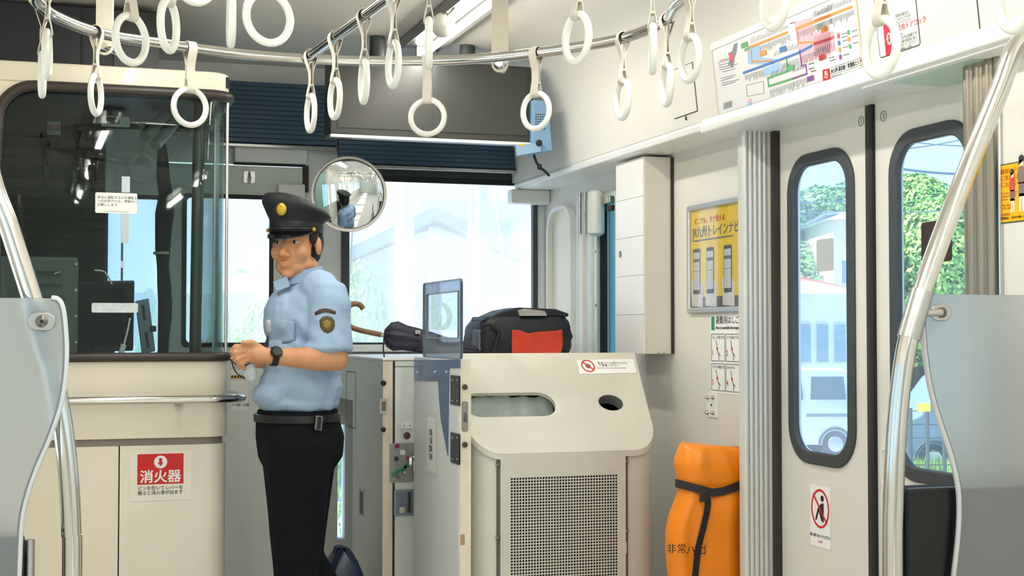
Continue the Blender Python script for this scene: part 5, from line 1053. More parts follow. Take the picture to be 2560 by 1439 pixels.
line('green_line', 'g', [C4(1478, 582), C4(1480, 712), C4(1288, 780), C4(1296, 860), C4(1535, 785)], 0.006); line('green_line', 'g', [C4(1060, 500), C4(1105, 475)], 0.008)
line('purple_line', 'p', [C4(1610, 500), C4(1625, 655), C4(1670, 648), C4(1680, 735), C4(1535, 785)], 0.005)
def chip(k, x, y, w=34, h=26, f=C4):
    c = f(x, y); d_ = f(x + w, y); e_ = f(x, y - h); hw, hh = abs(d_[0] - c[0]), abs(e_[1] - c[1]); mb = MB(); P.poly(mb, rrect(c[0]-hw, c[1]-hh, c[0]+hw, c[1]+hh, 0.002, 3), 0.0048, 0.0004); mb.build('line_tag', INK[k], mp_)
for k, x, y in (('g', 1056, 448), ('o', 1243, 530), ('b', 1441, 488), ('g', 1518, 680), ('p', 1718, 782), ('r', 1838, 570), ('o', 1858, 292)): chip(k, x, y)
for k, x, y in (('o', 92, 270), ('r', 72, 527)): chip(k, x, y, 34, 24, C5)
for k, x, y in (('r', 219, 330), ('b', 225, 395), ('o', 232, 458), ('g', 311, 298), ('o', 316, 360), ('g', 326, 425), ('p', 237, 524)): chip(k, x, y, 10, 22, C5)
chip('pk', 1108, 1000, 18, 14); chip('lb', 1108, 1038, 18, 14)
rnd = random.Random(4); mb = MB()
def ticks(p0, p1, n, f, up=False, slant=0.0):
    for i in range(n):
        t_ = i/(n - 1); x, y = p0[0] + (p1[0]-p0[0])*t_, p0[1] + (p1[1]-p0[1])*t_; a, b = f(x, y); L = 0.011 + rnd.random()*0.013
        if up: P.stroke(mb, [(a, b + 0.007), (a + 0.010, b + 0.007 + L*0.8)], 0.0014, 0.0038, 0.0003)
        else: P.stroke(mb, [(a, b - 0.007), (a + 0.0008, b - 0.007 - L)], 0.0020, 0.0038, 0.0003)
ticks((1210, 440), (1500, 322), 22, C4); ticks((1120, 455), (1480, 315), 24, C4, True); ticks((1590, 300), (1919, 165), 22, C4); ticks((1740, 200), (1919, 130), 12, C4, True)
ticks((0, 205), (350, 72), 28, C5); ticks((0, 175), (330, 45), 22, C5, True); ticks((1060, 735), (1240, 672), 14, C4); ticks((1420, 620), (1590, 555), 12, C4); ticks((1620, 545), (1760, 490), 11, C4); ticks((1780, 470), (1900, 430), 8, C4)
ticks((10, 425), (170, 370), 9, C5); ticks((1310, 880), (1540, 800), 16, C4); ticks((1545, 795), (1670, 755), 9, C4); ticks((1320, 790), (1500, 720), 14, C4, True); ticks((1540, 745), (1665, 700), 10, C4, True); ticks((1350, 585), (1580, 505), 14, C4, True)
o_ = mb.build('station_names', mat('map_ink', (96, 96, 104), 0.5), mp_); o_['kind'] = 'stuff'
mb = MB()
for i in range(10): P.stroke(mb, [C4(785 + i*5 + (20 if i in (0, 5) else 0), 605 + i*23 + (40 if i > 5 else 0)), C4(785 + i*5 + 90 + 95*rnd.random(), 590 + i*23 + (40 if i > 5 else 0) - 22)], 0.0018, 0.0036, 0.0003)
for i in range(7): P.stroke(mb, [C4(845, 1030 + i*10), C4(930, 1008 + i*9)], 0.0015, 0.0036, 0.0003)
for x, y in ((1700, 640), (1700, 690), (1720, 715), (1510, 235)): P.stroke(mb, [C4(x, y), C4(x + 50, y - 14)], 0.0035, 0.0036, 0.0003)
for x, y in ((250, 315), (250, 345), (255, 380), (258, 440), (340, 290), (345, 340), (350, 400), (130, 535), (140, 560), (265, 510)): P.stroke(mb, [C5(x, y), C5(x + 50, y - 14)], 0.0025, 0.0036, 0.0003)
o_ = mb.build('small_print', M_INKGREY, mp_); o_['kind'] = 'stuff'
mb = MB(); P.poly(mb, [C4(*q) for q in ((950, 440), (985, 425), (975, 520), (960, 560), (945, 640), (925, 685), (915, 640), (890, 660), (905, 590), (890, 530), (930, 510))], 0.0034, 0.0003); mb.build('island_sketch', mat('map_slate', (128, 132, 146), 0.5), mp_)
mb = MB(); P.poly(mb, [C4(*q) for q in ((900, 540), (945, 525), (940, 600), (915, 620))], 0.0038, 0.0003); mb.build('region_sketch', INK['r'], mp_)
mb = MB(); P.pring(mb, [C4(*q) for q in ((1070, 850), (1245, 808), (1250, 930), (1080, 965))], [C4(*q) for q in ((1074, 853), (1241, 813), (1246, 927), (1084, 960))], 0.0034, 0.0003); mb.build('legend_box', M_INKGREY, mp_)
q = [C5(*k) for k in ((70, 645), (135, 628), (145, 732), (75, 748))]; mb = MB(); P.poly(mb, q, 0.0036, 0.0004); lg = mb.build('logo', M_RED, mp_); c = (sum(k[0] for k in q)/4, sum(k[1] for k in q)/4)
P.text('lettering', 'JR', c[0], c[1] + 0.003, 0.020, M_PAPER, lg, 'CENTER', h=0.0045, bold=0.0006); P.text('lettering', '九州', c[0], c[1] - 0.009, 0.006, M_PAPER, lg, 'CENTER', h=0.0045)
a, b = C5(150, 655); P.text('lettering', 'JR九州 福北線・筑豊線エリア路線図', a, b - 0.002, 0.0145, M_INK, mp_, h=0.004, bold=0.0001, xs=0.86)
mb = MB(); P.stroke(mb, [(a, b + 0.009), (a + 0.2, b + 0.009)], 0.0012, 0.0036, 0.0003); P.stroke(mb, [(a, b - 0.011), (a + 0.2, b - 0.011)], 0.0012, 0.0036, 0.0003); mb.build('title_rule', M_INKGREY, mp_)
P.text('lettering', 'JR Kyushu route map', a, b - 0.017, 0.006, M_INKGREY, mp_, h=0.004)
# door-cock hatch
hc_ = thing('door_cock_hatch', 'coving hatch with the red emergency door-cock notice', 'hatch', (2.12, 3.2, 1.95))
q0, q1 = P.loc(2198, 120), P.loc(2300, 70)
a0, a1 = P.loc(2196, 100)[0], P.loc(2298, 70)[0]
mb = MB(); P.pring(mb, rrect(a0, 0.012, a1, 0.205, 0.01), rrect(a0 + 0.002, 0.014, a1 - 0.002, 0.203, 0.008), 0.0003, 0.001); mb.build('hatch_outline', M_DARKBOX, hc_)
mb = MB(); P.rect(mb, a0 + 0.003, 0.016, a1 - 0.003, 0.200, 0.0003, 0.0012); sk = mb.build('notice_sheet', mat('hatch_paper', (230, 228, 222), 0.4), hc_)
rq = [C5(*k) for k in ((625, 228), (690, 205), (712, 495), (652, 512))]; mb = MB(); P.poly(mb, rq, 0.0018, 0.0005); mb.build('red_field', mat('crimson', (196, 30, 62), 0.45), sk)
c = C5(684, 355); mb = MB(); P.poly(mb, circ(c[0], c[1], 0.0125, 24, 0.0165), 0.0026, 0.0004); mb.build('arrow_disc', M_PAPER, sk)
mb = MB(); P.poly(mb, [(c[0]-0.003, c[1]+0.011), (c[0]-0.003, c[1]-0.002), (c[0]-0.0065, c[1]-0.002), (c[0], c[1]-0.013), (c[0]+0.0065, c[1]-0.002), (c[0]+0.003, c[1]-0.002), (c[0]+0.003, c[1]+0.011)], 0.0032, 0.0004); mb.build('arrow', mat('crimson', (196, 30, 62)), sk)
a, b = C5(735, 278); P.text('lettering', '非常用ドアコック', a - 0.01, b, 0.019, mat('crimson', (196, 30, 62)), sk, h=0.002)
a, b = C5(740, 190); P.text('lettering', '非常の場合は\nこのハンドルを\n引いてください', a, b, 0.010, M_INKGREY, sk, h=0.002)
a, b = C5(760, 400); P.text('lettering', 'お願い\n・走行中は危険です\n・係員の案内に従い\n　降りてください\n　線路に注意', a, b, 0.010, M_INKGREY, sk, h=0.002)
a = P.loc(2447, 40)[0]; mb = MB(); P.rect(mb, a - 0.002, 0.0, a + 0.002, 0.23, 0.0003, 0.0008); ssolid(mb.build('trim_12', M_DARKBOX), 'thin dark panel joint on the coving above the pole')
# small hatch with keyhole latches
sh_ = thing('coving_hatch', 'small plain hatch on the coving between the straps and the map', 'hatch', (2.12, 4.6, 1.97))
a0, a1 = P.loc(1681, 230)[0], P.loc(1738, 220)[0]; b0, b1 = P.loc(1710, 288)[1], P.loc(1710, 166)[1]
mb = MB(); P.rect(mb, a0, b0, a1, b1, 0.0005, 0.003); mb.build('cover', M_WALL, sh_)
mb = MB(); P.pring(mb, rrect(a0 - 0.003, b0 - 0.003, a1 + 0.003, b1 + 0.003, 0.002), rrect(a0, b0, a1, b1, 0.001), 0.0003, 0.0012); mb.build('gap', M_BROWNSEAL, sh_)
for (am, bm_) in (((a0 + a1)/2 - 0.01, b1 - 0.003), ((a0 + a1)/2, b0 - 0.012)): mb = MB(); P.poly(mb, rrect(am - 0.004, bm_ - 0.008, am + 0.004, bm_ + 0.006, 0.003), 0.001, 0.003); mb.build('latch', M_BROWNSEAL, sh_)
# ------------------------------------------------------------------ the uniformed man
from mathutils import noise
from mathutils.bvhtree import BVHTree
MY = 5.18
def mp(px, py, dy=0.0): return onY(px, py, MY + dy)
def blob(mb, name, m, voxel, parent, it=4, fold=None):
    """fuse overlapping closed shapes into one smooth skin"""
    o = mb.build(name, m, None); r = o.modifiers.new('fuse', 'REMESH'); r.mode = 'VOXEL'; r.voxel_size = voxel
    if it: s = o.modifiers.new('soft', 'SMOOTH'); s.factor = 0.5; s.iterations = it
    dg = bpy.context.evaluated_depsgraph_get(); me = bpy.data.meshes.new_from_object(o.evaluated_get(dg)); o.modifiers.clear(); o.data = me
    if fold:
        nr = [v.normal.copy() for v in me.vertices]; flat = []
        for v, q in zip(me.vertices, nr): flat += list(v.co + q*fold(o.location + v.co, q))
        me.vertices.foreach_set('co', flat); me.update()
    me.polygons.foreach_set('use_smooth', [True]*len(me.polygons))
    if parent is not None: attach(o, parent)
    return o
pm = thing('person', 'uniformed man in a light blue short-sleeved shirt and dark peaked cap', 'person', (mp(745, 1640).x, MY, 0))
M_SKIN = mat('skin', (206, 148, 108), 0.5, vary=0.06, scale=25)
M_SHIRT = mat('shirt_blue', (156, 182, 210), 0.75, vary=0.04, scale=12, bump=0.15, bscale=300)
M_TROUS = mat('trouser_black', (14, 17, 22), 0.85, vary=0.2, scale=18, spec=0.2)
M_CAP = mat('cap_black', (30, 32, 36), 0.65, vary=0.15, scale=30)
# head frame: X = his left, Y = where he faces, Z = up
HC = mp(741, 607); HF = Vector((-0.54, -0.84, -0.02)).normalized(); HL = Vector((0, 0, 1)).cross(HF).normalized(); HU = HF.cross(HL) * -1
HU = HL.cross(HF) if HL.cross(HF).z > 0 else HF.cross(HL)
HS_ = 1.10
HM = Matrix((HL, HF, HU)).transposed()
def hp(x, y, z): return HC + HM @ (Vector((x, y, z))*HS_)
def he(mb, c, r): mb.ellipsoid(hp(*c), tuple(k*HS_ for k in r), HM, 20, 14)
def hcap(mb, a, b, ra, rb): mb.capsule(hp(*a), hp(*b), ra*HS_, rb*HS_)
mb = MB()
he(mb, (0, -0.012, 0.035), (0.074, 0.094, 0.090)); he(mb, (0, 0.030, -0.030), (0.062, 0.062, 0.085)); he(mb, (0, 0.040, -0.085), (0.050, 0.048, 0.034)); he(mb, (0, 0.072, -0.106), (0.022, 0.017, 0.016))
for s in (-1, 1):
    he(mb, (s*0.038, 0.056, -0.034), (0.027, 0.030, 0.030)); he(mb, (s*0.077, -0.006, -0.012), (0.010, 0.019, 0.031)); he(mb, (s*0.046, -0.0, -0.075), (0.022, 0.05, 0.03)); he(mb, (s*0.012, 0.102, -0.044), (0.010, 0.011, 0.009))
hcap(mb, (0, 0.088, 0.004), (0, 0.112, -0.038), 0.010, 0.014); hcap(mb, (-0.036, 0.080, 0.020), (0.036, 0.080, 0.020), 0.014, 0.014)
he(mb, (0, 0.090, -0.068), (0.024, 0.013, 0.006)); he(mb, (0, 0.088, -0.079), (0.020, 0.012, 0.007))
nb = mp(768, 712); hcap_a = hp(0, -0.02, -0.07); mb.capsule(hcap_a, nb, 0.062, 0.066)
# trunk under the shirt, arms
mb.ellipsoid(mp(768, 800), (0.10, 0.15, 0.15)); mb.ellipsoid(mp(750, 940), (0.11, 0.13, 0.17)); mb.ellipsoid(mp(750, 1090), (0.10, 0.12, 0.09)); mb.capsule(mp(768, 712), mp(768, 780), 0.062, 0.09)
sh, el, wr_ = mp(812, 735, -0.17), mp(842, 898, -0.215), mp(680, 891, -0.26)
mb.capsule(mp(780, 740, 0), sh, 0.06, 0.048); mb.capsule(sh, el, 0.048, 0.042); mb.capsule(el, el.lerp(wr_, 0.35), 0.042, 0.044); mb.capsule(el.lerp(wr_, 0.35), wr_, 0.043, 0.028)
sh2, el2, wr2 = mp(745, 735, 0.17), mp(735, 895, 0.20), mp(658, 902, -0.02)
mb.capsule(mp(770, 740, 0), sh2, 0.06, 0.048); mb.capsule(sh2, el2, 0.048, 0.042); mb.capsule(el2, wr2, 0.041, 0.028)
# left hand: palm, four curled fingers of different lengths, thumb on top
pc = mp(640, 884, -0.262); mb.capsule(wr_, pc, 0.028, 0.030); mb.ellipsoid(mp(637, 884, -0.262), (0.040, 0.021, 0.033))
for (kx, ky, mx, my, tx, ty, dy, r_) in ((612, 866, 590, 868, 588, 888, -0.27, 0.0098), (610, 877, 586, 882, 590, 902, -0.275, 0.0102), (612, 889, 592, 898, 600, 915, -0.275, 0.0098), (617, 900, 602, 910, 612, 922, -0.27, 0.0088)):
    k0, k1, k2 = mp(kx, ky, dy), mp(mx, my, dy - 0.012), mp(tx, ty, dy + 0.012)
    mb.capsule(mp(634, 882 + (ky - 884)*0.6, -0.262), k0, 0.013, r_*1.1, 10); mb.capsule(k0, k1, r_*1.05, r_*0.95, 10); mb.capsule(k1, k2, r_*0.95, r_*0.85, 10)
mb.capsule(mp(652, 872, -0.262), mp(630, 856, -0.275), 0.015, 0.012, 10); mb.capsule(mp(630, 856, -0.275), mp(608, 856, -0.285), 0.012, 0.0095, 10)
# right hand beyond it
mb.capsule(wr2, mp(622, 898, -0.09), 0.027, 0.027); mb.ellipsoid(mp(616, 896, -0.10), (0.036, 0.02, 0.03))
for (kx, ky, tx, ty, r_) in ((594, 876, 584, 868, 0.0095), (590, 884, 578, 880, 0.0098), (590, 894, 580, 896, 0.0095), (594, 904, 586, 910, 0.0085)):
    mb.capsule(mp(612, 892 + (ky - 890)*0.6, -0.10), mp(kx, ky, -0.12), 0.012, r_, 10); mb.capsule(mp(kx, ky, -0.12), mp(tx, ty, -0.155), r_, r_*0.85, 10)
mb.capsule(mp(622, 880, -0.105), mp(604, 866, -0.13), 0.014, 0.010, 10); mb.capsule(mp(604, 866, -0.13), mp(590, 864, -0.15), 0.0105, 0.009, 10)
body = blob(mb, 'body', M_SKIN, 0.0042, pm, 6)
for s in (-1, 1):
    e_ = MB().ellipsoid(hp(s*0.031, 0.0755, -0.001), (0.0125*HS_, 0.0125*HS_, 0.0090*HS_), HM, 14, 10).build('eye', mat('eye_white', (190, 172, 158), 0.3), pm, smooth='all')
    MB().ellipsoid(hp(s*0.031 - 0.001, 0.0845, -0.001), (0.0058*HS_, 0.0046*HS_, 0.0062*HS_), HM, 12, 8).build('iris', mat('iris_dark', (38, 28, 24), 0.2), e_, smooth='all')
    mb = MB(); mb.tube([hp(s*0.014, 0.096, 0.0165), hp(s*0.032, 0.0925, 0.0215), hp(s*0.050, 0.080, 0.017)], [0.003, 0.004, 0.0022], 8); mb.build('eyebrow', mat('hair_black', (26, 22, 20), 0.6), pm, smooth='all')
mb = MB(); he(mb, (0, -0.038, 0.005), (0.0785, 0.078, 0.082)); he(mb, (0, -0.06, -0.035), (0.062, 0.048, 0.045))
for s in (-1, 1): he(mb, (s*0.066, 0.012, 0.022), (0.014, 0.026, 0.03))
blob(mb, 'hair', mat('hair_black', (26, 22, 20), 0.6), 0.005, pm, 2)
# cap
cp_ = []
def cap_loop(rx, ry, z, tilt, cy=-0.004): return [hp(rx*math.cos(t_), cy + ry*math.sin(t_), z + tilt*math.sin(t_) - 0.22*min(1, max(0, (z - 0.07)/0.05))*rx*math.cos(t_)) for t_ in [2*math.pi*j/40 for j in range(40)]]
CZ0 = 0.030
mb = MB().bridge([cap_loop(0.083, 0.104, CZ0, 0.0), cap_loop(0.085, 0.106, CZ0 + 0.018, 0.002), cap_loop(0.086, 0.107, CZ0 + 0.040, 0.008), cap_loop(0.100, 0.118, CZ0 + 0.060, 0.014), cap_loop(0.112, 0.128, CZ0 + 0.076, 0.022), cap_loop(0.113, 0.129, CZ0 + 0.086, 0.026), cap_loop(0.104, 0.120, CZ0 + 0.098, 0.028), cap_loop(0.07, 0.08, CZ0 + 0.110, 0.022), cap_loop(0.02, 0.022, CZ0 + 0.115, 0.006)])
cap = mb.build('cap', M_CAP, pm, smooth='all'); cap['label'] = 'dark peaked uniform cap'
MB().bridge([cap_loop(0.0865, 0.1075, CZ0 + 0.004, 0.001), cap_loop(0.0885, 0.1095, CZ0 + 0.012, 0.002), cap_loop(0.0885, 0.1095, CZ0 + 0.026, 0.004), cap_loop(0.087, 0.108, CZ0 + 0.034, 0.006)], False).build('cap_band', mat('cap_band', (22, 23, 26), 0.4), cap, smooth='all')
inn = [(0.083*math.cos(R(a_)), -0.004 + 0.104*math.sin(R(a_)), CZ0 + 0.004) for a_ in range(28, 153, 8)]
out_ = [(0.089*math.cos(R(a_)), -0.004 + 0.104*math.sin(R(a_)) + 0.052*math.sin(math.pi*(a_ - 28)/124)**0.8, CZ0 + 0.004 - 0.026*math.sin(math.pi*(a_ - 28)/124)**0.8) for a_ in range(28, 153, 8)]
mb = MB(); n_ = len(inn); vs = [hp(*p) for p in inn] + [hp(*p) for p in out_] + [hp(x, y, z - 0.004) for x, y, z in inn] + [hp(x, y, z - 0.004) for x, y, z in out_]
fs = []
for k in range(n_ - 1): fs += [(k, k+1, n_+k+1, n_+k), (2*n_+k, 3*n_+k, 3*n_+k+1, 2*n_+k+1), (n_+k, n_+k+1, 3*n_+k+1, 3*n_+k), (k, 2*n_+k, 2*n_+k+1, k+1)]
mb.add(vs, fs).build('visor', mat('visor_gloss', (16, 17, 20), 0.15, coat=0.5), cap, smooth=True)
MB().ellipsoid(hp(0.0, 0.121, CZ0 + 0.076), (0.021, 0.008, 0.024), HM, 16, 10).build('badge', mat('gold_badge', (206, 166, 62), 0.35, 0.7, vary=0.2, scale=120), cap, smooth='all')
for s in (-1, 1): MB().ellipsoid(hp(s*0.082, 0.045, CZ0 + 0.012), (0.008, 0.008, 0.008), HM, 12, 8).build('cap_button', mat('gold_badge', (206, 166, 62)), cap, smooth='all')
mb = MB().tube([hp(0.089*math.cos(R(a_)), -0.004 + 0.112*math.sin(R(a_)), CZ0 + 0.013) for a_ in range(28, 153, 8)], 0.004, 8); mb.build('chin_cord', mat('cord_black', (34, 32, 34), 0.35), cap, smooth='all')
# shirt
def folds(p, n):
    q = Vector((p.x*7, p.y*5, p.z*9)); d_ = 0.0045*noise.noise(q) + 0.0032*noise.noise(Vector((p.x*22 + p.z*16, p.y*10, p.z*20 - p.x*12)))
    e_ = (p - mp(770, 850, -0.15)); d_ += 0.0045*math.sin((e_.z*0.8 + e_.x*1.0)*95)*math.exp(-((e_.length)/0.12)**2)
    w_ = max(0, 1 - abs(p.z - mp(745, 1000).z)/0.07); d_ += 0.004*w_*math.sin(p.x*60 + p.y*40)
    return d_
mb = MB()
mb.ellipsoid(mp(768, 800), (0.132, 0.19, 0.16)); mb.ellipsoid(mp(786, 738), (0.098, 0.185, 0.085)); mb.ellipsoid(mp(757, 900), (0.152, 0.180, 0.17)); mb.ellipsoid(mp(752, 965), (0.158, 0.178, 0.12)); mb.ellipsoid(mp(745, 1005), (0.152, 0.170, 0.06)); mb.ellipsoid(mp(676, 985, -0.03), (0.065, 0.12, 0.05)); mb.ellipsoid(mp(715, 800), (0.085, 0.15, 0.12))
mb.capsule(mp(800, 722, -0.12), mp(828, 765, -0.185), 0.072, 0.074); s0_, s1_ = mp(822, 745, -0.175), mp(826, 880, -0.205); L_ = (s1_ - s0_).length
mb.lathe([(0.02, -0.07), (0.06, -0.045), (0.074, 0.0), (0.077, L_*0.5), (0.080, L_*0.97), (0.078, L_)], s0_, s1_ - s0_, 24)
mb.ellipsoid(mp(812, 868, -0.205), (0.078, 0.07, 0.03))
r0_, r1_ = mp(742, 745, 0.175), mp(728, 870, 0.2); mb.capsule(mp(765, 725, 0.12), r0_, 0.072, 0.074); mb.lathe([(0.02, -0.07), (0.06, -0.045), (0.074, 0), (0.078, (r1_ - r0_).length)], r0_, r1_ - r0_, 24)
nk = mp(762, 708); mb.lathe([(0.10, -0.03), (0.088, 0.0), (0.078, 0.03), (0.074, 0.045)], nk, Vector((-0.16, -0.04, 1)), 24)
shirt = blob(mb, 'shirt', M_SHIRT, 0.006, pm, 4, folds); shirt['label'] = 'light blue short-sleeved uniform shirt'
bv_ = BVHTree.FromPolygons([shirt.location + v.co for v in shirt.data.vertices], [tuple(p.vertices) for p in shirt.data.polygons])
def on_cloth(name, pts, m, parent, lift=0.0025, rings=4):
    """small patch laid over the cloth: the outline (in picture pixels) is dropped onto the shirt from the viewer's side"""
    cx = sum(p[0] for p in pts)/len(pts); cy = sum(p[1] for p in pts)/len(pts); V = []; n = len(pts)
    def drop(x, y):
        d_ = ray(x, y).normalized(); h = bv_.ray_cast(CAM, d_)
        return (h[0] - d_*lift) if h[0] is not None else mp(x, y, -0.2)
    V.append(drop(cx, cy))
    for r_ in range(1, rings + 1): V += [drop(cx + (x - cx)*r_/rings, cy + (y - cy)*r_/rings) for x, y in pts]
    F_ = [(0, 1 + j, 1 + (j+1) % n) for j in range(n)]
    for r_ in range(rings - 1): F_ += [(1 + r_*n + j, 1 + (r_+1)*n + j, 1 + (r_+1)*n + (j+1) % n, 1 + r_*n + (j+1) % n) for j in range(n)]
    back = [p + ray(cx, cy).normalized()*0.002 for p in V[-n:]]; o_ = len(V); V += back
    F_ += [(o_ - n + j, o_ + j, o_ + (j+1) % n, o_ - n + (j+1) % n) for j in range(n)]
    return MB().add(V, F_).build(name, m, parent, smooth='all', fix=False)
M_PATCH = mat('patch_olive', (84, 72, 36), 0.6, vary=0.2, scale=90)
def arc_band(cx, cy, r, a0, a1, w): 
    o = [(cx + r*math.cos(R(a_)), cy - r*math.sin(R(a_))) for a_ in range(a0, a1 + 1, 8)]; i = [(cx + (r-w)*math.cos(R(a_)), cy - (r-w)*math.sin(R(a_))) for a_ in range(a1, a0 - 1, -8)]; return o + i
mb = MB(); bnd = arc_band(814, 818, 48, 54, 126, 11)
on_cloth('sleeve_flash', [(786, 780), (798, 773), (812, 770), (826, 772), (840, 778), (839, 785), (825, 781), (812, 780), (800, 783), (788, 788)], mat('flash_brown', (74, 56, 52), 0.6), shirt)
on_cloth('sleeve_badge', [(798, 800), (806, 792), (817, 789), (829, 792), (836, 800), (837, 814), (832, 826), (820, 833), (808, 828), (800, 816)], M_PATCH, shirt)
on_cloth('badge_emblem', [(806, 804), (817, 798), (828, 803), (829, 814), (820, 824), (809, 818)], mat('emblem_gold', (136, 116, 48), 0.55, vary=0.25, scale=120), shirt, 0.0035, 2)
on_cloth('chest_pocket', [(672, 806), (700, 800), (736, 803), (738, 850), (706, 858), (672, 852)], mat('pocket_blue', (148, 174, 204), 0.75), shirt, 0.003)
on_cloth('name_tag', [(664, 800), (676, 798), (678, 832), (666, 834)], mat('tag_white', (206, 214, 226), 0.4), shirt, 0.006, 2)
mb = MB(); mb.prism([mp(672, 835, -0.13), mp(660, 862, -0.13), mp(655, 885, -0.13), mp(664, 886, -0.13), mp(672, 862, -0.13)], (0, 0.006, 0)); mb.build('lanyard', mat('lanyard_navy', (30, 34, 58), 0.6), shirt)
# collar
def collar_leaf(a, b, c_, d_): return MB().prism([a, b, c_, d_], Vector((0.0, -0.004, 0.003)))
mb = MB(); cl = [nk + Vector((-0.012, 0, 0.012)) + Vector((0.082*math.cos(R(a_)), 0.082*math.sin(R(a_)), 0.02*math.cos(R(a_)) + 0.004)) for a_ in range(-150, 151, 10)]
mb.bridge([[p + Vector((0, 0, 0.034)) - (p - nk)*0.10 for p in cl] + [p + Vector((0, 0, 0.034)) - (p - nk)*0.14 for p in cl[::-1]], [p + (p - nk)*0.10 + Vector((0, 0, -0.012)) for p in cl] + [p + (p - nk)*0.05 + Vector((0, 0, -0.012)) for p in cl[::-1]]]); mb.build('collar', mat('collar_blue', (140, 166, 196), 0.75), shirt, smooth=True)
mb = MB(); mb.prism([mp(716, 690, -0.08), mp(682, 704, -0.06), mp(690, 728, -0.09), mp(724, 716, -0.10)], (0.004, 0.006, 0)); mb.build('collar_point', mat('collar_blue', (140, 166, 196)), shirt, bevel=0.002)
# trousers
def tfold(p, n): q = Vector((p.x*8, p.y*6, p.z*4)); return 0.004*noise.noise(q)
def hip(py, rx_, ry_, cx=748): c = mp(cx, py); return [c + Vector((rx_*math.cos(t_), ry_*math.sin(t_), 0)) for t_ in [2*math.pi*j/40 for j in range(40)]]
mb = MB(); mb.bridge([hip(1022, 0.146, 0.160, 744), hip(1050, 0.152, 0.166, 744), hip(1090, 0.162, 0.175, 750), hip(1140, 0.155, 0.175, 752), hip(1180, 0.12, 0.15, 748)])
lk_, la = mp(742, 1395, -0.09), mp(742, 1612, -0.09); mb.capsule(mp(744, 1125, -0.08), lk_, 0.130, 0.088); mb.capsule(lk_, la, 0.088, 0.066); mb.lathe([(0.066, 0), (0.075, 0.06)], la, (0, 0, -1), 20)
rk, ra_ = mp(752, 1390, 0.09), mp(858, 1560, 0.10); mb.capsule(mp(758, 1125, 0.08), rk, 0.128, 0.086); mb.capsule(rk, ra_, 0.086, 0.066); mb.lathe([(0.066, 0), (0.072, 0.05)], ra_, (ra_ - rk), 20)
trousers = blob(mb, 'trousers', M_TROUS, 0.008, pm, 4, tfold)
mb = MB(); mb.bridge([hip(1032, 0.153, 0.167, 742), hip(1033, 0.157, 0.171, 742), hip(1051, 0.160, 0.174, 744), hip(1052, 0.154, 0.168, 744)]); mb.build('belt', mat('belt_black', (18, 18, 20), 0.4), pm, smooth=True)
c = mp(797, 1057, -0.175); kc = MB().obox(c, (0.014, 0.003, -0.003), (0, 0.006, 0), (0.003, 0, 0.026)).build('key_holder', mat('holder_grey', (120, 122, 124), 0.35, 0.4), pm, bevel=0.004)
MB().obox(c + Vector((0, -0.008, 0)), (0.006, 0.001, -0.001), (0, 0.003, 0), (0.002, 0, 0.022)).build('holder_slot', M_BLACK, kc)
for (p, yaw_, dyy) in ((mp(735, 1640, -0.09), 0, -0.09),):
    x_, y_ = la.x, la.y; mb = MB(); mb.ellipsoid((x_ - 0.06, y_, 0.045), (0.14, 0.05, 0.045)); mb.ellipsoid((x_ + 0.02, y_, 0.07), (0.055, 0.045, 0.06)); mb.box((x_ - 0.19, y_ - 0.042, 0.0), (x_ + 0.075, y_ + 0.042, 0.02))
    blob(mb, 'shoe', mat('shoe_black', (16, 17, 20), 0.25), 0.007, pm, 3)
dv_ = (ra_ - rk).normalized(); e_ = ra_ + dv_*0.05; mb = MB(); mb.ellipsoid(e_ + Vector((0.01, 0, -0.03)), (0.055, 0.045, 0.055)); mb.capsule(e_ + Vector((0.0, 0, -0.05)), e_ + Vector((-0.09, 0, -0.12)), 0.048, 0.036); mb.capsule(e_ + Vector((-0.02, 0, -0.07)), Vector((e_.x - 0.13, e_.y, 0.035)), 0.045, 0.033)
blob(mb, 'shoe', mat('shoe_black', (16, 17, 20)), 0.007, pm, 3)
# wristwatch
wd = (wr_ - el).normalized(); wc = wr_ - wd*0.006
wt = MB().lathe([(0.0305, -0.011), (0.033, -0.011), (0.0335, 0), (0.033, 0.011), (0.0305, 0.011)], wc, wd, 28).build('wristwatch', mat('watch_black', (22, 24, 26), 0.35), pm, smooth=True)
wn_ = Vector((-0.15, -0.8, 0.45)); wn_ = (wn_ - wd*wn_.dot(wd)).normalized()
MB().lathe([(0.021, -0.004), (0.022, 0.006), (0.019, 0.010), (0.016, 0.008)], wc + wn_*0.030, wn_, 28).build('watch_case', mat('watch_black', (22, 24, 26)), wt, smooth=True)
MB().lathe([(0.0155, 0.0), (0.0155, 0.001)], wc + wn_*0.0385, wn_, 24).build('watch_dial', mat('watch_dial', (60, 70, 70), 0.2), wt)
# what he holds
hd = thing('clear_case', 'small clear case with a cord held in the man\'s hands', 'case', mp(622, 950, -0.24))
mb = MB(); mb.ellipsoid(mp(622, 924, -0.245), (0.026, 0.012, 0.042), Matrix.Rotation(R(-18), 3, 'Y')); mb.build('pouch', mat('clear_grey_plastic', (186, 194, 198), 0.25, vary=0.1, scale=60), hd, smooth='all')
tube('cord', spline([mp(628, 905, -0.25), mp(606, 916, -0.26), mp(584, 906, -0.25), mp(578, 900, -0.22), mp(590, 930, -0.24), mp(612, 946, -0.25)], 6), 0.0022, M_BLACK, hd)
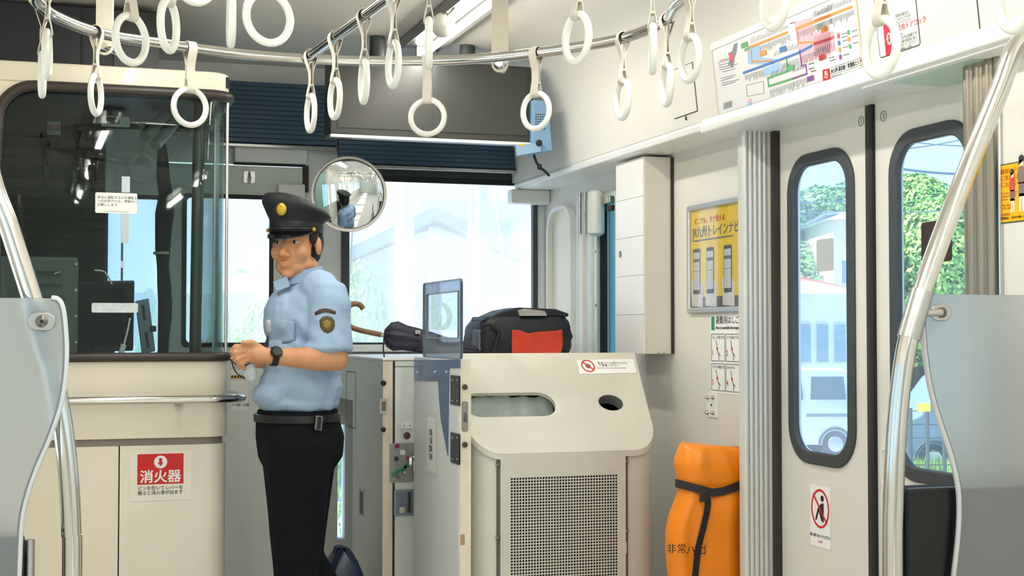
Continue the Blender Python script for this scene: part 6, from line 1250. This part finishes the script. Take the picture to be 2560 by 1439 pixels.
# dark holdall on the floor behind him
hb = thing('holdall', 'dark navy holdall standing on the floor behind the man', 'bag', (mp(862, 1640, 0.25).x, MY + 0.32, 0))
xa, xb_, zt_ = mp(822, 1400, 0.24).x, mp(912, 1400, 0.24).x, mp(870, 1376, 0.24).z; lp_ = []
for k in range(8):
    t_ = k/7; ins = 0.02*max(0, (t_ - 0.6)/0.4)**2*2.2
    lp_.append([Vector((x + (0.02*t_ if x < (xa + xb_)/2 else -0.03*max(0, t_ - 0.7)), y, 0.001 + (zt_ - 0.0)*t_)) for x, y in rrect(xa - 0.02 + ins, MY + 0.235 + ins, xb_ + 0.004 - ins, MY + 0.42 - ins, 0.03, 4)])
MB().bridge(lp_).build('body', mat('navy_leather', (28, 38, 66), 0.3, vary=0.15, scale=12), hb, smooth=True)
tube('carry_handle', spline([mp(836, 1382, 0.3), mp(842, 1366, 0.3), mp(866, 1372, 0.3), mp(884, 1392, 0.3)], 6), 0.008, mat('navy_strap', (36, 44, 66), 0.5), hb)
# ------------------------------------------------------------------ outside: yard, trees, van, houses
GZ_ = -1.45
M_YARD = mat('yard_concrete', (206, 208, 206), 0.9, vary=0.06, scale=0.3)
ssolid(MB().box((-60, -60, GZ_ - 0.3), (160, 200, GZ_)).build('ground', M_YARD), 'pale concrete yard outside the train')
def gp(px, D, z=GZ_): p = atD(px, 830, D); return Vector((p.x, p.y, z))
def zpx(py, D): return CAMZ + (830 - py)/FPX*D
LEAF = {}
def leafmat(name, c): return mat(name, c, 0.6, vary=0.25, scale=1.2)
def crown_mesh(key, seed, lobes, n, size, m):
    rnd = random.Random(seed); mb = MB()
    for i in range(n):
        c, r_ = rnd.choice(lobes); d_ = Vector((rnd.gauss(0, 1), rnd.gauss(0, 1), rnd.gauss(0, 1))).normalized(); p = Vector(c) + Vector((d_.x*r_[0], d_.y*r_[1], d_.z*r_[2]))*(0.72 + 0.33*rnd.random())
        nn = (d_ + Vector((rnd.uniform(-.7, .7), rnd.uniform(-.7, .7), rnd.uniform(-.2, .9)))).normalized(); u_ = nn.orthogonal().normalized(); u_.rotate(Matrix.Rotation(rnd.random()*6.28, 3, nn)); w_ = nn.cross(u_); s = size*(0.6 + 0.8*rnd.random())
        mb.add([p - u_*s, p + w_*s*0.6, p + u_*s, p - w_*s*0.6], [(0, 1, 2, 3)])
    me_o = mb.build('crown', m, None, fix=False); me = me_o.data; bpy.data.objects.remove(me_o)
    me.transform(Matrix.Translation(Vector((sum(v.co.x for v in me.vertices)/len(me.vertices)*-1, 0, 0))))
    return me
def tree(name, label, base, h, w, me, mtrunk, group, rot=0.0, trunk=0.25):
    t = thing(name, label, 'tree' if 'tree' in name else 'shrub', base, group); sv = [v.co for v in list(me.vertices)[:4000:7]]; zs_ = [v.z for v in sv]; lo, hi = min(zs_), max(zs_); ww = max(abs(v.x) for v in sv)
    c = bpy.data.objects.new('crown', me); COL.objects.link(c); c.parent = t; sz = h*(1 - trunk*0.6)/(hi - lo); sx = w/ww
    c.scale = (sx, sx, sz); c.location = (0, 0, h*trunk*0.6 - lo*sz); c.rotation_euler = (0, 0, rot)
    k = MB().tube([Vector(base), Vector(base) + Vector((0.03*h, 0, h*0.3)), Vector(base) + Vector((0.0, 0, h*0.7))], [0.045*h*0.5, 0.03*h*0.5, 0.012*h*0.5], 8).build('trunk', mtrunk, t, smooth='all')
    return t
M_TRUNK = mat('bark', (96, 80, 64), 0.9, vary=0.2, scale=8)
lob = lambda s: [((0, 0, 1.0), (1, 1, 0.9)), ((0.5, 0.2, 1.5), (0.6, 0.6, 0.6)), ((-0.55, -0.1, 1.3), (0.6, 0.6, 0.6)), ((0.1, -0.5, 0.8), (0.7, 0.6, 0.5)), ((-0.1, 0.4, 1.9), (0.5, 0.5, 0.45))]
CM = [crown_mesh('a', 1, lob(1), 13000, 0.046, leafmat('leaf_bright', (170, 212, 112))), crown_mesh('b', 2, lob(2), 13000, 0.046, leafmat('leaf_green', (138, 190, 106))), crown_mesh('c', 3, lob(3), 13000, 0.046, leafmat('leaf_dark', (116, 164, 112)))]
# wooded hillside beyond the doors
ssolid(MB().bridge([[gp(1700, 62), gp(2900, 62)], [gp(1700, 84, 3.0), gp(2900, 84, 4.5)], [gp(1700, 110, 4.5), gp(2900, 110, 8.0)], [gp(1700, 112), gp(2900, 112)]], False).build('hill', mat('hill_earth', (96, 130, 74), 0.95, vary=0.2, scale=0.4), fix=True), 'green slope behind the yard')
hill_spots = [(1960, 62, 6, 3.4, 1), (2010, 66, 7.5, 3.6, 2), (2060, 74, 9.0, 4.0, 2), (2105, 70, 7.5, 3.4, 0), (2150, 66, 8, 3.8, 1), (2235, 64, 6.0, 3.4, 0), (2285, 60, 6.5, 3.4, 0), (2330, 64, 7.2, 3.6, 1), (2380, 60, 6.8, 3.4, 0), (2420, 62, 7.5, 3.6, 0), (2470, 66, 7.5, 3.8, 1),
   (2255, 82, 9.5, 4.2, 1), (2310, 80, 10.2, 4.2, 0), (2362, 82, 10.5, 4.4, 0), (2412, 80, 9.6, 4.2, 1), (2460, 84, 10.5, 4.4, 0), (2215, 84, 8.0, 4.2, 2), (1990, 88, 8.4, 4.4, 2), (2035, 90, 10.3, 4.6, 2), (2085, 90, 10.0, 4.6, 1), (2125, 88, 9.0, 4.2, 0)]
kinds = ('bright green', 'mid green', 'dark bluish green')
near_of = ('beyond the near yard fence', 'high on the hillside')
seen_ = {}
for i, (px, D, ztop, w_, k) in enumerate(sorted(hill_spots)):
    base = gp(px, D, GZ_ + 0.2 if D < 70 else GZ_ + 1.5 + (D - 70)*0.12)
    key_ = (k, D > 72, px < 2180); seen_[key_] = seen_.get(key_, 0) + 1
    tree('tree', '%s %s tree %s, seen through the %s door pane' % (('first', 'second', 'third', 'fourth', 'fifth')[seen_[key_] - 1], kinds[k], 'high on the slope' if D > 72 else 'at the slope foot', 'hazy' if px < 2180 else 'clear'), base, ztop - base.z, w_, CM[k], M_TRUNK, 'hillside trees', i*0.9)
# white microvan parked across the yard
def microvan(label, rear, ang, mcol, gname):
    """local: +x forward, y across, z up; origin under the rear end"""
    t = thing('parked_van', label, 'van', rear); L, W, H = 3.4, 0.74, 1.9
    side = [(0.02, 0.38), (0.0, 0.75), (0.03, 1.05), (0.12, 1.62), (0.22, 1.80), (0.40, 1.88), (2.3, 1.88), (2.55, 1.80), (3.05, 1.10), (3.35, 0.98), (3.40, 0.55), (3.36, 0.30), (3.0, 0.26), (0.5, 0.26), (0.1, 0.28)]
    M = Matrix.Translation(rear) @ Matrix.Rotation(ang, 4, 'Z')
    w = lambda x, y, z: M @ Vector((x, y, z))
    mb = MB(); mb.bridge([[w(x, s*W*(1 if z < 1.2 else 1 - 0.12*(z - 1.2)/0.7), z) for x, z in side] for s in (-1, -0.33, 0.33, 1)]); mb.build('body', mcol, t, smooth=True, bevel=0.05)
    dk = mat('van_window', (70, 90, 100), 0.1); 
    for s in (-1, 1):
        for (x0, x1) in ((0.30, 1.10), (1.22, 1.98), (2.08, 2.62)):
            y_ = s*(W*0.965 + 0.006)
            pts = [w(x0 + 0.04, s*(W*0.99 + 0.004), 1.22), w(x1 + (0.16 if x0 > 2 else 0), s*(W*0.99 + 0.004), 1.22), w(x1 - 0.03, s*(W*0.925 + 0.004), 1.70), w(x0 + 0.08, s*(W*0.925 + 0.004), 1.70)]
            MB().prism(pts, M.to_3x3() @ Vector((0, s*0.006, 0))).build('side_window', dk, t, bevel=0.004)
        for x in (0.58, 2.80):
            tw = MB().lathe([(0.27, -0.09), (0.28, -0.05), (0.28, 0.05), (0.27, 0.09)], w(x, s*(W - 0.06), 0.28), M.to_3x3() @ Vector((0, s, 0)), 24).build('wheel', mat('tyre', (62, 64, 66), 0.8), t, smooth=True)
            MB().lathe([(0.17, 0.085), (0.16, 0.10), (0.05, 0.105)], w(x, s*(W - 0.06), 0.28), M.to_3x3() @ Vector((0, s, 0)), 20).build('hub_cap', M_ALU, tw, smooth=True)
            arc_ = [w(x + 0.34*math.cos(R(a_)), s*(W + 0.004), 0.28 + 0.34*math.sin(R(a_))) for a_ in range(0, 181, 15)]
            MB().tube(arc_, 0.03, 8).build('wheel_arch', mat('arch_dark', (84, 90, 94), 0.6), t, smooth=True)
        MB().prism([w(0.2, s*(W + 0.003), 0.86), w(1.2, s*(W + 0.003), 0.86), w(1.2, s*(W + 0.003), 0.92), w(0.2, s*(W + 0.003), 0.92)], M.to_3x3() @ Vector((0, s*0.012, 0))).build('side_rail', mat('van_trim', (128, 138, 140), 0.5), t)
        MB().obox(w(0.03, s*0.62, 1.0), M.to_3x3() @ Vector((0.03, 0, 0)), M.to_3x3() @ Vector((0, 0.06, 0)), (0, 0, 0.18)).build('tail_lamp', mat('tail_red', (196, 84, 74), 0.3), t, bevel=0.01)
    MB().prism([w(0.075, -0.55, 1.22), w(0.075, 0.55, 1.22), w(0.135, 0.52, 1.66), w(0.135, -0.52, 1.66)], M.to_3x3() @ Vector((-0.012, 0, 0.002))).build('rear_window', dk, t)
    return t
rv = gp(2128, 30.5); av = math.atan2(RX.y, RX.x) + math.pi
microvan('white microvan parked beyond the hazy door pane', rv, av + 0.05, mat('van_white', (226, 230, 232), 0.3, coat=0.4), '')
rv = gp(2660, 27.0); microvan('blue-grey van parked behind the yard fence', rv, av + 0.02, mat('van_blue', (120, 140, 156), 0.35, coat=0.4), '')
# pale house behind the van
def house(name, label, px0, px1, pyt, D, depth, mw, roofm, wins, roof_h=1.4, over=0.4, gable=False):
    a, b = gp(px0, D), gp(px1, D); u_ = (b - a); W_ = u_.length; u_.normalize(); n_ = Vector((-u_.y, u_.x, 0)); n_ = n_ if n_.dot(FW) > 0 else -n_; zt = zpx(pyt, D)
    t = thing(name, label, 'building', (a + b)/2)
    MB().prism([a, b, b + n_*depth, a + n_*depth], (0, 0, zt - GZ_)).build('wall', mw, t)
    ao, bo = a - u_*over - n_*over, b + u_*over - n_*over; back = n_*(depth + 2*over)
    if gable:
        apx = lambda q, dz: Vector((q.x, q.y, zt + dz)); m0 = (ao + bo)/2
        tri = [apx(ao, -0.15), apx(m0, roof_h), apx(bo, -0.15)]
        for i, (p, q) in enumerate(((tri[0], tri[1]), (tri[1], tri[2]))): MB().prism([p, q, q + back, p + back], (0, 0, 0.22)).build('roof_slope', roofm, t)
        MB().prism([apx(a, 0), apx((a + b)/2, roof_h - 0.1), apx(b, 0)], n_*0.2).build('gable_wall', mw, t)
    else:
        MB().bridge([[Vector((q.x, q.y, zt)) for q in (ao, bo, bo + back, ao + back)], [Vector((q.x, q.y, zt + roof_h)) for q in (a + u_*1.2 + n_*depth*0.45, b - u_*1.2 + n_*depth*0.45, b - u_*1.2 + n_*depth*0.55, a + u_*1.2 + n_*depth*0.55)]]).build('roof', roofm, t)
    for (f0, f1, z0, z1) in wins:
        p0, p1 = a + u_*(W_*f0) - n_*0.05, a + u_*(W_*f1) - n_*0.05
        fr = MB().prism([Vector((p0.x, p0.y, z0)), Vector((p1.x, p1.y, z0)), Vector((p1.x, p1.y, z1)), Vector((p0.x, p0.y, z1))], n_*0.1).build('window', mat('house_frame', (196, 204, 208), 0.5), t)
        q0, q1 = p0.lerp(p1, 0.06) - n_*0.02, p0.lerp(p1, 0.94) - n_*0.02
        MB().prism([Vector((q0.x, q0.y, z0 + 0.06)), Vector((q1.x, q1.y, z0 + 0.06)), Vector((q1.x, q1.y, z1 - 0.06)), Vector((q0.x, q0.y, z1 - 0.06))], n_*0.03).build('pane', mat('house_glass', (120, 150, 170), 0.12), fr)
    return t
M_HW = mat('house_white', (222, 226, 226), 0.8, vary=0.05, scale=0.8); M_HG = mat('house_grey', (176, 186, 196), 0.8, vary=0.06, scale=0.8)
house('storehouse', 'long white storehouse behind the white microvan', 1930, 2150, 735, 44, 5, M_HW, mat('roof_pale', (196, 204, 208), 0.6), [(0.30, 0.44, 0.2, 1.5), (0.50, 0.64, 0.2, 1.5), (0.70, 0.84, 0.2, 1.5), (0.1, 0.24, 0.2, 1.5)], 0.5, 0.3)
house('cottage', 'low house with a terracotta roof above the storehouse', 1960, 2085, 722, 52, 5, M_HW, mat('roof_terracotta', (222, 138, 104), 0.7, vary=0.1, scale=2), [(0.2, 0.35, 0.6, 1.6)], 0.55, 0.5)
house('apartment_house', 'cream apartment house at the wooded slope foot', 2085, 2180, 520 + 30, 58, 6, mat('house_cream', (230, 222, 204), 0.8), mat('roof_pale', (196, 204, 208)), [(0.2, 0.5, 3.2, 4.2), (0.2, 0.5, 1.2, 2.2)], 0.6, 0.4)
# yard fence with posts and wires
fn = thing('yard_fence', 'dark post and wire yard fence seen through the clear door pane', 'fence', gp(2320, 24))
M_FENCE = mat('fence_dark', (84, 92, 92), 0.6)
for i in range(7):
    p = gp(2190 + i*42, 24); tube('post', [p, p + Vector((0, 0, 1.35))], 0.035, M_FENCE, fn, 8)
for i in range(6):
    z = GZ_ + 0.15 + i*0.23; tube('wire', [gp(2190, 24, z), gp(2442, 24, z)], 0.008, M_FENCE, fn, 6)
p = gp(2308, 23.9, zpx(1018, 23.9)); s_ = MB().obox(p, RX*0.11, FW*0.006, (0, 0, 0.07)).build('fence_sign', mat('sign_yellow', (236, 214, 60), 0.5)); tag(s_, 'small yellow plate on the yard fence', 'sign')
gs = MB(); rnd = random.Random(8)
for i in range(2600):
    px = rnd.uniform(2150, 2460); D = rnd.uniform(24.2, 25.6); p = gp(px, D); h_ = rnd.uniform(0.1, 0.45); a_ = rnd.random()*6.28; d_ = Vector((math.cos(a_), math.sin(a_), 0))*0.03
    gs.add([p - d_, p + d_, p + Vector((rnd.uniform(-.08, .08), rnd.uniform(-.08, .08), h_))], [(0, 1, 2)])
tag(gs.build('grass', leafmat('grass_green', (150, 182, 104)), fix=False), 'ragged grass strip along the yard fence', 'grass', kind='stuff')
# overhead wires
for i, (x0, y0, x1, y1, D, lab) in enumerate(((2230, 372, 2430, 340, 40, 'uppermost thin wire across the clear door pane'), (2230, 345, 2430, 362, 41, 'crossing thin wire under the uppermost one'), (2230, 415, 2430, 432, 38, 'thick dark cable above the treetops'), (2230, 528, 2430, 515, 42, 'wire crossing the bright green trees'), (1980, 500, 2140, 498, 45, 'wire crossing the dark tree crown'), (1980, 528, 2140, 522, 45, 'lower wire before the dark tree crown'))):
    a, b = atD(x0, y0, D), atD(x1, y1, D); e_ = (b - a)*0.35; m_ = (a + b)/2 + Vector((0, 0, -0.08)); tag(MB().tube(spline([a - e_, m_, b + e_], 8), 0.035 if 'thick' in lab else 0.018, 6).build('overhead_wire', mat('wire_blue_grey', (96, 122, 140), 0.6), smooth='all'), lab, 'wire', 'overhead wires')
# view ahead of the train
tree('shrub', 'leafy pale shrub below the windshield edge beside the umbrella', gp(945, 15, GZ_), zpx(650, 15) - GZ_, 0.62, CM[0], M_TRUNK, 'shrubs ahead', 0.4, 0.1)
tree('shrub', 'leafy shrub behind the clear guard plate', gp(1090, 16, GZ_), zpx(690, 16) - GZ_, 0.5, CM[0], M_TRUNK, 'shrubs ahead', 1.4, 0.1)
tree('shrub', 'low shrub under the white utility pole', gp(1150, 17, GZ_), zpx(735, 17) - GZ_, 0.5, CM[1], M_TRUNK, 'shrubs ahead', 2.4, 0.1)
tree('shrub', 'bushy shrub seen through the end door window', gp(640, 14, GZ_), zpx(745, 14) - GZ_, 0.42, CM[0], M_TRUNK, 'shrubs ahead', 3.0, 0.1)
tree('shrub', 'slender cypress seen through the booth and end door', gp(545, 14, GZ_), zpx(640, 14) - GZ_, 0.14, CM[1], M_TRUNK, 'shrubs ahead', 0.0, 0.05)
tree('shrub', 'small shrub seen through the narrow cab window', gp(378, 14, GZ_), zpx(725, 14) - GZ_, 0.25, CM[1], M_TRUNK, 'shrubs ahead', 0.0, 0.05)
house('gabled_house', 'grey gabled house filling the windshield view', 800, 1380, 690, 24, 8, M_HG, mat('roof_slate', (128, 142, 158), 0.7, vary=0.1, scale=1.5), [(0.42, 0.5, 0.3, 1.2), (0.6, 0.7, 0.3, 1.2)], 0.95, 0.3, True)
house('office_block', 'pale office block rising behind the gabled house', 1050, 1420, 500, 40, 8, mat('office_pale', (206, 212, 220), 0.8), mat('roof_pale', (196, 204, 208)), [(0.3, 0.42, 3.4, 4.4), (0.5, 0.62, 3.4, 4.4), (0.72, 0.84, 3.4, 4.4)], 0.25, 0.1)
house('white_shed', 'white shed with a low roof beyond the end door window', 440, 700, 735, 22, 5, M_HW, mat('roof_slate_pale', (186, 194, 204), 0.7), [(0.62, 0.72, -0.6, 0.4)], 0.55, 0.3)
pl = thing('white_post', 'wide white post standing just ahead of the windshield', 'post', gp(1010, 11.5))
tube('shaft', [gp(1010, 11.5), gp(1010, 11.5, 5.0)], 0.078, mat('post_white', (226, 230, 236), 0.6), pl, 20)
MB().lathe([(0.14, 0), (0.14, 0.05), (0.09, 0.09)], gp(1010, 11.5), (0, 0, 1), 20).build('foot_plate', mat('post_white', (226, 230, 236)), pl, smooth=True)
up = thing('utility_pole', 'slim grey utility pole with a slanting stay wire', 'utility pole', gp(1186, 15))
tube('shaft', [gp(1178, 15), gp(1178, 15, 5.2)], 0.04, mat('pole_white', (214, 218, 222), 0.6), up, 14); tube('shaft', [gp(1204, 15.4), gp(1204, 15.4, 5.2)], 0.07, mat('pole_grey', (176, 184, 192), 0.7), up, 14)
for z in (0.7, 1.35, 2.1): p = gp(1190, 15, z); MB().obox(p, RX*0.14, FW*0.04, (0, 0, 0.018)).build('clamp', M_ALU, up)
tube('stay_wire', [atD(1228, 440, 14.5), atD(1276, 775, 14.0), gp(1290, 13.9)], 0.012, mat('wire_white', (222, 224, 226), 0.5), up, 6)
sl_ = thing('street_lamp', 'small curved street lamp beside the white post', 'street lamp', gp(1085, 14)); tube('lamp_arm', spline([gp(1075, 14), atD(1075, 640, 14), atD(1083, 605, 14), atD(1095, 592, 14)], 6), 0.018, M_ALU, sl_, 8); MB().obox(atD(1088, 608, 13.95), RX*0.03 + Vector((0, 0, 0.05)), FW*0.03, RX*0.02 - Vector((0, 0, 0.012))).build('lamp_head', M_WHITE, sl_, bevel=0.008)
yt = thing('yellow_truck', 'yellow maintenance truck with a beacon ahead of the train', 'truck', gp(1275, 19))
MB().prism([gp(1208, 19, zpx(815, 19)), gp(1350, 19, zpx(815, 19)), gp(1350, 19, zpx(742, 19)), gp(1222, 19, zpx(745, 19))], FW*1.6).build('cab', mat('truck_yellow', (242, 208, 92), 0.5), yt, bevel=0.03)
MB().prism([gp(1255, 18.98, zpx(795, 19)), gp(1340, 18.98, zpx(795, 19)), gp(1338, 18.98, zpx(757, 19)), gp(1258, 18.98, zpx(757, 19))], FW*-0.02).build('cab_window', mat('truck_glass', (176, 190, 204), 0.15), yt)
MB().lathe([(0.07, 0), (0.07, 0.08), (0.05, 0.14), (0.01, 0.17)], gp(1300, 19.4, zpx(742, 19)), (0, 0, 1), 16).build('beacon', mat('beacon_cream', (246, 232, 196), 0.4), yt, smooth=True)
MB().prism([gp(1205, 18.9, GZ_ + 0.35), gp(1400, 18.9, GZ_ + 0.35), gp(1400, 18.9, zpx(815, 19)), gp(1205, 18.9, zpx(815, 19))], FW*1.7).build('chassis', mat('truck_grey', (150, 154, 158), 0.6), yt)
for px in (1235, 1340): MB().lathe([(0.33, -0.1), (0.35, 0), (0.33, 0.1)], gp(px, 18.85, GZ_ + 0.35), FW, 20).build('wheel', mat('tyre', (62, 64, 66)), yt, smooth=True)
lw_ = MB().prism([gp(1000, 13, GZ_), gp(1360, 13, GZ_), gp(1360, 13, zpx(838, 13)), gp(1000, 13, zpx(822, 13))], FW*0.15).build('low_wall', mat('low_wall_white', (224, 228, 232), 0.8)); tag(lw_, 'low white wall across the track end', 'wall')
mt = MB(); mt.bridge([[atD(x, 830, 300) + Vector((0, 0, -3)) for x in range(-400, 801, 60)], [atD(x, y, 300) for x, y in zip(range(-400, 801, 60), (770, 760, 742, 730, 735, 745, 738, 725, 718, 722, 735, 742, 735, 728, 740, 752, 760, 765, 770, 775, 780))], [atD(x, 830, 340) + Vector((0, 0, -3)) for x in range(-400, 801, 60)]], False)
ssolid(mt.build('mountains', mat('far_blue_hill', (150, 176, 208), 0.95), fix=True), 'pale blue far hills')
